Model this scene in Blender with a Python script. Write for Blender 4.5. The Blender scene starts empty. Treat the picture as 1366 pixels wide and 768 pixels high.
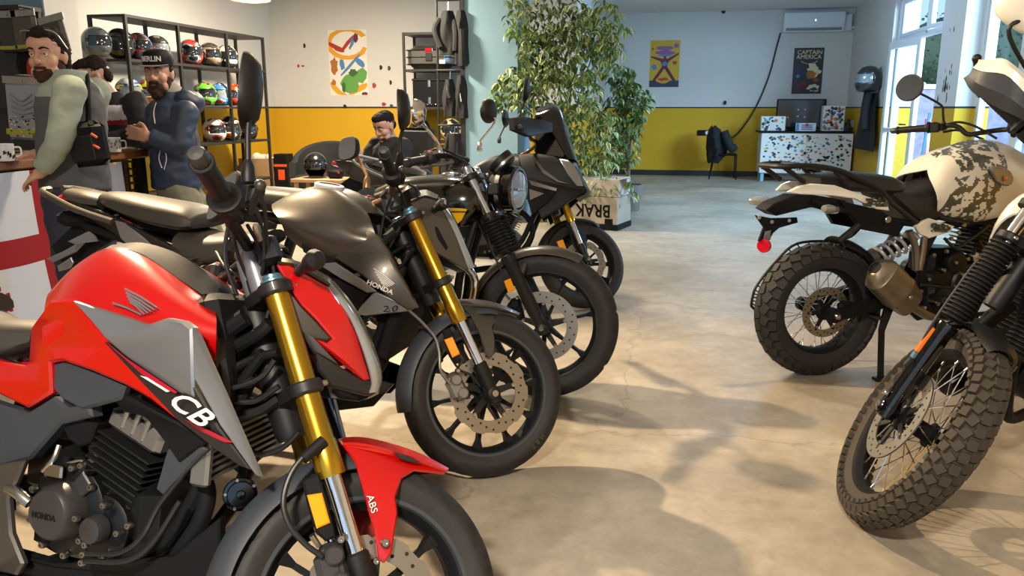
import bpy, math, random
from mathutils import Vector as V, Matrix as MX, Quaternion, noise
from mathutils.geometry import tessellate_polygon
random.seed(7)
PI = math.pi
C = bpy.context.scene.collection
# ---------------------------------------------------------------- camera model (frame 1366 x 768)
FPX, PITCH, CAMH, YAW = 1061.0, math.radians(12.76), 1.273, math.radians(11.2)
def ray(px, py):
    x = (px - 683) / FPX; y = (py - 384) / FPX
    d = V((x, math.cos(PITCH) - y * math.sin(PITCH), -math.sin(PITCH) - y * math.cos(PITCH)))
    c, s = math.cos(YAW), math.sin(YAW)
    return V((c * d.x - s * d.y, s * d.x + c * d.y, d.z))
EYE = V((0, 0, CAMH))
def onX(px, py, X): d = ray(px, py); return EYE + d * (X / d.x)
def onY(px, py, Y): d = ray(px, py); return EYE + d * (Y / d.y)
def onZ(px, py, Z): d = ray(px, py); return EYE + d * ((Z - CAMH) / d.z)
# ---------------------------------------------------------------- materials
def lin(c):
    if isinstance(c, str): c = tuple(int(c[i:i + 2], 16) for i in (0, 2, 4))
    r = []
    for x in c:
        x /= 255.0
        r.append(x / 12.92 if x <= .04045 else ((x + .055) / 1.055) ** 2.4)
    return (*r, 1)
MATS = {}
def mat(name, col, rough=.5, metal=0, coat=0, bump=0, bscale=40, var=0, vscale=6, emit=0, alpha=1, trans=0, spec=.5, sheen=0):
    if name in MATS: return MATS[name]
    m = bpy.data.materials.new(name); m.use_nodes = True
    nt = m.node_tree; b = nt.nodes['Principled BSDF']
    b.inputs['Base Color'].default_value = lin(col)
    b.inputs['Roughness'].default_value = rough; b.inputs['Metallic'].default_value = metal
    b.inputs['Coat Weight'].default_value = coat; b.inputs['Coat Roughness'].default_value = .05
    b.inputs['Specular IOR Level'].default_value = spec
    if sheen: b.inputs['Sheen Weight'].default_value = sheen
    if trans: b.inputs['Transmission Weight'].default_value = trans
    if alpha < 1: b.inputs['Alpha'].default_value = alpha
    if emit: b.inputs['Emission Color'].default_value = lin(col); b.inputs['Emission Strength'].default_value = emit
    if bump or var:
        tc = nt.nodes.new('ShaderNodeTexCoord')
    if bump:
        n = nt.nodes.new('ShaderNodeTexNoise'); n.inputs['Scale'].default_value = bscale; n.inputs['Detail'].default_value = 4
        bp = nt.nodes.new('ShaderNodeBump'); bp.inputs['Strength'].default_value = bump; bp.inputs['Distance'].default_value = .01
        nt.links.new(tc.outputs['Object'], n.inputs['Vector']); nt.links.new(n.outputs['Fac'], bp.inputs['Height'])
        nt.links.new(bp.outputs['Normal'], b.inputs['Normal'])
    if var:
        n = nt.nodes.new('ShaderNodeTexNoise'); n.inputs['Scale'].default_value = vscale; n.inputs['Detail'].default_value = 6
        r = nt.nodes.new('ShaderNodeValToRGB')
        c = lin(col)
        r.color_ramp.elements[0].position = .3; r.color_ramp.elements[1].position = .7
        r.color_ramp.elements[0].color = (*[x * (1 - var) for x in c[:3]], 1)
        r.color_ramp.elements[1].color = (*[min(1, x * (1 + var)) for x in c[:3]], 1)
        nt.links.new(tc.outputs['Object'], n.inputs['Vector']); nt.links.new(n.outputs['Fac'], r.inputs['Fac'])
        nt.links.new(r.outputs['Color'], b.inputs['Base Color'])
    MATS[name] = m
    return m
K = dict(
 red=mat('red_paint', 'b00306', .3, 0, .6), redm=mat('crimson', 'a8062a', .35, 0, .3),
 silver=mat('silver_grey_paint', '7d8189', .36, .5, .25), gun=mat('gunmetal_paint', '514d48', .38, .6, .25), gun2=mat('gunmetal_dark', '202022', .45, .3, .15),
 black=mat('black_plastic', '0e0f11', .5, spec=.4), mblack=mat('matte_black', '131417', .6, spec=.15), gloss=mat('gloss_black', '060607', .14, 0, .6),
 slate=mat('slate_plastic', '343941', .5, spec=.45), gold=mat('gold_anodised', 'b8912c', .26, .9), chrome=mat('chrome', 'd8d8da', .1, 1),
 steel=mat('steel', 'a9a8a6', .3, 1), alu=mat('cast_aluminium', '8f8e8c', .42, .85, bump=.08, bscale=90), dalu=mat('dark_cast_metal', '454446', .42, .6),
 engine=mat('engine_black', '131415', .42, .4), fin=mat('fin_black', '2b2c2e', .38, .6), rubber=mat('rubber', '0d0d0f', .65, spec=.3), tyre=mat('tyre_rubber', '252424', .64, spec=.4, bump=.1, bscale=60),
 tyreb=mat('tyre_brown', '3d372f', .75, spec=.3), grip=mat('grip_rubber', '121317', .5, spec=.4), seat=mat('seat_vinyl', '35312d', .5, spec=.35, bump=.05, bscale=300), seatd=mat('seat_dark_vinyl', '161516', .5, bump=.05, bscale=300),
 amber=mat('amber_reflector', 'f09a10', .25, 0, .6), disc=mat('brake_disc', '98938a', .38, .9), hole=mat('drill_hole', '151515', .8),
 orange=mat('orange_lens', 'e8762a', .2, 0, .5), clear=mat('clear_lens', '8d9192', .1, .3, .8), mirror=mat('mirror_glass', 'b9bfc4', .03, 1),
 white=mat('white_paint', 'ece8dc', .3, 0, .6), camo=mat('camo_grey', '4a4d44', .4, 0, .4), redlens=mat('red_lens', 'c01028', .15, 0, .8),
 titan=mat('exhaust_titanium', '857b6d', .42, .8, var=.12, vscale=8), spring=mat('spring_grey', 'b5b5b8', .35, .3), decal=mat('decal_white', 'd8d8d8', .4), yellow=mat('tank_yellow', 'e0b010', .3, 0, .6),
 rim=mat('rim_grey', '4c5158', .35, .6), copper=mat('bronze_bar', '9a7a55', .35, .8), cable=mat('cable_black', '151618', .45), bluez=mat('blue_anodised', '6fa0b8', .3, .8),
)
# ---------------------------------------------------------------- mesh builder
def crv(pts, n, closed=False):
    """Catmull-Rom through pts, n steps per span (points may be any-length tuples)."""
    P = [tuple(p) for p in pts]; L = len(P); out = []
    spans = L if closed else L - 1
    for i in range(spans):
        p1, p2 = P[i], P[(i + 1) % L]
        p0 = P[i - 1] if (i > 0 or closed) else tuple(2 * a - b for a, b in zip(p1, p2))
        p3 = P[(i + 2) % L] if (i + 2 < L or closed) else tuple(2 * a - b for a, b in zip(p2, p1))
        for k in range(n):
            t = k / n
            out.append(tuple(.5 * ((2 * b) + (-a + c) * t + (2 * a - 5 * b + 4 * c - d) * t * t + (-a + 3 * b - 3 * c + d) * t ** 3)
                             for a, b, c, d in zip(p0, p1, p2, p3)))
    if not closed: out.append(P[-1])
    return out
def frame_of(d):
    d = d.normalized(); a = V((0, 0, 1)) if abs(d.z) < .95 else V((1, 0, 0))
    u = d.cross(a).normalized(); return u, d.cross(u).normalized()
class MB:
    def __init__(s): s.v = []; s.f = []; s.m = []; s.mats = []
    def mi(s, m):
        if m is None: return 0
        if m not in s.mats: s.mats.append(m)
        return s.mats.index(m)
    def add(s, vs, fs, m=None):
        o = len(s.v); s.v += [V(v) for v in vs]; i = s.mi(m)
        s.f += [tuple(k + o for k in f) for f in fs]; s.m += [i] * len(fs); return s
    def box(s, c, sz, m=None, R=None, bev=0, taper=1.0):
        hx, hy, hz = sz[0] / 2, sz[1] / 2, sz[2] / 2; c = V(c)
        if not bev:
            vs = [V((x * hx * (taper if z > 0 else 1), y * hy * (taper if z > 0 else 1), z * hz)) for x in (-1, 1) for y in (-1, 1) for z in (-1, 1)]
            fs = [(0, 1, 3, 2), (4, 6, 7, 5), (0, 4, 5, 1), (2, 3, 7, 6), (0, 2, 6, 4), (1, 5, 7, 3)]
        else:
            b = min(bev, hx * .9, hy * .9, hz * .9); vs = []; 
            rings = []
            for z, i in ((-hz, b), (-hz + b, 0), (hz - b, 0), (hz, b)):
                X, Y = hx - i, hy - i
                rings.append([(X, -Y + b), (X, Y - b), (X - b, Y), (-X + b, Y), (-X, Y - b), (-X, -Y + b), (-X + b, -Y), (X - b, -Y)])
                vs += [V((a, d, z)) for a, d in rings[-1]]
            fs = [tuple(range(7, -1, -1)), tuple(range(24, 32))]
            for r in range(3):
                for k in range(8): fs.append((r * 8 + k, r * 8 + (k + 1) % 8, r * 8 + 8 + (k + 1) % 8, r * 8 + 8 + k))
        if R is not None: vs = [R @ v for v in vs]
        return s.add([v + c for v in vs], fs, m)
    def bar(s, a, b, w, t, m=None, up=None, w2=None):
        """rectangular bar from a to b; w across (in direction up x d), t along up."""
        a, b = V(a), V(b); d = (b - a).normalized(); up = V(up) if up is not None else frame_of(d)[0]
        u = d.cross(up).normalized(); n = u.cross(d).normalized(); w2 = w if w2 is None else w2
        vs = [p + u * (x * ww / 2) + n * (y * t / 2) for p, ww in ((a, w), (b, w2)) for x, y in ((-1, -1), (1, -1), (1, 1), (-1, 1))]
        return s.add(vs, [(3, 2, 1, 0), (4, 5, 6, 7), (0, 1, 5, 4), (1, 2, 6, 5), (2, 3, 7, 6), (3, 0, 4, 7)], m)
    def tube(s, pts, r, m=None, seg=10, n=0, closed=False, cap=True, flat=1.0):
        if n: 
            rr = r if isinstance(r, (list, tuple)) else [r] * len(pts)
            q = crv([(*p, x) for p, x in zip(pts, rr)], n, closed); pts = [V(p[:3]) for p in q]; r = [p[3] for p in q]
        pts = [V(p) for p in pts]; N = len(pts)
        if not isinstance(r, (list, tuple)): r = [r] * N
        vs = []; u = None
        for i, p in enumerate(pts):
            a = pts[(i - 1) % N] if (i or closed) else p; b = pts[(i + 1) % N] if (i < N - 1 or closed) else p
            d = (b - a); d = d.normalized() if d.length > 1e-9 else V((0, 0, 1))
            if u is None: u = frame_of(d)[0]
            u = (u - d * u.dot(d)); u = u.normalized() if u.length > 1e-6 else frame_of(d)[0]
            w = d.cross(u)
            for k in range(seg):
                t = 2 * PI * k / seg; vs.append(p + u * (math.cos(t) * r[i]) + w * (math.sin(t) * r[i] * flat))
        fs = []
        for i in range(N if closed else N - 1):
            j = (i + 1) % N
            for k in range(seg): fs.append((i * seg + k, i * seg + (k + 1) % seg, j * seg + (k + 1) % seg, j * seg + k))
        if cap and not closed: fs += [tuple(range(seg - 1, -1, -1)), tuple((N - 1) * seg + k for k in range(seg))]
        return s.add(vs, fs, m)
    def lathe(s, o, ax, prof, m=None, seg=24, cap=True, arc=None, wave=None, ref=None):
        """prof: (distance along axis, radius) pairs."""
        o, ax = V(o), V(ax).normalized()
        if ref is not None: u = (V(ref) - ax * V(ref).dot(ax)).normalized(); w = ax.cross(u)
        else: u, w = frame_of(ax)
        vs = []; a0, a1 = arc or (0, 2 * PI); full = arc is None; NS = seg if full else seg + 1
        for t, r in prof:
            for k in range(NS):
                g = a0 + (a1 - a0) * k / seg; rr = r * (wave(g, t) if wave else 1)
                vs.append(o + ax * t + u * (math.cos(g) * rr) + w * (math.sin(g) * rr))
        fs = []
        for i in range(len(prof) - 1):
            for k in range(seg): fs.append((i * NS + k, i * NS + (k + 1) % NS, (i + 1) * NS + (k + 1) % NS, (i + 1) * NS + k))
        if cap and full:
            if prof[0][1] > 1e-5: fs.append(tuple(range(NS - 1, -1, -1)))
            if prof[-1][1] > 1e-5: fs.append(tuple((len(prof) - 1) * NS + k for k in range(NS)))
        return s.add(vs, fs, m)
    def ball(s, c, r, m=None, seg=14, rings=9, R=None):
        if not isinstance(r, (tuple, list)): r = (r, r, r)
        vs = []; fs = []
        for i in range(rings + 1):
            a = PI * i / rings
            for k in range(seg):
                t = 2 * PI * k / seg; v = V((r[0] * math.sin(a) * math.cos(t), r[1] * math.sin(a) * math.sin(t), r[2] * math.cos(a)))
                vs.append((R @ v if R is not None else v) + V(c))
        for i in range(rings):
            for k in range(seg): fs.append((i * seg + k, (i + 1) * seg + k, (i + 1) * seg + (k + 1) % seg, i * seg + (k + 1) % seg))
        return s.add(vs, fs, m)
    def loft(s, rings, m=None, closed=True, caps=True):
        n = len(rings[0]); vs = [p for r in rings for p in r]; fs = []
        for i in range(len(rings) - 1):
            for k in range(n if closed else n - 1): fs.append((i * n + k, i * n + (k + 1) % n, (i + 1) * n + (k + 1) % n, (i + 1) * n + k))
        if caps and closed: fs += [tuple(range(n - 1, -1, -1)), tuple((len(rings) - 1) * n + k for k in range(n))]
        return s.add(vs, fs, m)
    def grid(s, rows, m=None, thick=0, off=None):
        """surface through rows of points; thick makes it a closed shell (towards off or along -normal)."""
        rows = [[V(p) for p in r] for r in rows]; R, N = len(rows), len(rows[0])
        vs = [p for r in rows for p in r]
        fs = [(i * N + k, i * N + k + 1, (i + 1) * N + k + 1, (i + 1) * N + k) for i in range(R - 1) for k in range(N - 1)]
        if not thick: return s.add(vs, fs, m)
        nv = []
        for i in range(R):
            for k in range(N):
                if off is not None: nv.append(rows[i][k] + V(off).normalized() * thick); continue
                a = rows[min(i + 1, R - 1)][k] - rows[max(i - 1, 0)][k]; b = rows[i][min(k + 1, N - 1)] - rows[i][max(k - 1, 0)]
                n = b.cross(a); n = n.normalized() if n.length > 1e-12 else V((0, 0, 1)); nv.append(rows[i][k] - n * thick)
        o = R * N; vs += nv; fs += [tuple(x + o for x in reversed(f)) for f in list(fs)]
        for k in range(N - 1): fs += [(k + 1, k, k + o, k + 1 + o), ((R - 1) * N + k, (R - 1) * N + k + 1, (R - 1) * N + k + 1 + o, (R - 1) * N + k + o)]
        for i in range(R - 1): fs += [(i * N, (i + 1) * N, (i + 1) * N + o, i * N + o), ((i + 1) * N + N - 1, i * N + N - 1, i * N + N - 1 + o, (i + 1) * N + N - 1 + o)]
        return s.add(vs, fs, m)
    def slab(s, pts, off, m=None, cham=.003):
        """extruded outline with chamfered face: pts 3D ring, off = vector to the back side."""
        P = [V(p) for p in pts]; off = V(off); N = len(P)
        nrm = V((0, 0, 0))
        for i in range(N): nrm += P[i].cross(P[(i + 1) % N])
        nrm = nrm.normalized()
        if nrm.dot(off) > 0: P.reverse(); nrm = -nrm
        ins = []
        for i in range(N):
            a = (P[i] - P[i - 1]).normalized(); b = (P[(i + 1) % N] - P[i]).normalized()
            na, nb = nrm.cross(a), nrm.cross(b); q = na + nb
            q = q / max(.5, q.length_squared / 2) if q.length > 1e-6 else na
            ins.append(P[i] + q * cham)
        th = off.length; edge = [p + off * min(.5, cham / th) for p in P]; back = [p + off for p in P]
        tri = tessellate_polygon([ins])
        vs = ins + edge + back; fs = []
        for t in tri:
            a, b, c = (ins[k] for k in t)
            fs.append(tuple(t) if (b - a).cross(c - a).dot(nrm) > 0 else tuple(reversed(t)))
        fs += [tuple(k + 2 * N for k in reversed(f)) for f in list(fs)]
        for i in range(N):
            j = (i + 1) % N
            fs += [(j, i, i + N, j + N), (j + N, i + N, i + 2 * N, j + 2 * N)]
        return s.add(vs, fs, m)
    def xf(s, mx): s.v = [mx @ v for v in s.v]; return s
    def mirror_y(s):
        n = len(s.v); s.v += [V((v.x, -v.y, v.z)) for v in s.v[:n]]
        s.f += [tuple(k + n for k in reversed(f)) for f in s.f[:]]; s.m += s.m[:]; return s
    def build(s, name, m=None, parent=None, sharp=35, loc=None):
        me = bpy.data.meshes.new(name)
        me.from_pydata([tuple(v) for v in s.v], [], s.f); me.validate(); 
        if m is not None and not s.mats: s.mats = [m]
        elif m is not None and m not in s.mats:
            pass
        for x in s.mats: me.materials.append(x)
        if len(s.mats) > 1 and len(me.polygons) == len(s.m): me.polygons.foreach_set('material_index', s.m)
        me.polygons.foreach_set('use_smooth', [True] * len(me.polygons)); me.set_sharp_from_angle(angle=math.radians(sharp)); me.update()
        o = bpy.data.objects.new(name, me); C.objects.link(o)
        if parent is not None: o.parent = parent
        if loc is not None: o.location = loc
        return o
def tag(o, label=None, cat=None, group=None, kind=None):
    if label: o['label'] = label
    if cat: o['category'] = cat
    if group: o['group'] = group
    if kind: o['kind'] = kind
    return o
def empty(name, label, cat, loc=(0, 0, 0), rz=0, group=None):
    o = bpy.data.objects.new(name, None); o.empty_display_size = .05; C.objects.link(o); o.location = loc; o.rotation_euler = (0, 0, rz)
    return tag(o, label, cat, group)
def copy_tree(o, parent=None):
    c = o.copy(); C.objects.link(c); c.parent = parent
    for ch in list(o.children): copy_tree(ch, c)
    return c
_txt = {}
def text_geo(t, size, ext=.0008, bold=0):
    """vertices and faces of lettering in the xy plane, centred."""
    key = (t, size, ext, bold)
    if key not in _txt:
        cu = bpy.data.curves.new('lettering', 'FONT'); cu.body = t; cu.size = size; cu.extrude = ext; cu.offset = bold
        cu.align_x = 'CENTER'; cu.align_y = 'CENTER'; cu.resolution_u = 3
        ob = bpy.data.objects.new('lettering', cu); C.objects.link(ob)
        dg = bpy.context.evaluated_depsgraph_get(); dg.update()
        me = bpy.data.meshes.new_from_object(ob.evaluated_get(dg))
        _txt[key] = ([v.co.copy() for v in me.vertices], [tuple(p.vertices) for p in me.polygons])
        bpy.data.objects.remove(ob); bpy.data.curves.remove(cu); bpy.data.meshes.remove(me)
    return _txt[key]
def put_text(mb, t, size, o, xd, yd, m=None, ext=.0008, bold=0, sx=1.0):
    vs, fs = text_geo(t, size, ext, bold); xd = V(xd).normalized(); n = xd.cross(V(yd)).normalized(); yd = n.cross(xd)
    sh = V(yd)
    mb.add([V(o) + xd * (v.x * sx) + sh * v.y + n * v.z for v in vs], fs, m); return mb
# ---------------------------------------------------------------- motorcycles: shared machinery
class Bike:
    """Local frame: x forward, y left, z up; origin under the front axle. lat = distance to the bike's right."""
    def __init__(s, name, label, X, Y, th, lean, steer, R, rake, trail, wb, Rr):
        s.R, s.Rr, s.wb = R, Rr, wb; s.rk = math.radians(rake)
        c, sn = math.cos(YAW), math.sin(YAW)
        s.W = MX.Translation((c * X - sn * Y, sn * X + c * Y, 0)) @ MX.Rotation(math.radians(th) + YAW, 4, 'Z') @ MX.Rotation(-math.radians(lean), 4, 'X')
        off = R * math.sin(s.rk) - trail * math.cos(s.rk)
        s.ax = V((-math.sin(s.rk), 0, math.cos(s.rk))); s.fw = V((math.cos(s.rk), 0, math.sin(s.rk)))
        S = V((0, 0, R)) - s.fw * off; s.S = S
        s.ST = MX.Translation(S) @ MX.Rotation(math.radians(steer), 4, s.ax) @ MX.Translation(-S)
        s.Wi = s.W.inverted(); s.WSi = (s.W @ s.ST).inverted()
        s.root = bpy.data.objects.new(name, None); s.root.empty_display_size = .1; C.objects.link(s.root); s.root.matrix_world = s.W
        tag(s.root, label, 'motorcycle', 'motorcycles on the showroom floor')
    def at(s, px, py, lat, st=False):
        I = s.WSi if st else s.Wi
        o = I @ EYE; d = I.to_3x3() @ ray(px, py); t = (-lat - o.y) / d.y
        return o + d * t
    def atx(s, px, py, x, st=False):
        I = s.WSi if st else s.Wi
        o = I @ EYE; d = I.to_3x3() @ ray(px, py); t = (x - o.x) / d.x
        return o + d * t
    def edge(s, px, py, lat, up, k):
        """horizontal normal of a mirror that is turned almost edge-on; k = how much of its back shows."""
        p = s.at(px, py, lat, True); v = (p - s.WSi @ EYE).normalized(); n = V(up).cross(v).normalized(); n = n if n.x < 0 else -n
        return n + v * k
    def A(s, pts, st=False): return [s.at(*p, st) for p in pts]
    def leg(s, L, lat): return V((0, -lat, s.R)) + s.ax * L     # point up a fork leg
    def put(s, mb, name, m=None, parent=None, st=False, label=None, sharp=35):
        if st: mb.xf(s.ST)
        o = mb.build(name, m, parent or s.root, sharp)
        if label: o['label'] = label
        return o
    def panel(s, name, pts, m, thick=.012, st=False, mirror=True, cham=.004, smooth=0, parent=None, label=None, raw=False):
        P = [V(p) for p in pts] if raw else s.A(pts, st)
        if smooth: P = [V(p) for p in crv(P, smooth, True)]
        o = None
        for sg in ((1, -1) if mirror else (1,)):
            q = [V((p.x, p.y * sg, p.z)) for p in P]
            av = sum((p.y for p in q)) / len(q)
            mb = MB(); mb.slab(q, (0, thick if av < 0 else -thick, 0), None, cham)
            oo = s.put(mb, name, m, parent if (parent is None or sg == 1) else s.root if parent is s.root else parent, st, label)
            o = o or oo
        return o
    def skin(s, name, rows, m, st=False, n=5, rn=4, thick=.006, mirror=True, join=True, parent=None, label=None, raw=False):
        """curved surface through rows of (px, py, lat) points; mirrored to the other side in the same mesh."""
        rows = [[V(p) for p in r] if raw else s.A(r, st) for r in rows]
        rows = [crv(r, n) for r in rows]
        cols = [crv([r[k] for r in rows], rn) for k in range(len(rows[0]))]
        rows = [[cols[k][i] for k in range(len(cols))] for i in range(len(cols[0]))]
        mb = MB(); mb.grid(rows, None, thick)
        mb2 = mb.mirror_y() if mirror else mb
        return s.put(mb2, name, m, parent, st, label, sharp=50)
def tyre_geo(mb, c, R, w, rim_r, seg=144, groove=None, m=None, depth=.0065):
    """street tyre round y axis at c: rounded profile, cut grooves."""
    prof = []
    h = R - rim_r
    for k in range(23):
        a = -1.18 * PI / 2 + 2.36 * PI / 2 * k / 22
        y = math.sin(max(-PI / 2, min(PI / 2, a))) * w / 2
        r = R - h * .62 * (1 - math.cos(a)) if abs(a) <= PI / 2 else R - h * .62 - (abs(a) - PI / 2) / (.18 * PI / 2) * h * .40
        if abs(a) > PI / 2: y *= 1 - .22 * (abs(a) - PI / 2) / (.18 * PI / 2)
        prof.append((y, r, a))
    vs = []; fs = []; N = len(prof)
    for i in range(seg):
        t = 2 * PI * i / seg
        for y, r, a in prof:
            rr = r
            if groove and abs(a) < 1.3 and groove(i, a): rr -= depth
            vs.append(V((math.cos(t) * rr, y, math.sin(t) * rr)) + V(c))
    for i in range(seg):
        for k in range(N - 1):
            j = (i + 1) % seg; fs.append((i * N + k, j * N + k, j * N + k + 1, i * N + k + 1))
        fs.append(((i) * N + N - 1, ((i + 1) % seg) * N + N - 1, ((i + 1) % seg) * N, i * N))
    mb.add(vs, fs, m); return mb
def knob_tyre(mb, c, R, w, rim_r, rows, n, m, bh=.009):
    """tyre with real tread blocks: rows of (angle across, width, length fraction, phase)."""
    tyre_geo(mb, c, R - bh, w - .01, rim_r, 96, None, m)
    h = R - rim_r
    for (a, wd, lf, ph, sk) in rows:
        for i in range(n):
            t = 2 * PI * (i + ph) / n; y = math.sin(a) * w / 2; r = R - h * .62 * (1 - math.cos(a)) - bh
            nr = V((math.cos(a) * math.cos(t), math.sin(a), math.cos(a) * math.sin(t))).normalized()
            tg = V((-math.sin(t), 0, math.cos(t))); bi = nr.cross(tg)
            tg2 = (tg + bi * sk).normalized(); bi2 = nr.cross(tg2)
            L = 2 * PI * R / n * lf; p = V(c) + V((math.cos(t) * r, y, math.sin(t) * r))
            vs = [p + tg2 * (x * L / 2 * q) + bi2 * (z * wd / 2 * q) + nr * hh for hh, q in ((-.006, 1.06), (bh, .92)) for x, z in ((-1, -1), (1, -1), (1, 1), (-1, 1))]
            mb.add(vs, [(4, 5, 6, 7), (0, 1, 5, 4), (1, 2, 6, 5), (2, 3, 7, 6), (3, 0, 4, 7)], m)
    return mb
def rim_geo(mb, c, rim_r, w, m, lip=None):
    c = V(c); h = w * .36
    prof = [(-h, rim_r + .012), (-h - .004, rim_r + .006), (-h, rim_r - .004), (-h * .7, rim_r - .014), (-h * .35, rim_r - .024), (h * .35, rim_r - .024), (h * .7, rim_r - .014), (h, rim_r - .004), (h + .004, rim_r + .006), (h, rim_r + .012)]
    mb.lathe(c, (0, 1, 0), prof, m, 72, cap=False)
    if lip:
        for sg in (-1, 1): mb.lathe(c, (0, sg, 0), [(h + .001, rim_r + .008), (h + .0062, rim_r + .004), (h + .0055, rim_r - .004), (h - .001, rim_r - .008)], lip, 72, cap=False)
def disc_geo(mb, c, r0, r1, m, mh, wave=0, n=60, th=.0045, holes=30):
    c = V(c); f = (lambda g, t: 1 + wave * (1 if math.cos(g * 10) > -.35 else -.4)) if wave else None
    for prof in ([(-th / 2, r0), (-th / 2, (r0 + r1) / 2), (-th / 2, r1), (th / 2, r1), (th / 2, (r0 + r1) / 2), (th / 2, r0), (-th / 2, r0)],):
        vs = []; fs = []; seg = 120
        for t, r in prof:
            for k in range(seg):
                g = 2 * PI * k / seg; rr = r * (f(g, t) if f and r == r1 else 1); vs.append(c + V((math.cos(g) * rr, t, math.sin(g) * rr)))
        for i in range(len(prof) - 1):
            for k in range(seg): fs.append((i * seg + k, i * seg + (k + 1) % seg, (i + 1) * seg + (k + 1) % seg, (i + 1) * seg + k))
        mb.add(vs, fs, m)
    for k in range(holes):
        g = 2 * PI * k / holes; rr = r0 + (r1 - r0) * (.3 if k % 3 == 0 else .52 if k % 3 == 1 else .74)
        p = c + V((math.cos(g) * rr, 0, math.sin(g) * rr)); mb.lathe(p, (0, 1, 0), [(-th / 2 - .0006, .0042), (th / 2 + .0006, .0042)], mh, 8)
def bolt(mb, p, ax, r, m, h=.006, seg=10): mb.lathe(p, ax, [(0, r), (h * .7, r), (h, r * .8), (h, r * .4), (h * .6, r * .35)], m, seg)
def fork_frame_matrix(b): return b.ST
def alloy_wheel(b, front, groove, rim_r=.216, w=.11, nsp=10, lipm=None, dr=(.095, .138), wave=.03, twin=False, side=-1, wm=None, tyre_label=None):
    """front or rear cast wheel as part with tyre and disc as sub-parts."""
    c = V((0, 0, b.R)) if front else V((-b.wb, 0, b.Rr)); R = b.R if front else b.Rr
    mb = MB(); wm = wm or K['mblack']; rim_geo(mb, c, rim_r, w, wm, lipm)
    mb.lathe(c, (0, 1, 0), [(-.055, .016), (-.055, .030), (-.03, .036), (0, .040), (.03, .036), (.055, .030), (.055, .016)], wm, 20)
    for k in range(nsp):
        t = 2 * PI * (k + .3) / nsp; d = V((math.cos(t), 0, math.sin(t))); q = V((-math.sin(t), 0, math.cos(t)))
        for (r0, r1, w0, w1, y0, y1) in ((.03, .10, .022, .012, .026, .018), (.10, rim_r - .05, .012, .012, .018, .016), (rim_r - .05, rim_r - .012, .012, .034, .016, .022)):
            vs = []
            for r, ww, yy in ((r0, w0, y0), (r1, w1, y1)): vs += [c + d * r + q * (x * ww / 2) + V((0, y * yy, 0)) for x, y in ((-1, -1), (1, -1), (1, 1), (-1, 1))]
            mb.add(vs, [(0, 1, 5, 4), (1, 2, 6, 5), (2, 3, 7, 6), (3, 0, 4, 7)], wm)
    wheel = b.put(mb, 'front_wheel' if front else 'rear_wheel', wm, st=front)
    t = MB(); tyre_geo(t, c, R, w, rim_r, 144, groove); b.put(t, 'tyre', K['tyre'], wheel, front)
    d = MB(); disc_geo(d, c + V((0, side * .066, 0)), dr[0], dr[1], K['disc'], K['hole'], wave)
    for k in range(5):
        g = 2 * PI * k / 5 + .3; u = V((math.cos(g), 0, math.sin(g)))
        d.bar(c + V((0, side * .06, 0)) + u * .03, c + V((0, side * .064, 0)) + u * (dr[0] + .008), .026, .008, K['black'], (0, 1, 0), .016)
        bolt(d, c + V((0, side * .066, 0)) + u * (dr[0] - .004), (0, side, 0), .008, K['steel'])
    b.put(d, 'brake_disc', K['disc'], wheel, front)
    return wheel
def spoke_wheel(b, front, knob, rim_r, w, side=-1, dr=(.10, .15), n=36):
    c = V((0, 0, b.R)) if front else V((-b.wb, 0, b.Rr)); R = b.R if front else b.Rr
    mb = MB(); rim_geo(mb, c, rim_r, w * .92, K['mblack'])
    mb.lathe(c, (0, 1, 0), [(-.06, .018), (-.06, .03), (-.05, .042), (-.044, .042), (-.04, .028), (.04, .028), (.044, .042), (.05, .042), (.06, .03), (.06, .018)], K['mblack'], 24)
    wheel = b.put(mb, 'front_wheel' if front else 'rear_wheel', K['mblack'], st=front)
    sp = MB()
    for k in range(n):
        t = 2 * PI * k / n; sd = 1 if k % 2 else -1; dt = .62 * (1 if (k // 2) % 2 else -1)
        a = c + V((math.cos(t + dt) * .040, sd * .046, math.sin(t + dt) * .040)); e = c + V((math.cos(t) * (rim_r - .02), sd * .006, math.sin(t) * (rim_r - .02)))
        sp.tube([a, e], .0019, K['chrome'], 5); sp.tube([e, e + (a - e).normalized() * .018], .0034, K['steel'], 6)
    o = b.put(sp, 'wire_spokes', K['chrome'], wheel, front); o['kind'] = 'stuff'
    t = MB(); knob(t, c, R, w, rim_r); b.put(t, 'tyre', K['tyre'], wheel, front)
    d = MB(); disc_geo(d, c + V((0, side * .062, 0)), dr[0], dr[1], K['disc'], K['hole'], 0, holes=36)
    for k in range(6):
        g = 2 * PI * k / 6; u = V((math.cos(g), 0, math.sin(g)))
        d.bar(c + V((0, side * .058, 0)) + u * .04, c + V((0, side * .062, 0)) + u * (dr[0] + .01), .022, .006, K['black'], (0, 1, 0), .014)
        bolt(d, c + V((0, side * .063, 0)) + u * (dr[0] - .004), (0, side, 0), .007, K['steel'])
    b.put(d, 'brake_disc', K['disc'], wheel, front)
    return wheel
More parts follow.
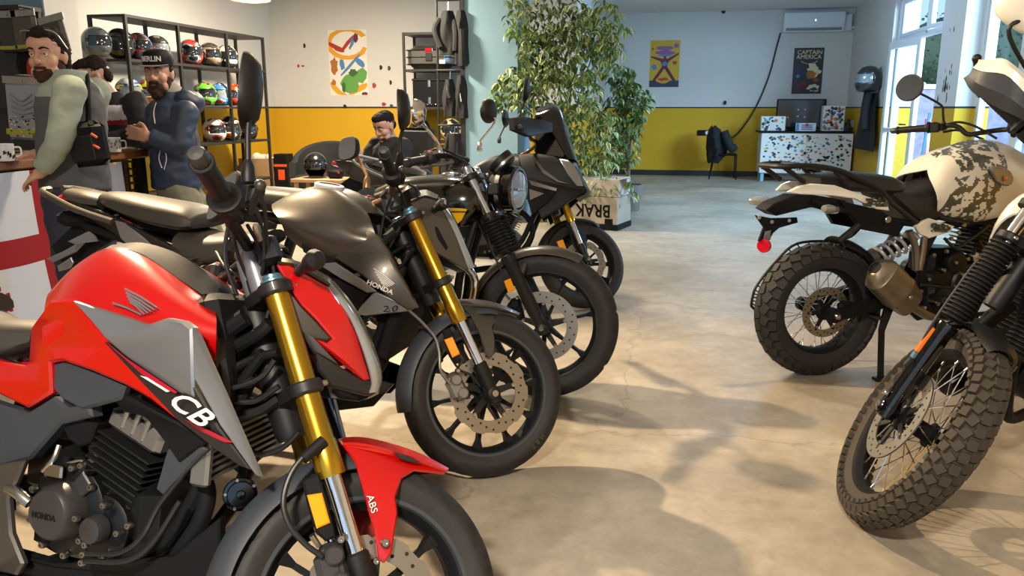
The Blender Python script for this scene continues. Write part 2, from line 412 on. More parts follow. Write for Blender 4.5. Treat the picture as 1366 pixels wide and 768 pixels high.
def usd_fork(b, sp=.095, top=.68, chrome=(.10, .27)):
    """two upside-down legs: gold outer tube part, chrome slider and bracket sub-parts."""
    for sg in (1, -1):
        lat = sp * sg; a = b.leg
        mb = MB(); L0, L1 = chrome[1], top
        pr = [(0, .0245), (0, .0275), (.012, .0285), (.07, .0285), (.074, .0262), (L1 - L0 - .05, .0255), (L1 - L0, .0255)]
        mb.lathe(a(L0, lat), b.ax, pr, K['gold'], 28)
        o = b.put(mb, 'fork_tube', K['gold'], st=True)
        mb = MB(); mb.lathe(a(chrome[0] - .02, lat), b.ax, [(0, .0185), (L0 - chrome[0] + .04, .0185)], K['chrome'], 20); b.put(mb, 'fork_slider', K['chrome'], o, True)
        mb = MB(); mb.lathe(a(-.035, lat), b.ax, [(0, .018), (.005, .024), (.10, .024), (.115, .026), (chrome[0] + .045, .026), (chrome[0] + .05, .021)], K['black'], 18)
        mb.lathe(a(0, lat) + V((0, .026 * sg, 0)), (0, -sg, 0), [(0, .022), (.052, .022), (.054, .018)], K['black'], 18)
        mb.lathe(a(0, lat) + V((0, -.029 * sg, 0)), (0, -sg, 0), [(0, .012), (.006, .011), (.006, .005), (.003, .005)], K['steel'], 12)
        b.put(mb, 'axle_bracket', K['black'], o, True)
        mb = MB(); mb.lathe(a(top, lat), b.ax, [(0, .027), (.016, .027), (.02, .02), (.026, .02), (.03, .014)], K['bluez'] if sg else K['steel'], 20); b.put(mb, 'fork_cap', K['alu'], o, True)
def clamps(b, Ls, sp=.095, m=None, th=.026):
    for L in Ls:
        mb = MB(); u = b.fw; c = b.leg(L, 0); ax = b.ax
        for sg in (1, -1): mb.lathe(b.leg(L - th / 2, sp * sg), ax, [(0, .033), (.004, .036), (th - .004, .036), (th, .033)], m or K['black'], 24)
        pts = [c + V((0, -sp, 0)) + u * .03, c + V((0, sp, 0)) + u * .03, c + V((0, sp, 0)) - u * .03, c + V((0, .04, 0)) - u * .055, c + V((0, -.04, 0)) - u * .055, c + V((0, -sp, 0)) - u * .03]
        mb.slab([p + ax * th / 2 for p in pts], -ax * th, m or K['black'])
        for sg in (1, -1): bolt(mb, b.leg(L, sp * sg) + u * .036 + V((0, -.0 * sg, 0)), u, .007, K['steel'], .01)
        b.put(mb, 'triple_clamp', m or K['black'], st=True)
    mb = MB(); mb.lathe(b.S + b.ax * (Ls[-1] - .30), b.ax, [(0, .03), (.02, .034), (.26, .034), (.30, .028)], K['black'], 18); b.put(mb, 'steering_stem', K['black'])
def caliper(b, c, m=None, side=-1, st=True, ang=0):
    mb = MB(); m = m or K['alu']; R = MX.Rotation(ang, 3, 'Y'); c = V(c)
    mb.box(c, (.045, .05, .10), m, R, .01); mb.box(c + R @ V((-.012, side * .012, 0)), (.05, .03, .075), m, R, .01)
    for z in (-.025, .025): mb.lathe(c + R @ V((.0, side * .022, z)), (0, side, 0), [(0, .019), (.012, .019), (.016, .015), (.016, .006)], m, 16)
    for z in (-.05, .05): bolt(mb, c + R @ V((.018, side * .02, z)), (0, side, 0), .008, K['steel'], .02)
    mb.tube([c + R @ V((-.02, side * .01, .05)), c + R @ V((-.03, side * .02, .075))], .006, K['steel'], 8)
    return b.put(mb, 'brake_caliper', m, st=st)
def fender(b, R, w, a0, a1, m, name='front_fender', st=True, c=None, th=.004, drop=.05, label=None, n=26, endtaper=1.0):
    """mudguard arc over a wheel: a0..a1 degrees from forward horizontal, going up and back."""
    c = V((0, 0, b.R)) if c is None else V(c); rows = []
    for i in range(n + 1):
        t = math.radians(a0 + (a1 - a0) * i / n); u = V((math.cos(t), 0, math.sin(t))); row = []
        q = min(1, min(i, n - i) / (n * .25) + endtaper)
        for k in range(13):
            s_ = -1 + 2 * k / 12; ph = s_ * 1.35; row.append(c + u * (R - drop * (1 - math.cos(ph)) ) + V((0, math.sin(ph) / math.sin(1.35) * w / 2 * q, 0)))
        rows.append(row)
    mb = MB(); mb.grid(rows, None, th); return b.put(mb, name, m, st=st, label=label, sharp=50)
def mirror_geo(b, st_pts, c, n, up, rx, rz, shape='oct', deep=.035, chrome_back=False, stem_m=None, shell=None, glass=True, st=True, parent=None, lean=None):
    """rear-view mirror: housing with stem; glass as sub-part. n = direction the glass faces."""
    c, n, up = V(c), V(n).normalized(), V(up); x = up.cross(n).normalized(); up = n.cross(x).normalized()
    N = 28
    def ring(sc, dz):
        out = []
        for k in range(N):
            t = 2 * PI * k / N; cx, sx = math.cos(t), math.sin(t)
            if shape == 'oct': p = 4; r = (abs(cx) ** p + abs(sx) ** p) ** (-1 / p); r = 1 + (r - 1) * .75
            else: r = 1
            out.append(c + x * (cx * r * rx * sc) + up * (sx * r * rz * sc) + n * dz)
        return out
    mb = MB(); mb.loft([ring(.35, -deep), ring(.7, -deep * .88), ring(.92, -deep * .5), ring(1, -.006), ring(1.0, .002), ring(.95, .003)], shell or (K['chrome'] if chrome_back else K['black']))
    hs = b.put(mb, 'mirror', K['black'], parent, st)
    if st_pts:
        mb = MB(); mb.tube([V(p) for p in st_pts], .006, stem_m or K['black'], 10, 6); 
        mb.lathe(V(st_pts[0]) - V((0, 0, .0)), V(st_pts[1]) - V(st_pts[0]), [(-.012, .013), (.0, .014), (.022, .012), (.034, .007)], stem_m or K['black'], 14)
        b.put(mb, 'mirror_stem', stem_m or K['black'], hs, st)
    g = MB(); g.loft([ring(.93, .0032), ring(.93, .0045)], K['mirror']); b.put(g, 'mirror_glass', K['mirror'], hs, st)
    return hs
def handlebar(b, pts, r=.0111, m=None):
    mb = MB(); mb.tube([V(p) for p in pts], r, m or K['black'], 12, 5); return b.put(mb, 'handlebar', m or K['black'], st=True)
def grip(b, p0, p1, bar, r=.0165, m=None):
    """rubber grip from inner flange p0 to bar end p1."""
    p0, p1 = V(p0), V(p1); d = p1 - p0; L = d.length; pr = [(-.004, r * .8), (-.004, r * 1.75), (.008, r * 1.8), (.013, r * 1.15)]
    k = 24
    for i in range(k): t = .016 + (L - .03) * i / (k - 1); pr.append((t, r * (1.0 if i % 2 else 1.045)))
    pr += [(L - .012, r * 1.22), (L - .002, r * 1.25), (L, r * 1.1)]
    mb = MB(); mb.lathe(p0, d, pr, m or K['grip'], 20); o = b.put(mb, 'grip', m or K['grip'], bar, True)
    mb = MB(); mb.lathe(p1 - d.normalized() * .002, d, [(0, r * .95), (.022, r * .95), (.03, r * .75), (.031, 0)], K['dalu'], 20); b.put(mb, 'bar_end', K['dalu'], bar, True)
def switchgear(b, p, d, bar, lever=None, res=False, m=None):
    p, d = V(p), V(d).normalized(); u, w = frame_of(d); R = MX(((d.x, u.x, w.x), (d.y, u.y, w.y), (d.z, u.z, w.z)))
    mb = MB(); mb.box(p, (.05, .045, .05), m or K['black'], R, .008); mb.box(p + R @ V((-.035, .0, 0)), (.022, .036, .036), K['mblack'], R, .006)
    for a in (-.012, .012): mb.box(p + R @ V((a, .024, .006)), (.012, .008, .012), K['gun2'], R, .003)
    mb.box(p + R @ V((0, .0, -.027)), (.016, .02, .008), K['redm'], R, .002)
    b.put(mb, 'switch_block', K['black'], bar, True)
    if lever:
        q = [V(x) for x in lever]; mb = MB(); mb.tube(q, [.008] + [.0075] * (len(q) - 2) + [.006], K['dalu'], 10, 5, flat=.6); mb.ball(q[-1], .0115, K['dalu'], 12, 8); b.put(mb, 'lever', K['dalu'], bar, True)
def cables(b, runs, r=.0045, st=False):
    for pts in runs:
        mb = MB(); mb.tube([V(p) for p in pts], r, K['cable'], 8, 6); b.put(mb, 'cable', K['cable'], st=st)
def engine_block(b, cx, cz, m1, m2, hw=.14):
    pass
# ---------------------------------------------------------------- street bike base
def street_groove(i, a):
    s = abs(a); q = (i + int(s * 8)) % 8
    return (.2 < s < 1.12 and q == 0) or (s > .55 and (i + 4 + int(s * 6)) % 8 == 0)
def loc_seat(b, name, secs, m, parent=None):
    """secs: (x, z_top, half width, thickness): padded seat."""
    rings = []
    for x, z, w, t in [tuple(q) for q in crv(secs, 5)]:
        r = []
        for k in range(20):
            a = 2 * PI * k / 20; ca, sa = math.cos(a), math.sin(a); e = .55
            y = math.copysign(abs(ca) ** e, ca) * w; zz = math.copysign(abs(sa) ** e, sa)
            r.append(V((x, y * (1.0 if zz < 0 else .94), z - t / 2 + zz * t / 2 - (.012 * (abs(y) / w) ** 2 if zz > 0 else 0))))
        rings.append(r)
    mb = MB(); mb.loft(rings); return b.put(mb, name, m, parent, sharp=60)
def street_base(b, hdr=True, wm=None, lip=None, seat=True):
    wb, Rr = b.wb, b.Rr
    alloy_wheel(b, True, street_groove, lipm=lip or K['rim'], wm=wm)
    alloy_wheel(b, False, street_groove, w=.14, dr=(.075, .11), lipm=lip or K['rim'], wm=wm)
    ax = V((-wb, 0, Rr)); mb = MB()
    for sg in (1, -1):
        mb.bar(V((-.86, .09 * sg, .40)), ax + V((.03, .115 * sg, .0)), .06, .03, K['mblack'], (0, 1, 0), .045)
        mb.lathe(ax + V((0, .10 * sg, 0)), (0, sg, 0), [(0, .03), (.035, .03), (.04, .02)], K['mblack'], 14)
        bolt(mb, ax + V((0, .14 * sg, 0)), (0, sg, 0), .014, K['steel'], .012)
    b.put(mb, 'swingarm', K['mblack'])
    mb = MB(); s0, s1 = V((-1.0, .0, .47)), V((-.92, 0, .72)); d = s1 - s0
    pts = [s0 + d * (k / 90) + frame_of(d)[0] * (.035 * math.cos(k * .42)) + frame_of(d)[1] * (.035 * math.sin(k * .42)) for k in range(91)]
    mb.tube(pts, .0055, K['redm'], 8); mb.tube([s0 - d * .12, s1 + d * .1], .016, K['black'], 12); b.put(mb, 'rear_shock', K['redm'])
    # frame
    mb = MB()
    for sg in (1, -1):
        mb.tube([(-.30, .05 * sg, .86), (-.50, .10 * sg, .70), (-.80, .11 * sg, .60), (-.90, .11 * sg, .40)], .02, K['mblack'], 10, 4)
        mb.tube([(-.28, .04 * sg, .74), (-.33, .07 * sg, .58), (-.42, .08 * sg, .38), (-.60, .09 * sg, .30)], .017, K['mblack'], 10, 4)
        mb.tube([(-.80, .10 * sg, .68), (-1.2, .10 * sg, .76), (-1.55, .06 * sg, .84)], .014, K['mblack'], 10, 4)
    b.put(mb, 'frame', K['mblack'])
def engine200(b, cc, cs, cyl0, cyl1, hdr, face=True, fins=11, txt=None, silver=K['dalu'], sc=1.0):
    """air-cooled single: cc, cs clutch and small cover centres (right side); cyl0 -> cyl1 cylinder axis; hdr header pipe points."""
    cc, cs, cyl0, cyl1 = V(cc), V(cs), V(cyl0), V(cyl1)
    mb = MB(); mb.box((cc.x + .03, 0, cc.z - .02), (.34, .22, .20), K['engine'], None, .03); mb.box((cc.x - .12, 0, cc.z + .06), (.16, .18, .13), K['engine'], None, .03)
    mb.lathe(V((cc.x, -.10, cc.z)), (0, -1, 0), [(0, .10), (.03, .098), (.035, .09)], K['engine'], 28)
    mb.lathe(V((cs.x, -.09, cs.z)), (0, -1, 0), [(0, .07), (.035, .066), (.04, .058)], K['engine'], 24)
    mb.lathe(V((cc.x + .06, .10, cc.z)), (0, 1, 0), [(0, .09), (.04, .085), (.05, .06), (.052, 0)], K['dalu'], 24)
    ec = b.put(mb, 'engine', K['engine'])
    mb = MB(); R = .056; y = cc.y
    mb.lathe(V((cc.x, y + .035, cc.z)), (0, -1, 0), [(-.01, R * 1.1), (.012, R * 1.08), (.022, R), (.036, R * .97), (.043, R * .86), (.046, R * .6), (.046, 0)], silver, 36, wave=lambda g, t: 1 + .018 * math.cos(3 * g))
    mb.slab([V((cc.x + R * .9 * math.cos(a), y + .03, cc.z + R * .9 * math.sin(a))) for a in (.6, 1.0, 1.4)] + [V((cc.x + .045, y + .03, cc.z + .09)), V((cc.x + .075, y + .03, cc.z + .06))], (0, .03, 0), silver)
    if txt: put_text(mb, txt, .017, V((cc.x - .003, y - .0115, cc.z - .004)), (1, 0, 0), (0, 0, 1), K['mblack'], .0012, .0004)
    b.put(mb, 'clutch_cover', silver, ec)
    mb = MB(); mb.lathe(V((cs.x, cs.y + .03, cs.z)), (0, -1, 0), [(0, .03), (.02, .029), (.028, .026), (.03, .018), (.031, 0)], silver, 24); b.put(mb, 'oil_filter_cover', silver, ec)
    bolts(b, [V((cc.x + .093 * math.cos(a), -.137, cc.z + .093 * math.sin(a))) for a in [2 * PI * k / 9 for k in range(9)]] + [V((cs.x + .056 * math.cos(a), -.132, cs.z + .056 * math.sin(a))) for a in [2 * PI * k / 5 for k in range(5)]], .008, ec)
    d = (cyl1 - cyl0); L = d.length; d = d / L; u = V((0, 1, 0)); w = d.cross(u); R = MX(((w.x, u.x, d.x), (w.y, u.y, d.y), (w.z, u.z, d.z)))
    mb = MB(); mb.box((cyl0 + cyl1) / 2, (.085, .12, L), K['engine'], R, .01)
    for k in range(fins):
        p = cyl0 + d * (L * (k + .5) / fins); q = 1 - .10 * abs(k - fins / 2) / fins
        mb.box(p, (.125 * q * sc, .185 * q * sc, .0048), K['fin'], R, .0018)
    b.put(mb, 'cylinder', K['engine'], ec)
    mb = MB(); mb.box(cyl1 + d * .03, (.12 * sc, .16 * sc, .05), K['alu'], R, .012); mb.box(cyl1 + d * .065, (.11 * sc, .15 * sc, .045), K['alu'], R, .02)
    for x in (-.03, .0, .03): mb.box(cyl1 + d * .05 + R @ V((x, -.078 * sc, 0)), (.012, .014, .06), K['alu'], R, .004)
    b.put(mb, 'cylinder_head', K['alu'], ec)
    mb = MB(); mb.tube(hdr, .0185, K['mblack'], 16, 6); b.put(mb, 'exhaust_header', K['slate'], ec)
    mb = MB(); mb.tube([hdr[-1], V(hdr[-1]) + V((-.2, 0, -.02)), (-1.0, -.13, .30), (-1.12, -.15, .36), (-1.45, -.16, .50)], [.02, .022, .03, .052, .05], K['mblack'], 18, 5); b.put(mb, 'muffler', K['mblack'])
    mb = MB(); mb.box((cc.x - .16, 0, .24), (.05, .44, .03), K['mblack'], None, .01)
    for sg in (1, -1): mb.tube([(cc.x - .16, .15 * sg, .25), (cc.x - .17, .25 * sg, .26)], .014, K['rubber'], 12)
    b.put(mb, 'foot_pegs', K['mblack'])
    mb = MB(); mb.tube([(-.82, .10, .30), (-.80, .2, .12), (-.79, .26, .01)], .011, K['mblack'], 10); mb.box((-.79, .265, .012), (.06, .04, .008), K['mblack']); b.put(mb, 'side_stand', K['mblack'])
def tail_std(b, m, seat_m, plate=True, x0=-1.0):
    pass
def wing(b, strips, lat, w, m):
    """winged emblem: feathers as slender tapering strips between pixel pairs on the right side."""
    mb = MB()
    for p, q in strips:
        P, Q = b.at(*p, lat), b.at(*q, lat); d = (Q - P).normalized(); n = V((-d.z, 0, d.x))
        mb.slab([P + n * w * .3, P.lerp(Q, .5) + n * w * .62, Q + n * w * .25, Q - n * w * .25, P.lerp(Q, .5) - n * w * .0, P - n * w * .3], (0, .0015, 0), None, .0002)
    return b.put(mb, 'wing_emblem', m)
def bolts(b, pts, r, parent=None, ax=(0, -1, 0), m=None, st=False, h=.012):
    for p in pts: mb = MB(); bolt(mb, p, ax, r, m or K['steel'], h); b.put(mb, 'bolt', m or K['steel'], parent, st)
def hug_text(b, t, size, px, lat, m, parent=None, st=False, to=None, sx=1.0, shear=0, up=None, name='lettering', bold=.0, tilt=None):
    """lettering on the right side at pixel px; to = pixel its baseline points to."""
    o = b.at(*px, lat, st); xd = (b.at(*to, lat if tilt is None else tilt, st) - o).normalized()
    upv = V((0, 0, 1)) if up is None else V(up); yd = (upv - xd * upv.dot(xd)).normalized()
    n = xd.cross(yd)
    if n.y > 0: pass
    mb = MB(); vs, fs = text_geo(t, size, .0008, bold)
    mb.add([o + xd * (v.x * sx + v.y * shear) + yd * v.y + V((0, -1, 0)) * (v.z + .0015) for v in vs], fs, m)
    return b.put(mb, name, m, parent, st)
# ---------------------------------------------------------------- red street bike, nearest
def red_bike():
    b = Bike('street_motorcycle', 'glossy red street motorcycle with silver side shroud, nearest in the row', -.333, 1.353, -19.5, 14.8, 44.5, .293, 25.5, .1, 1.355, .314)
    at, A = b.at, b.A
    street_base(b); usd_fork(b, top=.675); clamps(b, (.455, .672), m=K['gun2'])
    # tank
    b.skin('fuel_tank', [[(70, 392, .0), (100, 362, .0), (142, 336, .0), (186, 334, .0), (240, 352, .0), (284, 388, .0)],
        [(66, 396, .07), (98, 363, .08), (140, 338, .075), (183, 343, .075), (235, 376, .075), (284, 412, .07)],
        [(62, 420, .125), (99, 388, .135), (150, 374, .135), (200, 388, .135), (246, 408, .13), (288, 430, .12)],
        [(60, 445, .15), (98, 418, .155), (150, 420, .155), (203, 430, .155), (250, 440, .15), (290, 450, .135)],
        [(62, 480, .15), (98, 450, .15), (150, 455, .15), (203, 470, .15), (250, 475, .14), (288, 480, .12)]], K['red'])
    mb = MB(); mb.box((-.36, 0, .83), (.07, .21, .15), None, MX.Rotation(-.35, 3, 'Y'), .02); b.put(mb, 'tank_front', K['mblack'])
    tc = b.skin('tank_cover', [[(150, 331, .0), (190, 328, .0), (238, 343, .0), (275, 372, .0), (296, 402, .0)],
        [(139, 337, .066), (183, 341, .066), (235, 374, .068), (268, 397, .066), (287, 412, .062)]], K['mblack'], thick=.008, label='black centre cover on the tank')
    b.panel('side_fairing', [(66, 400, .16), (97, 398, .168), (150, 460, .175), (200, 515, .18), (237, 560, .18), (200, 534, .18), (167, 514, .176), (120, 494, .172), (83, 481, .168), (66, 484, .165),
        (68, 524, .155), (35, 544, .15), (0, 527, .145), (-40, 505, .14), (-80, 480, .13), (-80, 455, .125), (0, 482, .135), (30, 489, .14), (37, 481, .14), (40, 436, .145)], K['red'], .02, cham=.006)
    sh = b.panel('tank_shroud', [(97, 401, .172), (150, 418, .178), (195, 433, .186), (222, 424, .19), (243, 428, .205), (255, 437, .214), (257, 504, .228), (257, 530, .222), (238, 524, .212), (200, 499, .2), (167, 476, .192), (139, 452, .184), (118, 427, .178)], K['silver'], .02, cham=.005)
    b.panel('shroud_edge', [(255, 437, .214), (263, 446, .205), (300, 530, .19), (346, 636, .165), (340, 634, .172), (333, 625, .178), (292, 567, .205), (257, 504, .228)], K['silver'], .012, label='bright silver leading edge of the shroud')
    b.panel('shroud_lower', [(139, 456, .182), (167, 479, .19), (238, 527, .21), (257, 512, .224), (291, 570, .203), (333, 627, .176), (318, 622, .176), (283, 597, .19), (237, 562, .194), (190, 513, .188)], K['gun2'], .014, label='dark lower shroud panel with letters')
    for q in ([(141, 456, .1885), (168, 478, .196), (236, 523, .215), (233, 525, .2145), (190, 500, .2)], [(246, 560, .203), (256, 563, .21), (311, 590, .197), (300, 590, .198), (270, 577, .202)]):
        b.panel('red_stripe', q, K['redm'], .002, cham=.0005, mirror=False)
    hug_text(b, 'CB', .052, (256, 547), .224, K['decal'], st=False, to=(296, 577), sx=1.3, shear=.55, name='shroud_lettering', bold=.0006, tilt=.21)
    b.panel('white_stripe', [(187, 501, .2005), (196, 503, .203), (226, 522, .2125), (222, 523, .2125)], K['decal'], .002, cham=.0004, mirror=False)
    wing(b, [((166, 385), (209, 410)), ((167.5, 390), (205, 413)), ((169, 394.5), (201, 415.5)), ((171, 398.5), (197, 417.5)), ((173, 402.5), (192, 419)), ((150, 404), (188, 419.5))], .168, .006, K['silver'])
    # dark panels below the tank
    b.panel('lower_side_cover', [(66, 484, .15), (83, 481, .155), (130, 500, .16), (166, 515, .162), (160, 533, .158), (108, 547, .155), (82, 533, .15), (70, 520, .148)], K['slate'], .02, cham=.006)
    b.panel('rear_side_cover', [(0, 540, .14), (35, 551, .145), (70, 529, .15), (90, 544, .152), (118, 537, .152), (122, 556, .148), (80, 566, .14), (40, 612, .135), (0, 622, .13), (-60, 620, .12), (-60, 520, .13)], K['slate'], .03, cham=.006)
    b.panel('frame_cover', [(152, 534, .15), (167, 527, .155), (202, 546, .16), (235, 563, .165), (268, 580, .16), (273, 592, .155), (237, 617, .15), (220, 592, .145), (192, 556, .142), (162, 549, .142)], K['mblack'], .02, cham=.005)
    b.panel('engine_guard', [(222, 600, .145), (250, 584, .15), (276, 600, .15), (262, 612, .145), (218, 662, .13), (207, 652, .13)], K['slate'], .015)
    b.panel('air_duct', [(82, 566, .12), (104, 553, .125), (128, 566, .125), (120, 590, .12), (105, 596, .12), (90, 586, .12)], K['mblack'], .03)
    b.panel('foot_peg_bracket', [(-20, 622, .17), (32, 614, .17), (22, 640, .165), (10, 665, .165), (14, 712, .165), (30, 752, .16), (20, 768, .16), (-20, 760, .16)], K['gun'], .014, cham=.005)
    hdr = [at(210, 600, .03), at(243, 616, .06), at(268, 634, .07), at(276, 664, .07), at(262, 705, .075), at(228, 745, .08), at(190, 775, .09)]
    engine200(b, at(66, 685, .175), at(117, 709, .165), at(148, 692, .06) + V((0, .06, 0)), at(190, 588, .06) + V((0, .06, 0)), hdr, txt='HONDA', fins=13, sc=1.28)
    b.panel('sump_guard', [(25, 742, .12), (70, 752, .13), (160, 750, .13), (230, 742, .12), (292, 690, .11), (292, 780, .1), (200, 810, .1), (30, 810, .1)], K['mblack'], .02)
    mb = MB(); mb.tube([at(12, 651, .16), at(24, 658, .165), at(40, 671, .16)], .012, K['steel'], 12, 3); mb.tube([at(58, 628, .15), at(72, 612, .15), at(79, 594, .14)], .006, K['steel'], 8, 3)
    mb.box(at(72, 628, .15), (.05, .01, .03), K['steel'], None, .004); b.put(mb, 'gear_linkage', K['steel'])
    runs = [[at(115, 738, .17), at(160, 737, .17), at(190, 715, .16), at(215, 670, .14), at(262, 612, .12)], [at(113, 748, .17), at(170, 747, .17), at(205, 722, .16), at(240, 668, .14)]]
    cables(b, runs, .006)
    bolts(b, [at(*p, .165) for p in ((112, 620), (142, 673), (105, 690), (160, 710), (115, 738), (113, 749), (175, 700))], .0075)
    # oil cooler, horn
    c0, c1 = at(270, 612, .12), at(366, 566, -.10); mb = MB(); mid = (c0 + c1) / 2; L = (c0 - c1).length
    for k in range(7): mb.bar(c0 + V((0, 0, -.042 + .014 * k)), c1 + V((0, 0, -.042 + .014 * k)), .035, .006, K['alu'], (0, 0, 1))
    for c in (c0, c1): mb.box(c, (.045, .02, .11), K['alu'], None, .006)
    b.put(mb, 'oil_cooler', K['alu'])
    h = at(321, 659, .03); n = V((.62, -.75, .05)).normalized(); mb = MB()
    mb.lathe(h - n * .02, n, [(0, .026), (.006, .034), (.018, .036), (.022, .034), (.023, .028), (.026, .026), (.026, .01), (.03, .008), (.031, 0)], K['gloss'], 28)
    for k in range(5): a = 2 * PI * k / 5; u, w = frame_of(n); bolt(mb, h + u * (.031 * math.cos(a)) + w * (.031 * math.sin(a)), n, .004, K['steel'], .005)
    mb.bar(h - n * .01 + V((0, 0, .03)), h - n * .02 + V((-.01, .02, .10)), .02, .004, K['black'], (0, 1, 0)); b.put(mb, 'horn', K['gloss'])
    # frame details around the headstock
    fr = [([(292, 470, .09), (300, 520, .09), (296, 555, .09)], .02), ([(300, 470, .05), (345, 445, .05), (360, 430, .05)], .014), ([(296, 500, .06), (340, 478, .05), (372, 470, .05)], .01),
          ([(302, 540, .05), (330, 500, .05), (352, 470, .05)], .012), ([(300, 560, .06), (345, 548, .05), (372, 530, .04)], .012)]
    mb = MB()
    for pts, r in fr: mb.tube([at(*p) for p in pts], r, K['black'], 10, 4)
    b.put(mb, 'headstock_frame', K['black'])
    b.panel('radiator_shroud', [(286, 450, .12), (300, 462, .10), (304, 500, .09), (302, 548, .09), (296, 560, .10), (284, 530, .11)], K['black'], .03)
    cables(b, [[at(338, 240, .2, True), at(352, 275, .15, True), at(356, 320, .1, True), at(366, 372, .06, True), at(352, 440, .02, True)], [at(335, 262, .2, True), at(348, 300, .14, True), at(352, 350, .08, True), at(340, 410, .0, True)],
              [at(312, 268, .0, True), at(300, 340, -.05, True), at(318, 400, -.03, True), at(330, 450, .0, True)]], .0048, st=True)
    cables(b, [[at(300, 520, .09), at(330, 512, .08), at(352, 500, .07), at(366, 480, .06)], [at(302, 535, .08), at(340, 535, .07), at(372, 515, .06)], [at(330, 600, .05), at(350, 606, .05), at(378, 596, .05), at(400, 575, .05)]], .006)
    # front fender
    fender(b, .315, .135, 88, 205, K['slate'], drop=.05, endtaper=.7, label='dark rear half of the front mudguard')
    b.panel('fender_wing', [(457, 592, .075), (475, 591, .066), (503, 596, .062), (553, 611, .045), (596, 628, .012), (594, 632, .014), (553, 628, .05), (536, 638, .07), (528, 663, .082), (531, 683, .086), (523, 738, .09), (513, 751, .09), (505, 744, .09), (500, 708, .088), (488, 663, .085), (475, 617, .08)], K['red'], .012, st=True, cham=.004)
    b.skin('fender_top', [[(452, 588, .0), (475, 586, .0), (503, 590, .0), (553, 605, .0), (597, 627, .0)], [(457, 594, .076), (475, 594, .068), (503, 599, .064), (553, 614, .046), (595, 630, .013)]], K['red'], st=True)
    b.panel('fender_vent', [(525, 603, .066), (545, 608, .06), (562, 616, .052), (548, 616, .058), (532, 611, .064)], K['gloss'], .002, st=True, mirror=False, cham=.0005)
    hug_text(b, 'ABS', .02, (496, 672), .0895, K['decal'], st=True, to=(503, 696), up=(1, 0, .5), name='fender_lettering', sx=1.1)
    mb = MB(); bolt(mb, at(513, 724, .095, True), (0, -1, 0), .009, K['steel'], .008); b.put(mb, 'fender_bolt', K['steel'], st=True)
    b.panel('reflector_bracket', [(403, 640, .115), (425, 630, .115), (434, 660, .118), (445, 700, .118), (448, 716, .118), (436, 722, .118), (424, 712, .118), (416, 690, .116)], K['mblack'], .012, st=True)
    b.panel('side_reflector', [(410, 660, .125), (430, 657, .125), (441, 697, .125), (423, 705, .125)], K['amber'], .006, st=True, cham=.003)
    caliper(b, at(446, 758, .09, True), K['dalu'], ang=-.4)
    mb = MB(); mb.tube([at(*p, .125, True) for p in ((428, 592), (408, 606), (388, 632), (378, 668), (386, 700), (408, 726), (430, 742))], .0058, K['cable'], 10, 5); mb.tube([at(432, 588, .12, True), at(404, 612, .125, True)], [.013, .011], K['rubber'], 12)
    b.put(mb, 'brake_hose', K['cable'], st=True)
    # head lamp cowl
    b.panel('cowl_side', [(370, 352, .105), (386, 352, .10), (412, 366, .095), (438, 381, .085), (461, 414, .075), (476, 445, .068), (494, 505, .05), (486, 507, .055), (457, 482, .075), (421, 452, .095), (437, 456, .088), (444, 451, .085), (423, 426, .095), (402, 405, .10), (385, 380, .105)], K['red'], .015, st=True)
    b.panel('cowl_inner', [(380, 380, .095), (402, 407, .092), (422, 428, .088), (443, 451, .078), (436, 455, .08), (421, 452, .086), (452, 486, .07), (420, 470, .08), (400, 442, .085), (384, 412, .09)], K['gun'], .015, st=True)
    b.panel('cowl_lower', [(421, 468, .085), (452, 487, .076), (484, 507, .058), (494, 507, .05), (502, 500, .042), (500, 524, .04), (490, 527, .045), (442, 515, .07), (424, 492, .08)], K['gun2'], .015, st=True)
    b.skin('headlight', [[(442, 376, .0), (468, 408, .0), (490, 448, .0), (506, 496, .0), (502, 524, .0)], [(439, 380, .045), (464, 411, .062), (484, 447, .06), (503, 497, .04), (500, 523, .036)], [(436, 390, .06), (460, 416, .07), (476, 447, .066), (494, 503, .048), (492, 524, .043)]], K['clear'], st=True)
    b.skin('cowl_top', [[(372, 346, .0), (400, 353, .0), (430, 368, .0), (442, 377, .0)], [(370, 352, .104), (393, 356, .098), (420, 370, .09), (439, 381, .083)]], K['gloss'], st=True)
    mb = MB(); q = at(412, 352, .15, True); mb.lathe(at(398, 362, .1, True), q - at(398, 362, .1, True), [(0, .011), (.05, .012), (.055, .018), (.085, .022), (.10, .012)], K['black'], 14); ind = b.put(mb, 'turn_indicator', K['black'], st=True)
    # bars
    r0, r1, r2, r3 = at(332, 332, .04, True), at(310, 297, .19, True), at(300, 265, .25, True), at(268, 215, .375, True)
    fl = lambda p: V((p.x, -p.y, p.z))
    bar = handlebar(b, [fl(r3), fl(r2), fl(r1), fl(r0), r0, r1, r2, r3], .0125)
    grip(b, r2, r3, bar, .0185); grip(b, fl(r2), fl(r3), bar, .0185)
    d = (r3 - r2).normalized()
    switchgear(b, r2 - d * .035, d, bar, [at(334, 285, .2, True), at(338, 270, .24, True), at(347, 247, .31, True)]); switchgear(b, fl(r2) - fl(d) * .035, fl(d), bar, [fl(at(334, 285, .2, True)), fl(at(338, 270, .24, True)), fl(at(347, 247, .31, True))])
    mb = MB()
    for sg in (1, -1): mb.tube([at(352, 395, .04, True) * 1 if sg > 0 else fl(at(352, 395, .04, True)), r0 if sg > 0 else fl(r0)], [.024, .02], K['silver'], 16)
    mb.box((r0 + fl(r0)) / 2 + V((0, 0, .008)), (.045, .12, .03), K['silver'], None, .01); b.put(mb, 'bar_riser', K['silver'], bar, True)
    mb = MB(); mb.box((at(338, 322, .03, True)) + V((.03, -.0, -.03)), (.05, .13, .07), K['black'], MX.Rotation(-.5, 3, 'Y'), .012); b.put(mb, 'instrument_panel', K['black'], st=True)
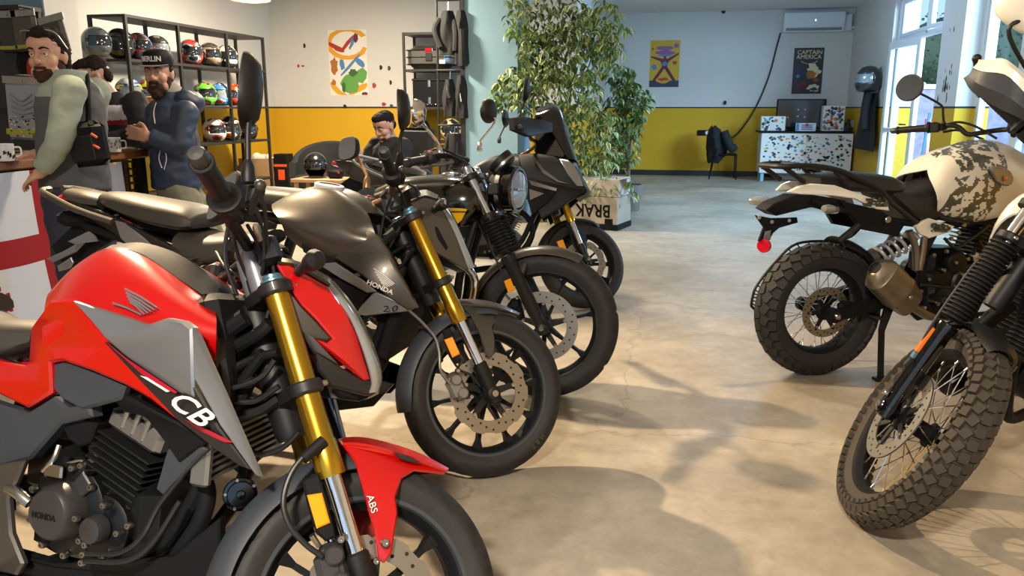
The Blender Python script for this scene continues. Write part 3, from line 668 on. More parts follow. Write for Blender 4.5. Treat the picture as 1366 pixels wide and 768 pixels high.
    mb = MB(); rp = at(338, 272, .19, True); mb.lathe(rp, (0, 0, 1), [(0, .016), (.03, .018), (.034, .018), (.036, .012)], K['black'], 16); b.put(mb, 'brake_reservoir', K['black'], bar, True)
    ms = at(331, 236, .22, True); mc = at(325, 121, .24, True); mup = at(326, 75, .24, True) - at(322, 170, .24, True)
    mirror_geo(b, [ms, at(331, 215, .225, True), at(331, 172, .235, True), mc + V((.02, 0, -.03))], mc, b.edge(325, 121, .24, mup, .10), mup, .066, .070, deep=.036)
    ml = fl(mc) + V((0, 0, -.03)); mirror_geo(b, [fl(ms), fl(ms) + V((0, .01, .03)), ml + V((.02, 0, -.06))], ml, (-.95, -.32, .05), (.0, 0, 1), .085, .06, deep=.04)
    # cockpit: clamps, ignition lock, hose unions and loops
    for sg in (1, -1):
        c = (r0 if sg > 0 else fl(r0)) + V((0, 0, .012)); mb = MB(); mb.box(c, (.05, .03, .024), None, None, .006); b.put(mb, 'bar_clamp', K['alu'], bar, True)
        bolts(b, [c + V((x, 0, .012)) for x in (-.016, .016)], .005, bar, (0, 0, 1), st=True, h=.006)
    mb = MB(); g = b.leg(.70, 0) - b.fw * .012; mb.lathe(g, b.ax, [(0, .024), (.03, .024), (.034, .02), (.034, .006), (.03, .004)], None, 18); b.put(mb, 'ignition_lock', K['gun2'], st=True)
    mb = MB(); mb.tube([at(346, 400, .03, True), at(352, 418, .0, True), at(350, 440, -.02, True)], [.018, .022, .02], None, 12, 3); b.put(mb, 'wiring_boot', K['rubber'], st=True)
    cables(b, [[at(326, 270, .2, True), at(312, 310, .12, True), at(322, 352, .05, True), at(346, 400, .0, True)], [at(288, 336, -.22, True), at(300, 356, -.12, True), at(322, 372, -.06, True), at(345, 412, -.03, True)], [at(330, 300, .16, True), at(346, 330, .10, True), at(358, 366, .05, True)]], .0038, st=True)
    mb = MB(); mb.lathe(at(341, 300, .16, True), at(346, 318, .13, True) - at(341, 300, .16, True), [(0, .006), (.006, .008), (.02, .008), (.022, .006), (.04, .006)], None, 12); b.put(mb, 'hose_union', K['steel'], st=True)
    # seat and tail
    loc_seat(b, 'rider_seat', [(-.86, .80, .085, .06), (-.95, .80, .12, .10), (-1.08, .795, .145, .11), (-1.18, .82, .14, .10)], K['seat'])
    loc_seat(b, 'pillion_seat', [(-1.17, .86, .13, .06), (-1.28, .885, .125, .08), (-1.48, .92, .09, .06)], K['seat'])
    b.panel('tail_cover', [(-1.0, -.135, .72), (-1.18, -.145, .79), (-1.5, -.1, .87), (-1.66, -.05, .92), (-1.62, -.05, .86), (-1.3, -.12, .73), (-1.05, -.13, .66)], K['red'], .02, raw=True)
    mb = MB(); mb.box((-1.62, 0, .84), (.10, .07, .05), K['mblack'], None, .01); mb.bar((-1.62, 0, .83), (-1.76, 0, .60), .12, .012, K['mblack'], (0, 1, 0)); mb.box((-1.67, 0, .88), (.03, .08, .04), K['redlens'], None, .01); b.put(mb, 'tail_unit', K['mblack'])
    return b
# ---------------------------------------------------------------- gunmetal street bike
def grey_bike():
    b = Bike('street_motorcycle', 'gunmetal street motorcycle with gold forks between the red one and the round headlamp one', -.103, 2.633, -13.4, 3, 37, .293, 25.5, .1, 1.355, .314)
    at, A = b.at, b.A; fl = lambda p: V((p.x, -p.y, p.z))
    street_base(b); usd_fork(b, top=.665); clamps(b, (.42, .66), m=K['gun2'])
    b.skin('fuel_tank', [[(364, 274, .0), (388, 261, .0), (418, 251, .0), (446, 253, .0), (470, 267, .0), (488, 285, .0)],
        [(364, 278, .06), (389, 265, .068), (419, 256, .07), (448, 259, .07), (472, 273, .065), (491, 291, .055)],
        [(366, 285, .11), (394, 282, .125), (423, 279, .13), (451, 285, .13), (477, 299, .12), (497, 306, .10)],
        [(372, 292, .145), (399, 300, .165), (427, 308, .17), (452, 313, .17), (476, 317, .165), (502, 318, .145)],
        [(378, 299, .135), (402, 315, .15), (430, 329, .155), (452, 339, .155), (476, 339, .15), (504, 332, .14)],
        [(382, 312, .10), (404, 330, .11), (430, 345, .115), (452, 353, .115), (476, 353, .11), (504, 346, .10)]], K['gun'])
    cp = at(439, 254, .0) + V((0, 0, .018)); mb = MB(); mb.lathe(cp - V((0, 0, .012)), (.16, 0, 1), [(0, .052), (.014, .052), (.017, .047), (.017, .038)], K['decal'], 32, cap=False); mb.lathe(cp - V((0, 0, .012)), (.16, 0, 1), [(.004, .05), (.013, .038), (.014, 0)], K['gun2'], 32); b.put(mb, 'fuel_cap', K['steel'])
    mb = MB()
    for k in range(5): mb.bar(at(427 + k * 5, 268 + k * 3.2, .065), at(452 + k * 4.2, 276 + k * 3.6, .09), .006, .004, K['gun2'], (0, 0, 1))
    b.panel('tank_shroud', [(453, 335, .165), (474, 325, .17), (490, 308, .15), (503, 315, .16), (516, 333, .175), (529, 360, .185), (556, 411, .175), (543, 414, .18), (518, 397, .195), (483, 368, .20), (446, 344, .175)], K['gun'], .02, cham=.006)
    b.panel('shroud_inner', [(421, 364, .16), (452, 374, .17), (489, 393, .18), (476, 416, .175), (455, 423, .16), (430, 395, .155)], K['mblack'], .02)
    b.panel('shroud_lower', [(470, 419, .165), (499, 389, .186), (520, 398, .19), (553, 411, .172), (547, 415, .17), (487, 422, .165)], K['silver'], .012, label='pale lower shroud strip with numerals')
    b.panel('shroud_strip', [(424, 352, .172), (446, 350, .18), (484, 374, .20), (502, 389, .196), (489, 391, .19), (452, 371, .178)], K['silver'], .008, mirror=False)
    b.panel('side_cover', [(400, 318, .135), (428, 332, .145), (450, 342, .15), (443, 352, .15), (424, 350, .148), (404, 336, .14)], K['mblack'], .02)
    hug_text(b, '2.0', .03, (521, 412), .187, K['mblack'], to=(545, 411), sx=1.4, shear=.3, name='shroud_lettering', tilt=.176)
    wing(b, [((498.5, 358), (526, 378.5)), ((500, 362), (524.5, 380)), ((502, 366), (522.5, 381)), ((504, 369.5), (520, 382)), ((506, 373), (517, 382.5)), ((508, 376.5), (513, 382))], .1965, .0062, K['decal'])
    hug_text(b, 'HONDA', .0215, (507, 383), .203, K['decal'], to=(521, 389), sx=1.15, name='maker_lettering', bold=.0006, tilt=.1975)
    hdr = [(-.52, -.03, .62), (-.40, -.05, .60), (-.33, -.06, .50), (-.36, -.07, .38), (-.46, -.08, .27), (-.58, -.09, .23)]
    engine200(b, (-.636, -.175, .42), (-.545, -.165, .37), (-.56, 0, .44), (-.49, 0, .60), hdr)
    b.panel('belly_pan', [(-.42, -.11, .36), (-.30, -.10, .33), (-.38, -.09, .24), (-.75, -.11, .17), (-.80, -.12, .22), (-.6, -.12, .27)], K['gloss'], .015, raw=True)
    b.panel('frame_cover', [(-.45, -.12, .70), (-.30, -.10, .72), (-.30, -.10, .60), (-.48, -.12, .55), (-.75, -.13, .55), (-.85, -.13, .64), (-.70, -.14, .70)], K['mblack'], .03, raw=True)
    fr = [([(492, 300, .05), (500, 335, .05), (512, 365, .05)], .022), ([(505, 300, .03), (512, 330, .03), (530, 362, .02)], .018), ([(495, 325, .08), (515, 340, .06), (545, 325, .06)], .006), ([(500, 348, .08), (530, 358, .06), (552, 330, .06)], .006)]
    mb = MB()
    for pts, r in fr: mb.tube([at(*p) for p in pts], r, K['black'], 10, 4)
    b.put(mb, 'headstock_frame', K['black'])
    b.panel('headstock_cover', [(487, 320, .10), (500, 318, .08), (520, 355, .07), (524, 372, .07), (512, 352, .1)], K['slate'], .03)
    mb = MB(); mb.box((-.30, 0, .52), (.05, .26, .20), K['mblack'], MX.Rotation(.3, 3, 'Y'), .01); b.put(mb, 'oil_cooler', K['mblack'])
    # fender
    fender(b, .315, .135, 82, 192, K['slate'], drop=.05, endtaper=.7, label='dark rear half of the front mudguard')
    b.panel('fender_wing', [(613, 406, .07), (633, 405, .064), (662, 409, .05), (692, 419, .01), (689, 424, .012), (663, 428, .05), (657, 436, .07), (661, 453, .08), (660, 471, .085), (653, 479, .088), (648, 470, .086), (641, 446, .085), (628, 420, .078)], K['gun'], .012, st=True)
    b.skin('fender_top', [[(608, 401, .0), (633, 401, .0), (662, 406, .0), (693, 419, .0)], [(613, 407, .071), (633, 408, .066), (662, 411, .052), (690, 421, .012)]], K['gun'], st=True)
    b.panel('reflector_bracket', [(590, 440, .112), (601, 436, .112), (607, 455, .115), (615, 480, .115), (609, 486, .115), (600, 474, .115)], K['mblack'], .01, st=True)
    b.panel('side_reflector', [(593, 453, .122), (604, 449, .122), (614, 472, .122), (604, 477, .122)], K['amber'], .006, st=True, cham=.003)
    caliper(b, at(610, 515, .085, True), K['alu'], ang=-.5)
    mb = MB(); mb.tube([at(*p, .12, True) for p in ((546, 414), (565, 432), (580, 450), (586, 470), (588, 495), (600, 512))], .0048, K['steel'], 8, 5); b.put(mb, 'brake_hose', K['steel'], st=True)
    mb = MB(); mb.tube([at(*p, .1, True) for p in ((590, 455), (610, 490), (628, 500), (640, 515))], .004, K['cable'], 8, 5); b.put(mb, 'sensor_cable', K['cable'], st=True)
    # tyre lettering
    mb = MB()
    for ch, ang in zip('MRF', (-38, -44, -49)):
        t = math.radians(ang); u = V((math.cos(t), 0, math.sin(t))); put_text(mb, ch, .024, V((0, -.0565, b.R)) + u * .252, (math.sin(t), 0, -math.cos(t)), u, K['gun'], .0012, .0004)
    b.put(mb, 'tyre_lettering', K['gun'], st=True)
    # cowl
    b.panel('cowl_side', [(549, 270, .10), (566, 262, .09), (581, 266, .085), (597, 287, .07), (610, 313, .06), (629, 357, .035), (621, 360, .045), (604, 350, .06), (580, 336, .08), (574, 327, .085), (556, 285, .10)], K['gun'], .015, st=True)
    b.panel('cowl_vent', [(578, 300, .083), (584, 303, .081), (598, 330, .068), (595, 334, .07), (584, 318, .08)], K['mblack'], .002, st=True, mirror=False, cham=.0004)
    b.skin('headlight', [[(584, 264, .0), (602, 287, .0), (615, 315, .0), (632, 357, .0)], [(584, 267, .06), (600, 288, .06), (613, 314, .05), (630, 357, .03)], [(580, 270, .075), (595, 290, .07), (608, 317, .058), (624, 359, .038)]], K['clear'], st=True)
    b.skin('cowl_top', [[(548, 262, .0), (566, 255, .0), (584, 262, .0)], [(549, 270, .098), (566, 263, .09), (582, 267, .08)]], K['gun2'], st=True)
    mb = MB(); q0, q1 = at(578, 281, .1, True), at(593, 271, .16, True); mb.lathe(q0, q1 - q0, [(0, .011), (.03, .012), (.035, .017), (.065, .02), (.075, .012)], K['black'], 14); mb.lathe(q1, (1, -.3, 0), [(-.002, .014), (.006, .012)], K['clear'], 12); b.put(mb, 'turn_indicator', K['black'], st=True)
    # bars
    r0, r1, r2, r3 = at(522, 258, .04, True), at(524, 244, .18, True), at(522, 230, .25, True), at(513, 205, .375, True)
    L2 = at(480, 250, -.24, True); l1 = at(505, 262, -.10, True)
    bar = handlebar(b, [fl(r3), fl(r2), fl(r1), fl(r0), r0, r1, r2, r3], .0125, K['copper'])
    grip(b, r2, r3, bar); grip(b, fl(r2), fl(r3), bar); d = (r3 - r2).normalized()
    lv = [at(536, 244, .2, True), at(538, 236, .24, True), at(536, 226, .31, True)]
    switchgear(b, r2 - d * .035, d, bar, lv); switchgear(b, fl(r2) - fl(d) * .035, fl(d), bar, [fl(p) for p in lv])
    mb = MB()
    for sg in (1, -1): p = at(528, 276, .04, True); mb.tube([p if sg > 0 else fl(p), r0 if sg > 0 else fl(r0)], [.024, .02], K['slate'], 16)
    mb.box((r0 + fl(r0)) / 2 + V((0, 0, .008)), (.045, .12, .03), K['slate'], None, .01); b.put(mb, 'bar_riser', K['slate'], bar, True)
    mb = MB(); mb.box((r0 + fl(r0)) / 2 + V((.075, 0, .0)), (.05, .13, .07), K['black'], MX.Rotation(-.5, 3, 'Y'), .012); b.put(mb, 'instrument_panel', K['black'], st=True)
    mb = MB(); rp = at(528, 240, .19, True); mb.lathe(rp, (0, 0, 1), [(0, .016), (.03, .018), (.034, .018), (.036, .012)], K['black'], 16); b.put(mb, 'brake_reservoir', K['black'], bar, True)
    ms = at(534, 206, .22, True) ; mc = at(533, 146, .27, True)
    mirror_geo(b, [at(533, 215, .2, True), ms, at(534, 185, .23, True), mc + V((.02, 0, -.03))], mc, b.edge(533, 146, .27, V((-.05, .05, 1)), .05), (-.05, .05, 1), .07, .058, deep=.034)
    s0 = at(489, 247, -.2, True); mc = at(464, 198, -.30, True)
    mirror_geo(b, [s0, at(489.5, 242, -.2, True), at(490, 236, -.205, True), at(484, 223, -.24, True), at(478, 211, -.275, True), mc + V((.03, -.02, -.01))], mc, (-.86, -.5, .0), (.05, 0, 1), .054, .045, deep=.032, stem_m=K['copper'])
    cables(b, [[at(528, 246, .18, True), at(537, 262, .13, True), at(541, 285, .08, True), at(520, 330, .03, True)], [at(522, 262, .1, True), at(512, 290, .05, True), at(505, 330, .02, True)], [at(545, 245, .15, True), at(556, 255, .1, True), at(556, 290, .07, True)]], .0045, st=True)
    # seats and tail
    S = lambda *p: at(*p)
    loc_seat(b, 'rider_seat', [(-.79, .845, .085, .05), (-.88, .835, .12, .09), (-1.0, .825, .145, .11), (-1.12, .84, .145, .10)], K['seat'])
    loc_seat(b, 'pillion_seat', [(-1.055, .895, .12, .05), (-1.11, .925, .13, .09), (-1.25, .945, .125, .09), (-1.40, .965, .10, .07), (-1.475, .965, .07, .04)], K['seat'])
    b.panel('tail_side', [(152, 294, .115), (164, 297, .125), (190, 316, .135), (211, 335, .14), (196, 337, .14), (176, 332, .13), (160, 318, .12)], K['silver'], .02)
    b.panel('rear_side_cover', [(170, 330, .13), (215, 336, .15), (262, 345, .155), (240, 352, .155), (190, 352, .14)], K['gun'], .02)
    b.panel('tail_cover', [(-1.0, -.135, .73), (-1.15, -.145, .80), (-1.42, -.105, .895), (-1.60, -.07, .935), (-1.58, -.07, .90), (-1.3, -.115, .78), (-1.05, -.13, .67)], K['gun2'], .02, raw=True)
    loc_seat(b, 'tail_cowl', [(-1.47, .955, .085, .05), (-1.55, .968, .085, .055), (-1.64, .975, .06, .04)], K['gun'])
    mb = MB(); mb.tube([(-1.36, -.135, .865), (-1.5, -.145, .905), (-1.62, -.125, .945), (-1.70, -.085, .965), (-1.715, -.03, .97)], .012, K['gun'], 10, 5); mb.mirror_y(); b.put(mb, 'grab_rail', K['silver'])
    mb = MB(); mb.box((-1.655, 0, .935), (.04, .10, .035), K['redlens'], None, .01); b.put(mb, 'tail_lamp', K['redlens'])
    mb = MB(); mb.bar((-1.50, 0, .85), (-1.72, 0, .70), .15, .02, K['mblack'], (0, 1, 0), .11); mb.box((-1.58, 0, .86), (.22, .12, .06), K['mblack'], None, .02); b.put(mb, 'rear_fender', K['mblack'])
    for q in ([(62, 345, .05), (84, 335, .07), (100, 326, .08), (90, 322, .08), (118, 308, .06), (126, 314, .05), (130, 322, .04), (112, 324, .06), (100, 336, .07), (70, 350, .05)], [(76, 355, .05), (94, 343, .07), (97, 350, .07), (92, 358, .06), (78, 362, .05)]):
        b.panel('plate_bracket', q, K['silver'], .008, cham=.002)
    return b
def block_groove(i, a):
    s = abs(a); return (i % 9 == 0 and s > .15) or abs(s - .55) < .06 or (i % 18 == 5 and s < .5)
def conv_fork(b, sp, Ls, gait, chrome_top, low=K['black'], reflect=None, rg=.034, nf=14):
    """right-way-up fork: lower slider part, ribbed gaiter, bright stanchion."""
    for sg in (1, -1):
        lat = sp * sg; a = b.leg
        mb = MB(); mb.lathe(a(-.03, lat), b.ax, [(0, .02), (.004, .026), (.09, .026), (.10, .029), (gait[0] + .0, .029), (gait[0] + .012, .034), (gait[0] + .03, .034), (gait[0] + .034, .024)], low, 22)
        mb.lathe(a(0, lat) + V((0, .028 * sg, 0)), (0, -sg, 0), [(0, .022), (.056, .022), (.06, .016)], low, 16); bolt(mb, a(0, lat) + V((0, -.03 * sg, 0)), (0, -sg, 0), .011, K['steel'], .008)
        o = b.put(mb, 'fork_slider', low, st=True)
        pr = []; L = gait[1] - gait[0] - .02
        for k in range(nf): t = L * k / nf; pr += [(t, rg * .78), (t + L / nf * .30, rg), (t + L / nf * .62, rg), (t + L / nf * .9, rg * .78)]
        pr += [(L, rg * .8)]
        mb = MB(); mb.lathe(a(gait[0] + .02, lat), b.ax, pr, K['rubber'], 24); b.put(mb, 'fork_gaiter', K['rubber'], o, True)
        mb = MB(); mb.lathe(a(gait[1] - .02, lat), b.ax, [(0, .0205), (chrome_top - gait[1] + .02, .0205)], K['chrome'], 20); mb.lathe(a(chrome_top, lat), b.ax, [(0, .021), (.012, .021), (.018, .014)], K['steel'], 16); b.put(mb, 'fork_stanchion', K['chrome'], o, True)
def engine_round(b, x, z, hw=.13, m=None):
    m = m or K['engine']; mb = MB(); mb.box((x, 0, z), (.36, .22, .22), m, None, .04); mb.box((x - .14, 0, z + .10), (.2, .18, .14), m, None, .03)
    for dx, dz, r, y in ((-.06, .0, .10, .155), (.10, .0, .085, .15), (-.18, .04, .05, .14)):
        for sg in (1, -1): mb.lathe((x + dx, .09 * sg, z + dz), (0, sg, 0), [(0, r * 1.05), (y - .10, r), (y - .09, r * .9), (y - .085, r * .4), (y - .085, 0)], m, 26)
    e = b.put(mb, 'engine', m); mb = MB()
    for k in range(10): mb.box((x + .06 + .006 * k, 0, z + .13 + .019 * k), (.15, .20 - .004 * k, .006), K['dalu'], MX.Rotation(.3, 3, 'Y'), .002)
    mb.box((x + .09, 0, z + .22), (.10, .14, .2), m, MX.Rotation(.3, 3, 'Y'), .01); mb.box((x + .13, 0, z + .34), (.14, .17, .07), m, MX.Rotation(.3, 3, 'Y'), .02)
    b.put(mb, 'cylinder', K['dalu'], e); bolts(b, [V((x - .06 + .085 * math.cos(a), -.145, z + .085 * math.sin(a))) for a in [2 * PI * k / 8 for k in range(8)]], .007, e)
def classic_bike():
    b = Bike('street_motorcycle', 'black retro motorcycle with round chrome headlamp and yellow tank flash', .138, 3.407, -12.9, 4.1, 5, .331, 27, .12, 1.441, .325)
    at, A = b.at, b.A; fl = lambda p: V((p.x, -p.y, p.z))
    alloy_wheel(b, True, block_groove, rim_r=.2415, w=.105, nsp=7, dr=(.105, .155), wave=0, lipm=K['gun2'])
    alloy_wheel(b, False, block_groove, w=.15, nsp=7, dr=(.075, .12), wave=0, lipm=K['gun2'])
    conv_fork(b, .105, None, (.345, .52), .755, rg=.042, nf=10); clamps(b, (.535, .72), .105)
    fender(b, .352, .13, 62, 200, K['gun'], drop=.045, endtaper=.5)
    mb = MB(); mb.tube([at(*p, .10, True) for p in ((700, 350), (696, 362), (692, 376))], .012, K['gun'], 8); b.put(mb, 'fender_stay', K['gun'], st=True)
    b.panel('side_reflector', [(672, 375, .125), (681, 371, .125), (687, 387, .125), (678, 391, .125)], K['amber'], .006, st=True)
    caliper(b, at(690, 412, .085, True), K['mblack'], ang=-.3)
    # head lamp
    c = at(690, 253, .0, True); n = V((1, -.26, -.03)).normalized(); r = .098; mb = MB()
    mb.lathe(c - n * .13, n, [(0, .03), (.01, .06), (.03, .08), (.06, r * .97), (.10, r)], K['mblack'], 40)
    o = b.put(mb, 'headlight', K['mblack'], st=True)
    mb = MB(); mb.lathe(c - n * .07, n, [(0, r * .99), (.0, r * 1.03), (.02, r * 1.04), (.02, r)], K['steel'], 40, cap=False); b.put(mb, 'silver_band', K['steel'], o, True)
    mb = MB(); mb.lathe(c - n * .035, n, [(0, r), (.0, r * 1.06), (.035, r * 1.06), (.045, r * .98), (.045, r * .9), (.03, r * .88)], K['gloss'], 40, cap=False); b.put(mb, 'headlight_rim', K['gloss'], o, True)
    mb = MB(); mb.lathe(c, n, [(0, r * .9), (.012, r * .8), (.018, r * .4), (.019, 0)], K['clear'], 36); mb.box(c + n * .018, (.012, .15, .012), K['steel'], None, .003); b.put(mb, 'headlight_glass', K['clear'], o, True)
    for sg in (1, -1):
        mb = MB(); mb.box(c + V((-.09, -.11 * sg, .0)), (.05, .012, .05), K['black'], None, .006); b.put(mb, 'headlight_bracket', K['black'], o, True)
    g = at(668, 216, .02, True); gn = V((-.72, 0, .7)).normalized(); mb = MB(); mb.lathe(g - gn * .04, gn, [(0, .04), (.01, .058), (.05, .062), (.056, .060), (.056, .052)], K['black'], 36); mb.lathe(g - gn * .04, gn, [(.016, .0595), (.016, .064), (.026, .064), (.026, .06)], K['steel'], 36, cap=False); mb.lathe(g - gn * .04, gn, [(.052, .052), (.053, 0)], K['gloss'], 30); b.put(mb, 'speedometer', K['black'], st=True)
    # tank
    b.skin('fuel_tank', [[(505, 252, .0), (535, 240, .0), (570, 235, .0), (605, 234, .0), (628, 240, .0), (640, 255, .0)],
        [(500, 258, .10), (535, 248, .12), (570, 244, .125), (605, 243, .12), (630, 249, .11), (642, 262, .08)],
        [(500, 280, .14), (535, 278, .155), (570, 275, .16), (605, 273, .16), (630, 275, .14), (642, 282, .09)],
        [(500, 300, .12), (535, 305, .14), (570, 308, .145), (603, 306, .14), (622, 296, .12), (636, 292, .08)]], K['gloss'])
    b.panel('tank_flash', [(560, 277, .182), (592, 277, .182), (623, 279, .168), (616, 293, .162), (603, 305, .166), (585, 304, .17), (562, 300, .174)], K['yellow'], .004, mirror=True, cham=.001)
    b.panel('flash_stripe', [(560, 281.5, .1835), (592, 281, .1835), (622, 282, .1695), (621, 283.3, .1695), (592, 282.5, .1835), (560, 283, .1835)], K['gloss'], .003, mirror=False, cham=.0004)
    mb = MB(); mb.tube([at(*p, .178) for p in ((596, 290), (603, 290), (606, 295), (604, 299))], .006, K['gloss'], 8, 4); b.put(mb, 'tank_numeral', K['gloss'])
    cp = at(603, 232, .0); mb = MB(); mb.lathe(cp - V((0, 0, .014)), (0, 0, 1), [(0, .045), (.014, .045), (.02, .036), (.024, .02), (.024, 0)], K['chrome'], 28); b.put(mb, 'fuel_cap', K['chrome'])
    engine_round(b, -.62, .40); mb = MB(); mb.tube([(-.40, -.06, .62), (-.30, -.08, .52), (-.36, -.10, .34), (-.55, -.14, .26), (-1.0, -.16, .30)], .02, K['chrome'], 14, 5); b.put(mb, 'exhaust_header', K['chrome'])
    mb = MB(); mb.lathe((-.95, -.17, .29), (-1, -.02, .10), [(0, .022), (.04, .045), (.1, .05), (.6, .05), (.64, .03)], K['chrome'], 24); b.put(mb, 'muffler', K['chrome'])
    mb = MB()
    for sg in (1, -1):
        mb.tube([(-.28, .05 * sg, .88), (-.36, .07 * sg, .60), (-.44, .10 * sg, .30), (-.8, .11 * sg, .25), (-.95, .11 * sg, .45), (-.9, .11 * sg, .72), (-1.6, .10 * sg, .78)], .019, K['black'], 10, 4)
        mb.bar((-.92, .10 * sg, .40), (-1.441, .12 * sg, .325), .045, .03, K['black'], (0, 1, 0))
        mb.tube([(-1.40, .13 * sg, .38), (-1.25, .13 * sg, .76)], .028, K['black'], 12)
    b.put(mb, 'frame', K['black'])
    loc_seat(b, 'seat', [(-.70, .86, .10, .06), (-.82, .85, .13, .09), (-1.0, .855, .145, .10), (-1.12, .90, .14, .12), (-1.35, .915, .13, .11), (-1.6, .905, .10, .07)], K['seatd'])
    mb = MB()
    for x in (-1.10, -1.085): mb.tube([(x, -.145, .80), (x, -.14, .885), (x, -.08, .9), (x, .08, .9), (x, .14, .885), (x, .145, .80)], .004, K['black'], 6, 4)
    b.put(mb, 'seat_piping', K['black'])
    fender(b, .35, .16, 60, 190, K['black'], 'rear_fender', False, (-1.441, 0, .325))
    mb = MB(); mb.box((-1.75, 0, .70), (.06, .12, .07), K['redlens'], None, .02); b.put(mb, 'tail_lamp', K['redlens'])
    b.panel('side_cover', [(-.80, -.13, .74), (-1.08, -.14, .76), (-1.05, -.14, .60), (-.86, -.13, .56)], K['gloss'], .02, raw=True)
    # bars
    q = [at(617, 212, .05, True), at(602, 208, .14, True), at(584, 208, .22, True), at(570, 212, .26, True), at(544, 217, .40, True)]
    bar = handlebar(b, [fl(p) for p in reversed(q)] + q, .0125, K['mblack']); grip(b, q[3], q[4], bar); grip(b, fl(q[3]), fl(q[4]), bar); d = (q[4] - q[3]).normalized()
    lv = [at(592, 215, .21, True), at(578, 217, .24, True), at(562, 222, .3, True)]
    mb = MB(); mb.tube([at(*p, l, True) for *p, l in ((604, 216, .15), (590, 219, .2), (575, 220, .25), (562, 224, .3))], .008, K['steel'], 10, 5); b.put(mb, 'lever', K['steel'], bar, True)
    switchgear(b, q[3] - d * .03, d, bar); switchgear(b, fl(q[3] - d * .03), fl(d), bar, [fl(p) for p in lv])
    mc = at(553, 151, .30, True); s0 = at(587, 205, .20, True)
    mirror_geo(b, [s0, at(585, 192, .2, True), at(570, 172, .25, True), mc + V((.03, 0, -.03))], mc, (-.9, -.15, .05), (0, 0, 1), .058, .058, 'round', .045, True, K['chrome'])
    mc2 = at(651, 148, -.30, True); s2 = at(640, 198, -.22, True)
    mirror_geo(b, [s2, s2 + V((0, .01, .035)), mc2 + V((.03, 0, -.06)), mc2 + V((.03, 0, -.03))], mc2, (-.9, .5, .05), (0, 0, 1), .058, .058, 'round', .03, False, K['chrome'])
    cables(b, [[at(566, 203, .22, True), at(590, 199, .18, True), at(620, 215, .10, True), at(645, 245, .05, True), at(650, 275, .03, True)], [at(560, 207, .22, True), at(600, 206, .18, True), at(632, 228, .08, True), at(640, 262, .05, True)], [at(680, 390, .11, True), at(668, 360, .11, True), at(655, 330, .10, True), at(648, 300, .08, True)]], .0045, st=True)
    return b
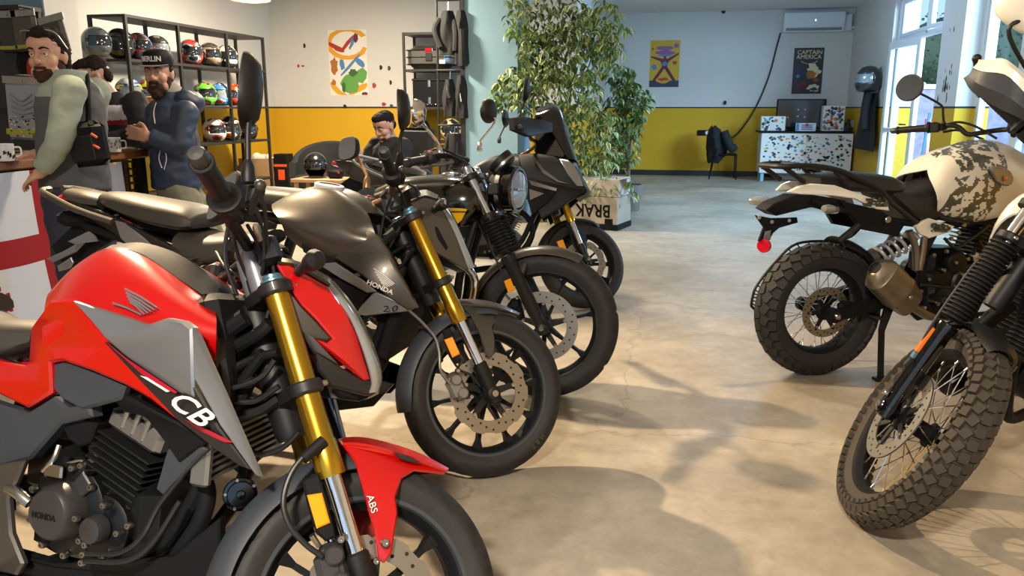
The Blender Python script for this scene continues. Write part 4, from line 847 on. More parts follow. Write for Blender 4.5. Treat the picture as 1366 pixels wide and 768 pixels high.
def adventure_bike():
    b = Bike('street_motorcycle', 'black touring motorcycle with tall dark screen beside the leafy plant, farthest in the row', .434, 5.004, -15, 15.7, 33.1, .293, 25.5, .1, 1.355, .314)
    at, A = b.at, b.A; fl = lambda p: V((p.x, -p.y, p.z))
    street_base(b, lip=K['gun2']); usd_fork(b, top=.665); clamps(b, (.42, .66))
    fender(b, .315, .135, 70, 190, K['black'], drop=.05, endtaper=.7)
    b.panel('fender_wing', [(755, 296, .07), (772, 292, .065), (790, 298, .05), (806, 312, .01), (782, 313, .06), (785, 348, .085), (779, 352, .085), (766, 328, .08)], K['black'], .012, st=True)
    b.panel('side_reflector', [(743, 322, .12), (751, 319, .12), (756, 332, .12), (748, 335, .12)], K['amber'], .006, st=True)
    caliper(b, at(752, 350, .085, True), K['mblack'], ang=-.4)
    b.panel('cowl_side', [(690, 206, .16), (714, 204, .12), (738, 208, .11), (752, 214, .10), (768, 222, .08), (779, 246, .05), (783, 255, .03), (768, 263, .07), (742, 280, .12), (722, 292, .15), (710, 264, .17), (698, 236, .17)], K['black'], .02, cham=.006)
    b.skin('cowl_nose', [[(745, 205, .0), (766, 216, .0), (778, 240, .0), (784, 256, .0), (770, 266, .0)], [(742, 208, .105), (764, 221, .085), (776, 244, .055), (782, 256, .032), (768, 264, .07)]], K['black'])
    b.panel('headlight', [(745, 211, .115), (757, 212, .108), (767, 222, .096), (774, 236, .082), (778, 248, .068), (770, 248, .082), (758, 234, .102)], K['clear'], .006)
    b.skin('windscreen', [[(722, 143, .0), (744, 142, .0), (757, 180, .0), (768, 214, .0)], [(716, 152, .10), (742, 148, .085), (756, 186, .085), (766, 213, .085)], [(714, 166, .12), (732, 172, .12), (748, 196, .115), (757, 212, .11)]], K['gloss'])
    b.panel('dash_cover', [(714, 156, .085), (744, 152, .08), (758, 196, .09), (752, 210, .1), (714, 205, .11)], K['gloss'], .02)
    b.panel('tank_shroud', [(700, 238, .18), (744, 252, .15), (728, 272, .17), (709, 285, .19), (702, 262, .19)], K['mblack'], .02)
    for q in ([(705, 240, .192), (743, 251, .165), (742, 255, .165), (709, 247, .192)], [(706, 252, .196), (726, 258, .182), (707, 267, .198)], [(711, 206, .137), (716, 212, .145), (726, 226, .145), (746, 241, .128), (760, 245, .115), (744, 243, .13), (724, 231, .147), (712, 214, .148)]):
        b.panel('accent_stripe', q, K['gun'], .003, cham=.001)
    hdr = [(-.52, -.03, .62), (-.40, -.05, .60), (-.33, -.06, .50), (-.36, -.07, .38), (-.46, -.08, .27), (-.58, -.09, .23)]
    engine200(b, (-.636, -.175, .42), (-.545, -.165, .37), (-.56, 0, .44), (-.49, 0, .60), hdr)
    b.skin('fuel_tank', [[(-.30, .0, .96), (-.45, 0, 1.01), (-.65, 0, .99), (-.84, 0, .87)], [(-.30, -.09, .93), (-.45, -.12, .96), (-.65, -.12, .94), (-.84, -.08, .84)], [(-.30, -.11, .84), (-.45, -.15, .84), (-.65, -.15, .82), (-.84, -.09, .77)], [(-.34, -.09, .74), (-.45, -.12, .72), (-.65, -.12, .70), (-.84, -.09, .70)]], K['black'], raw=True)
    # bars with hand guards
    q = [at(716, 190, .05, True), at(708, 185, .15, True), at(705, 176, .24, True), at(694, 170, .40, True)]
    bar = handlebar(b, [fl(p) for p in reversed(q)] + q, .0125, K['copper']); grip(b, q[2], q[3], bar); grip(b, fl(q[2]), fl(q[3]), bar)
    d = (q[3] - q[2]).normalized(); switchgear(b, q[2] - d * .03, d, bar); switchgear(b, fl(q[2] - d * .03), fl(d), bar)
    for sg in (1, -1):
        F = (lambda p: p) if sg > 0 else fl
        P = [F(at(686, 157, .42, True)), F(at(700, 155, .36, True)), F(at(737, 163, .24, True)), F(at(738, 176, .24, True)), F(at(708, 182, .34, True)), F(at(687, 173, .42, True))]
        mb = MB(); mb.slab(P, (-.03, .02 * sg, 0), None, .005); b.put(mb, 'hand_guard', K['black'], bar, True)
    mc = at(672, 158, -.30, True); s0 = at(666, 188, -.24, True)
    mirror_geo(b, [s0, s0 + V((0, 0, .03)), mc + V((.02, 0, -.03))], mc, (-.9, .4, 0), (0, 0, 1), .075, .05, deep=.035)
    mc = at(699, 120, .32, True); s0 = at(692, 158, .26, True)
    mirror_geo(b, [s0, at(695, 148, .27, True), mc + V((.02, 0, -.04))], mc, (-.95, .25, 0), (0, 0, 1), .075, .065, deep=.035)
    mb = MB(); mb.box(q[0] + V((.06, .05, -.02)), (.06, .14, .09), K['black'], MX.Rotation(-.5, 3, 'Y'), .012); b.put(mb, 'instrument_panel', K['black'], st=True)
    # seat and tail
    loc_seat(b, 'rider_seat', [(-.82, .83, .085, .05), (-.9, .815, .12, .09), (-1.0, .81, .145, .11), (-1.12, .83, .145, .10)], K['seatd'])
    loc_seat(b, 'pillion_seat', [(-1.08, .87, .12, .05), (-1.14, .90, .13, .09), (-1.30, .925, .12, .09), (-1.5, .94, .08, .05)], K['seatd'])
    b.panel('tail_cover', [(442, 214, .03), (455, 213, .06), (475, 216, .08), (512, 232, .13), (516, 246, .135), (496, 248, .13), (468, 238, .09)], K['gun'], .02)
    mb = MB(); mb.tube([at(*p, l) for *p, l in ((540, 246, .13), (510, 236, .14), (480, 222, .12), (470, 212, .10), (476, 208, .08), (505, 214, .05))], .012, K['silver'], 10, 5); mb.mirror_y(); b.put(mb, 'grab_rail', K['silver'])
    mb = MB(); mb.box(at(449, 219, .0), (.04, .10, .03), K['redlens'], None, .01); b.put(mb, 'tail_lamp', K['redlens'])
    mb = MB(); mb.bar((-1.55, 0, .85), (-1.80, 0, .68), .13, .02, K['mblack'], (0, 1, 0), .1); b.put(mb, 'rear_fender', K['mblack'])
    return b
# ---------------------------------------------------------------- trail bikes on the right
def camo_material():
    m = mat('camo_white', 'dcd8cc', .28, 0, .6); nt = m.node_tree; b = nt.nodes['Principled BSDF']
    tc = nt.nodes.new('ShaderNodeTexCoord'); mp = nt.nodes.new('ShaderNodeMapping'); mp.inputs['Scale'].default_value = (1, 1, 1); nt.links.new(tc.outputs['Object'], mp.inputs['Vector'])
    def noise_n(sc, lo, det=2):
        n = nt.nodes.new('ShaderNodeTexNoise'); n.inputs['Scale'].default_value = sc; n.inputs['Detail'].default_value = det
        nt.links.new(sn.outputs['Vector'], n.inputs['Vector']); g = nt.nodes.new('ShaderNodeMath'); g.operation = 'GREATER_THAN'; g.inputs[1].default_value = lo; nt.links.new(n.outputs['Fac'], g.inputs[0]); return g
    sn = nt.nodes.new('ShaderNodeVectorMath'); sn.operation = 'SNAP'; sn.inputs[1].default_value = (.007, .007, .007); nt.links.new(mp.outputs['Vector'], sn.inputs[0])
    g1 = noise_n(26, .49); sx = nt.nodes.new('ShaderNodeSeparateXYZ'); nt.links.new(tc.outputs['Object'], sx.inputs[0])
    # camouflage only inside a slanted band of the tank side
    a = nt.nodes.new('ShaderNodeMath'); a.operation = 'MULTIPLY_ADD'; a.inputs[1].default_value = -.35; nt.links.new(sx.outputs['Z'], a.inputs[0]); nt.links.new(sx.outputs['X'], a.inputs[2])
    c = nt.nodes.new('ShaderNodeMath'); c.operation = 'COMPARE'; c.inputs[1].default_value = -1.115; c.inputs[2].default_value = .14; nt.links.new(a.outputs[0], c.inputs[0])
    mu = nt.nodes.new('ShaderNodeMath'); mu.operation = 'MULTIPLY'; nt.links.new(g1.outputs[0], mu.inputs[0]); nt.links.new(c.outputs[0], mu.inputs[1])
    mx = nt.nodes.new('ShaderNodeMix'); mx.data_type = 'RGBA'; mx.inputs[6].default_value = lin('dcd8cc'); mx.inputs[7].default_value = lin('4a4d44'); nt.links.new(mu.outputs[0], mx.inputs[0]); nt.links.new(mx.outputs[2], b.inputs['Base Color'])
    return m
def camo_patch(b, name, box, n, lat, seedv, parent=None):
    """flat blocky patches of camouflage print inside a pixel box, as thin decals."""
    rnd = random.Random(seedv); mb = MB(); x0, y0, x1, y1 = box; step = 2.2
    for k in range(n):
        cx, cy = rnd.uniform(x0, x1), rnd.uniform(y0, y1)
        for j in range(7):
            qx, qy = cx + rnd.randint(-2, 2) * step, cy + rnd.randint(-1, 1) * step
            if not (x0 - 2 < qx < x1 + 2 and y0 - 1 < qy < y1 + 1): continue
            w, h = rnd.choice((1, 2)) * step, step; P = [b.at(qx, qy, lat), b.at(qx + w, qy, lat), b.at(qx + w, qy + h, lat), b.at(qx, qy + h, lat)]
            mb.slab(P, (0, .002, 0), None, .0001)
    return b.put(mb, name, K['camo'], parent)
def trail_knobs(mb, c, R, w, rim):
    knob_tyre(mb, c, R, w, rim, [(0, .028, .78, 0, .25), (.52, .026, .74, .5, .45), (-.52, .026, .74, .5, -.45), (1.0, .024, .7, 0, .2), (-1.0, .024, .7, 0, -.2), (1.38, .014, .5, .5, 0), (-1.38, .014, .5, .5, 0)], 54, K['tyreb'], .0085)
def rear_knobs(mb, c, R, w, rim):
    knob_tyre(mb, c, R, w, rim, [(0, .036, .85, 0, .3), (.55, .040, .82, .5, .5), (-.55, .040, .82, .5, -.5), (1.08, .034, .78, 0, .1), (-1.08, .034, .78, 0, -.1)], 34, K['tyre'], .007)
def trail_common(b, tank_m, seat_m):
    fl = lambda p: V((p.x, -p.y, p.z))
    mb = MB()
    for sg in (1, -1):
        mb.tube([(-.22, .05 * sg, .93), (-.34, .08 * sg, .62), (-.44, .12 * sg, .36), (-.60, .13 * sg, .28), (-.95, .13 * sg, .32), (-1.02, .13 * sg, .55), (-.95, .12 * sg, .72)], .019, K['mblack'], 10, 4)
        mb.tube([(-.25, .05 * sg, .88), (-.6, .11 * sg, .76), (-.95, .12 * sg, .73), (-1.3, .11 * sg, .78), (-1.6, .08 * sg, .86)], .016, K['mblack'], 10, 4)
    b.put(mb, 'frame', K['mblack'])
    ax = V((-b.wb, 0, b.Rr)); mb = MB()
    for sg in (1, -1):
        mb.bar(V((-.98, .12 * sg, .43)), ax + V((.02, .125 * sg, 0)), .075, .035, K['mblack'], (0, 1, 0), .05)
        mb.lathe(ax + V((0, .11 * sg, 0)), (0, sg, 0), [(0, .035), (.035, .035), (.04, .025)], K['mblack'], 14); bolt(mb, ax + V((0, .15 * sg, 0)), (0, sg, 0), .015, K['steel'], .018)
    b.put(mb, 'swingarm', K['mblack'])
    engine_round(b, -.70, .44)
def white_trail_bike():
    b = Bike('trail_motorcycle', 'white trail motorcycle with grey camouflage tank, rear rack and spoked wheels', 2.91, 4.033, 12.4, 1.2, 0, .347, 26.5, .11, 1.465, .324)
    at, A = b.at, b.A; fl = lambda p: V((p.x, -p.y, p.z))
    spoke_wheel(b, False, rear_knobs, .213, .15, dr=(.085, .122)); spoke_wheel(b, True, trail_knobs, .262, .10)
    conv_fork(b, .10, None, (.30, .56), .74, rg=.036, nf=16); clamps(b, (.60, .73), .10)
    trail_common(b, K['white'], K['seatd']); cm = camo_material()
    b.skin('fuel_tank', [[(1238, 227, .0), (1258, 203, .0), (1284, 190, .0), (1320, 188, .0), (1352, 199, .0), (1388, 222, .0)],
        [(1241, 240, .11), (1262, 222, .125), (1290, 211, .13), (1325, 211, .13), (1356, 222, .125), (1392, 242, .10)],
        [(1250, 262, .165), (1270, 254, .175), (1298, 249, .18), (1328, 246, .175), (1358, 249, .165), (1392, 262, .13)],
        [(1250, 280, .145), (1272, 285, .155), (1298, 289, .155), (1328, 282, .15), (1354, 271, .14), (1388, 266, .11)],
        [(1256, 288, .10), (1274, 294, .10), (1298, 297, .10), (1328, 292, .10), (1352, 284, .10), (1384, 276, .08)]], cm)
    p = at(1340, 235, .20); mb = MB()
    b.panel('turn_indicator', [(1323, 223, .185), (1333, 222, .19), (1345, 226, .19), (1353, 235, .185), (1351, 246, .185), (1340, 248, .19), (1330, 241, .19), (1325, 232, .188)], K['clear'], .02, cham=.006, smooth=2)
    mb.ball(at(1341, 238, .193), (.012, .006, .012), K['orange'], 12, 8); b.put(mb, 'indicator_bulb', K['orange'])
    sc = b.panel('side_cover', [(1222, 302, .15), (1229, 297, .155), (1240, 291, .158), (1274, 302, .155), (1268, 309, .152), (1240, 318, .15), (1227, 312, .148)], K['white'], .02)
    camo_patch(b, 'camo_print', (1242, 297, 1264, 307), 10, .162, 3)
    tp = b.panel('tail_panel', [(1052, 256, .06), (1066, 249, .08), (1084, 245, .10), (1114, 247, .115), (1134, 254, .125), (1160, 263, .135), (1184, 271, .14), (1187, 281, .14), (1170, 279, .138), (1140, 265, .125), (1110, 261, .11), (1068, 259, .085)], K['white'], .02)
    camo_patch(b, 'camo_print', (1149, 264, 1180, 274), 11, .142, 8)
    mb = MB()
    for k in range(2): pass
    R = [(1187, 268, .135), (1170, 250, .135), (1140, 236, .13), (1114, 226, .125), (1080, 221, .12), (1046, 222, .10)]
    rp = [at(*q) for q in R]; mb.tube(rp + [V((rp[-1].x - .03, -.03, rp[-1].z))] + [V((rp[-1].x - .03, .03, rp[-1].z))] + [fl(q) for q in reversed(rp)], .0125, K['black'], 10, 4)
    for a, c in (((1046, 223, .1), (1073, 243, .10)), ((1114, 228, .125), (1133, 251, .12))): mb.tube([at(*a), at(*c)], .011, K['black'], 10); mb.tube([fl(at(*a)), fl(at(*c))], .011, K['black'], 10)
    for q in (rp[3], rp[4]): mb.tube([q, fl(q)], .010, K['black'], 10)
    b.put(mb, 'luggage_rack', K['black'])
    loc_seat(b, 'pillion_seat', [(-1.13, .945, .12, .05), (-1.2, .968, .14, .09), (-1.38, .985, .13, .09), (-1.56, .975, .10, .05)], K['seatd'])
    loc_seat(b, 'rider_seat', [(-.80, .955, .10, .10), (-.86, .955, .135, .18), (-.93, .945, .15, .20), (-1.0, .915, .155, .18), (-1.07, .898, .155, .15), (-1.14, .91, .15, .11), (-1.2, .925, .13, .06)], K['seatd'])
    b.panel('under_seat_panel', [(1119, 267, .115), (1140, 272, .125), (1175, 280, .135), (1204, 300, .14), (1200, 316, .135), (1170, 310, .13), (1149, 306, .12), (1136, 286, .115)], K['mblack'], .03)
    mb = MB(); bolt(mb, at(1184, 293, .142), (0, -1, 0), .016, K['steel'], .008, 16); b.put(mb, 'panel_bolt', K['steel'])
    b.panel('rear_fender', [(1022, 280, .05), (1033, 271, .06), (1062, 260, .08), (1100, 262, .09), (1130, 268, .1), (1118, 275, .095), (1080, 277, .085), (1052, 284, .07), (1036, 288, .05)], K['mblack'], .10, mirror=False)
    for q0, q1, lt in (((1036, 268), (1008, 268), -.10), ((1130, 281), (1087, 277), .10)):
        a, c = at(*q0, lt), at(*q1, lt * 1.8); mb = MB(); mb.tube([a, a.lerp(c, .4)], .009, K['black'], 10); mb.lathe(a.lerp(c, .3), c - a, [(0, .010), (.01, .018), (.075, .022), (.10, .016), (.103, 0)], K['clear'], 14); b.put(mb, 'turn_indicator', K['clear'])
    b.panel('plate_bracket', [(1008, 287, .07), (1030, 291, .07), (1064, 290, .03), (1065, 297, .03), (1040, 304, .05), (1032, 311, .05), (1026, 322, .05), (1012, 322, .06), (1019, 303, .06)], K['mblack'], .012, mirror=False)
    mb = MB()
    for q in ((1013, 290), (1030, 296), (1053, 294)): bolt(mb, at(*q, .075 if q[0] < 1040 else .045), (-1, -1, .2), .009, K['steel'], .006)
    mb.slab(A([(1020, 309, .065), (1028, 307, .06), (1027, 320, .06), (1018, 320, .065)]), (.01, .01, 0), K['silver']); b.put(mb, 'plate_bolts', K['steel'])
    rr = at(1019, 328, .065); mb = MB(); mb.lathe(rr + V((.01, .01, 0)), (-.8, -.6, .0), [(0, .032), (.014, .032), (.018, .028), (.019, 0)], K['redlens'], 24); b.put(mb, 'rear_reflector', K['redlens'])
    # exhaust
    e0, e1 = at(1168, 358, .22), at(1216, 408, .17); d = (e1 - e0); L = d.length; mb = MB()
    u = V((0, -1, 0)); u = (u - d.normalized() * u.dot(d.normalized())).normalized(); w = d.normalized().cross(u); rings = []
    for t, s in ((-.02, .36), (0, .52), (.10, .82), (.14, .90), (.15, .96), (.55, 1.0), (.60, 1.03), (.62, .98), (.92, .82), (1.0, .45)):
        rings.append([e0 + d * t + u * (math.copysign(abs(math.cos(a)) ** .7, math.cos(a)) * .062 * s) + w * (math.copysign(abs(math.sin(a)) ** .7, math.sin(a)) * .085 * s) for a in [2 * PI * k / 24 for k in range(24)]])
    mb.loft(rings, K['titan']); mb.lathe(e0 + d * -.021, d, [(0, .03), (-.004, .03), (-.004, .022), (.012, .020), (.012, 0)], K['hole'], 18)
    for t in (.66,): bolt(mb, e0 + d * t + u * .06, u, .009, K['steel'], .008)
    b.put(mb, 'muffler', K['titan'])
    mb = MB(); mb.tube([e1, e1 + V((.12, .03, -.06)), (-.85, -.10, .28), (-.6, -.08, .25), (-.42, -.07, .34), (-.40, -.05, .55), (-.5, -.03, .66)], .022, K['titan'], 14, 5); b.put(mb, 'exhaust_header', K['titan'])
    s0, s1 = at(1164, 345, .06), at(1218, 318, .06); d = s1 - s0; f1, f2 = frame_of(d); mb = MB()
    mb.tube([s0 + d * (k / 80) + f1 * (.042 * math.cos(k * .47)) + f2 * (.042 * math.sin(k * .47)) for k in range(81)], .0085, K['spring'], 8); mb.tube([s0 - d * .12, s1 + d * .05], .02, K['black'], 12); mb.lathe(s0 - d * .08, d, [(0, .045), (.03, .05), (.04, .03)], K['dalu'], 18); b.put(mb, 'rear_shock', K['spring'])
    for q in (((1213, 308), (1221, 330), (1222, 360)), ((1233, 316), (1230, 340), (1226, 360))): mb = MB(); mb.tube([at(*p, .135) for p in q], .016, None, 12, 4); b.put(mb, 'frame_tube', K['titan'])
    for q in (((1252, 289), (1290, 299)), ((1185, 268), (1232, 304)), ((1118, 322), (1145, 300))): mb = MB(); mb.tube([at(*p, .13) for p in q], .014, None, 10); b.put(mb, 'frame_tube', K['gun2'])
    cal = at(1150, 400, .09); mb = MB(); mb.box(at(1128, 408, .10), (.08, .04, .05), K['black'], None, .012); b.put(mb, 'brake_caliper', K['black'])
    fender(b, .36, .17, 20, 80, K['black'], 'wheel_hugger', False, (-b.wb, 0, b.Rr))
    # saree guard behind the wheel
    G = [(1002, 408, -.16), (1004, 396, -.16), (1010, 380, -.16), (1034, 350, -.16), (1063, 325, -.16), (1112, 321, -.15)]
    I = [(1015, 420, -.16), (1015, 398, -.16), (1018, 386, -.16), (1040, 356, -.16), (1068, 332, -.16), (1112, 328, -.15)]
    mb = MB(); mb.tube([at(*q) for q in G], .007, K['black'], 8, 5); mb.tube([at(*q) for q in I], .006, K['black'], 8, 5); mb.tube([at(*G[0]), at(*I[0])], .007, K['black'], 8)
    g2, i2 = crv([at(*q) for q in G], 3), crv([at(*q) for q in I], 3)
    for k in range(1, len(g2), 1): mb.tube([V(g2[k]), V(i2[k])], .0035, K['black'], 6)
    mb.tube([at(*G[-1]), at(1135, 315, -.11), at(1150, 300, -.10)], .008, K['black'], 8, 4); b.put(mb, 'rear_wheel_guard', K['black'])
    # stand, pegs
    mb = MB()
    for sg in (1, -1):
        F = (lambda p: p) if sg > 0 else fl
        mb.bar(F(at(1186, 408, .14)), F(at(1176, 440, .15)), .05, .012, K['black'], (0, 1, 0), .03); mb.bar(F(at(1176, 438, .15)), F(V((-1.21, -.16, .012))), .026, .014, K['black'], (0, 1, 0)); mb.box(F(V((-1.21, -.165, .008))), (.07, .04, .014), K['black'])
    mb.bar(at(1176, 425, .15), fl(at(1176, 425, .15)), .03, .012, K['black'], (0, 0, 1)); b.put(mb, 'centre_stand', K['black'])
    for sg in (1, -1): mb = MB(); mb.box((-.98, .22 * sg, .40), (.05, .10, .03), None, None, .008); mb.tube([(-.93, .15 * sg, .42), (-.98, .2 * sg, .405)], .012, None, 8); b.put(mb, 'foot_peg', K['black'])
    mb = MB(); mb.tube([at(1229, 380, .16), at(1250, 382, .17), at(1266, 384, .17)], .009, K['black'], 8, 3); b.put(mb, 'brake_pedal', K['black'])
    bolts(b, [at(*q, .15) for q in ((1245, 340), (1262, 335), (1258, 360), (1238, 372), (1228, 388), (1240, 396), (1274, 350), (1283, 366), (1290, 345), (1268, 318), (1278, 310), (1285, 300), (1250, 405), (1232, 410))], .010)
    mb = MB(); mb.lathe(at(1272, 350, .12), (0, -1, 0), [(0, .06), (.02, .058), (.03, .05), (.034, .02), (.034, 0)], K['engine'], 24); mb.box(at(1245, 372, .12), (.10, .06, .09), K['engine'], None, .015); mb.lathe(at(1296, 345, .10), (.2, -1, .2), [(0, .03), (.03, .03), (.035, .02)], K['steel'], 16); b.put(mb, 'engine_cover', K['engine'])
    b.panel('sump_guard', [(-.34, -.10, .42), (-.40, -.13, .28), (-.80, -.14, .20), (-.86, -.14, .25), (-.55, -.13, .30), (-.42, -.11, .42)], K['black'], .02, raw=True)
    cables(b, [[at(1300, 330, .12), at(1296, 360, .13), at(1282, 400, .13)], [at(1260, 318, .14), at(1275, 330, .14), at(1296, 318, .13), at(1320, 300, .12)], [at(1305, 320, .12), at(1318, 345, .12), at(1330, 380, .12)]], .008)
    # bars
    q = [at(1366, 165, .02, True), at(1338, 173, -.08, True), at(1309, 177, -.11, True), at(1291, 179, -.14, True), at(1279, 170, -.17, True), at(1266, 167, -.20, True), at(1250, 172, -.25, True), at(1196, 174, -.40, True)]
    pts = q[1:]; rp = [fl(p) for p in pts]; bar = handlebar(b, list(reversed(pts)) + rp, .0125, K['black']); grip(b, at(1240, 170, -.265, True), q[-1], bar); grip(b, fl(at(1240, 170, -.265, True)), fl(q[-1]), bar)
    d = (q[-1] - q[-2]).normalized(); switchgear(b, at(1247, 170, -.245, True), d, bar); switchgear(b, fl(at(1247, 170, -.245, True)), fl(d), bar)
    mc = at(1213, 117, -.30, True); s0 = at(1259, 170, -.22, True)
    mirror_geo(b, [s0, at(1258, 152, -.22, True), at(1256, 141, -.225, True), at(1240, 131, -.25, True), at(1226, 124, -.28, True)], mc, (-.93, -.3, .1), (0, 0, 1), .075, .068, 'round', .03)
    cables(b, [[at(1254, 172, -.24, True), at(1275, 163, -.2, True), at(1300, 168, -.14, True), at(1330, 185, -.06, True)], [at(1258, 176, -.24, True), at(1280, 174, -.2, True), at(1312, 186, -.1, True)]], .006, st=True)
    mb = MB(); mb.lathe(V((-.22, .0, 1.12)), (.9, 0, -.1), [(-.10, .03), (-.09, .06), (0, .085), (.03, .09), (.04, .085), (.035, .078), (.035, 0)], None, 28); hl = b.put(mb, 'headlight', K['black'], st=True); mb = MB(); mb.lathe(V((-.22, .0, 1.12)), (.9, 0, -.1), [(.034, .078), (.042, .06), (.046, 0)], None, 28); b.put(mb, 'headlight_glass', K['clear'], hl, True)
    mb = MB(); mb.lathe(V((-.30, .0, 1.16)), (-.6, 0, .8), [(0, .05), (.03, .055), (.035, .05), (.036, 0)], K['black'], 28); b.put(mb, 'instrument_panel', K['black'], st=True)
    fender(b, .37, .14, 45, 160, K['white'], drop=.04); return b
def near_trail_bike():
    b = Bike('trail_motorcycle', 'trail motorcycle with knobbly spoked front wheel and ribbed fork gaiters, mostly out of frame', 1.155, 2.398, -142.7, 17.7, 38.2, .347, 26.5, .11, 1.465, .324)
    at, A, ax = b.at, b.A, b.atx; fl = lambda p: V((p.x, -p.y, p.z))
    spoke_wheel(b, True, trail_knobs, .262, .105, dr=(.105, .15)); spoke_wheel(b, False, rear_knobs, .213, .14, dr=(.085, .122))
    conv_fork(b, .10, None, (.31, .60), .74, rg=.042, nf=20, low=K['gloss']); clamps(b, (.62, .73), .10)
    trail_common(b, K['white'], K['seatd'])
    fender(b, .368, .125, 84, 150, K['black'], drop=.04, endtaper=.6)
    mb = MB(); p = b.leg(.235, .1); mb.bar(b.leg(.19, .131), b.leg(.28, .131), .022, .008, K['orange'], (0, 1, 0)); b.put(mb, 'side_reflector', K['orange'], st=True)
    mb = MB(); mb.bar(b.leg(.165, .131), b.leg(.195, .131), .022, .008, K['bluez'], (0, 1, 0)); b.put(mb, 'reflector_bracket', K['bluez'], st=True)
    caliper(b, V((-.105, -.075, .43)), K['mblack'], ang=-.5)
    mb = MB(); mb.tube([V((-.10, -.10, .47)), b.leg(.25, .135), b.leg(.40, .14), b.leg(.55, .13), b.leg(.68, .06)], .005, K['cable'], 8, 5); b.put(mb, 'brake_hose', K['cable'], st=True)
    mb = MB(); mb.box(b.leg(.155, .128), (.03, .02, .04), K['black'], None, .006); b.put(mb, 'sensor_block', K['black'], st=True); bolts(b, [b.leg(.04, .13)], .01, st=True)
    # white body
    X = -.40
    b.panel('side_panel', [(1335, 329, .16), (1350, 316, .16), (1367, 306, .16), (1392, 310, .15), (1410, 400, .14), (1395, 480, .14), (1366, 478, .15), (1358, 458, .155), (1352, 427, .16), (1359, 392, .165), (1356, 371, .165), (1342, 355, .165)], K['white'], .02, cham=.006)
    b.panel('panel_stripe', [(1343, 335, .1675), (1355, 331, .1675), (1368, 350, .1675), (1380, 400, .166), (1372, 400, .166), (1364, 372, .167), (1354, 350, .1675)], K['gun2'], .003, mirror=False, cham=.0006)
    b.skin('fuel_tank', [[(-.34, 0, 1.0), (-.50, 0, 1.07), (-.7, 0, 1.05), (-.9, 0, .90)], [(-.34, -.10, .97), (-.50, -.14, 1.02), (-.7, -.14, 1.0), (-.9, -.09, .87)], [(-.34, -.13, .88), (-.50, -.18, .90), (-.7, -.17, .88), (-.9, -.10, .80)], [(-.36, -.10, .78), (-.50, -.13, .76), (-.7, -.13, .76), (-.9, -.09, .76)]], K['white'], raw=True)
    loc_seat(b, 'rider_seat', [(-.90, .88, .09, .06), (-1.0, .84, .13, .12), (-1.12, .83, .15, .12), (-1.25, .88, .14, .10), (-1.5, .90, .10, .07)], K['seatd'])
    b.panel('tail_panel', [(-1.1, -.13, .76), (-1.35, -.13, .80), (-1.62, -.08, .88), (-1.58, -.08, .82), (-1.3, -.12, .72)], K['white'], .02, raw=True)
    mb = MB(); mb.bar((-1.5, 0, .82), (-1.72, 0, .70), .14, .02, K['mblack'], (0, 1, 0), .1); mb.box((-1.62, 0, .85), (.06, .09, .04), K['redlens'], None, .01); b.put(mb, 'rear_fender', K['mblack'])
    mb = MB(); mb.tube([(-.5, -.03, .66), (-.40, -.06, .52), (-.42, -.08, .34), (-.62, -.09, .25), (-.95, -.13, .32)], .022, K['mblack'], 12, 5); mb.lathe((-.95, -.15, .32), (-.9, -.05, .35), [(0, .03), (.06, .055), (.45, .065), (.5, .04)], K['black'], 20); b.put(mb, 'muffler', K['black'])
    mb = MB(); mb.tube([(-.95, .10, .30), (-.93, .2, .12), (-.92, .27, -.04)], .012, K['mblack'], 10); b.put(mb, 'side_stand', K['mblack'])
    # bars and hand guard
    ge, gi = ax(1300, 106, -.40, True), ax(1352, 150, -.38, True)
    e = V((-.42, -.41, 1.19)); i = V((-.37, -.27, 1.165)); m0 = V((-.33, -.16, 1.16)); m1 = V((-.30, -.05, 1.09))
    bar = handlebar(b, [fl(e), fl(i), fl(m0), fl(m1), m1, m0, i, e], .0125); grip(b, i, e, bar); grip(b, fl(i), fl(e), bar); d = (e - i).normalized(); switchgear(b, i - d * .03, d, bar); switchgear(b, fl(i - d * .03), fl(d), bar)
    for sg in (1, -1):
        F = (lambda p: p) if sg > 0 else fl
        top = [F(ax(*q, True)) for q in ((1306, 82, -.36), (1318, 82, -.33), (1337, 80, -.29), (1352, 90, -.26), (1372, 108, -.24), (1400, 130, -.22))]
        mid = [F(ax(*q, True)) for q in ((1300, 92, -.33), (1312, 97, -.28), (1340, 100, -.24), (1358, 115, -.22), (1376, 135, -.21), (1402, 155, -.20))]
        bot = [F(ax(*q, True)) for q in ((1288, 104, -.34), (1300, 122, -.29), (1336, 144, -.25), (1350, 150, -.23), (1376, 162, -.22), (1402, 172, -.21))]
        mb = MB(); mb.grid([crv(top, 3), crv([a.lerp(c, .5) + V((.01, 0, .006)) for a, c in zip(top, mid)], 3), crv(mid, 3)], K['white'], .006); hg = b.put(mb, 'hand_guard', K['white'], bar, True, label='white upper shell of the hand guard')
        mb = MB(); mb.grid([crv(mid, 3), crv([a.lerp(c, .5) + V((.018, 0, .0)) for a, c in zip(mid, bot)], 3), crv(bot, 3)], K['slate'], .006); b.put(mb, 'guard_lower', K['slate'], bar, True)
        mb = MB(); k0 = F(ax(1303, 78, -.38, True)); mb.ball(k0, .013, K['black'], 12, 8); mb.tube([k0, F(e)], .012, K['black'], 8); b.put(mb, 'bar_end_weight', K['black'], bar, True)
    mb = MB(); mb.lathe(V((-.18, .0, 1.06)), (.9, 0, -.1), [(-.10, .03), (-.09, .06), (0, .085), (.03, .09), (.04, .085), (.035, .078), (.035, 0)], None, 28); hl = b.put(mb, 'headlight', K['black'], st=True); mb = MB(); mb.lathe(V((-.18, .0, 1.06)), (.9, 0, -.1), [(.034, .078), (.042, .06), (.046, 0)], None, 28); b.put(mb, 'headlight_glass', K['clear'], hl, True)
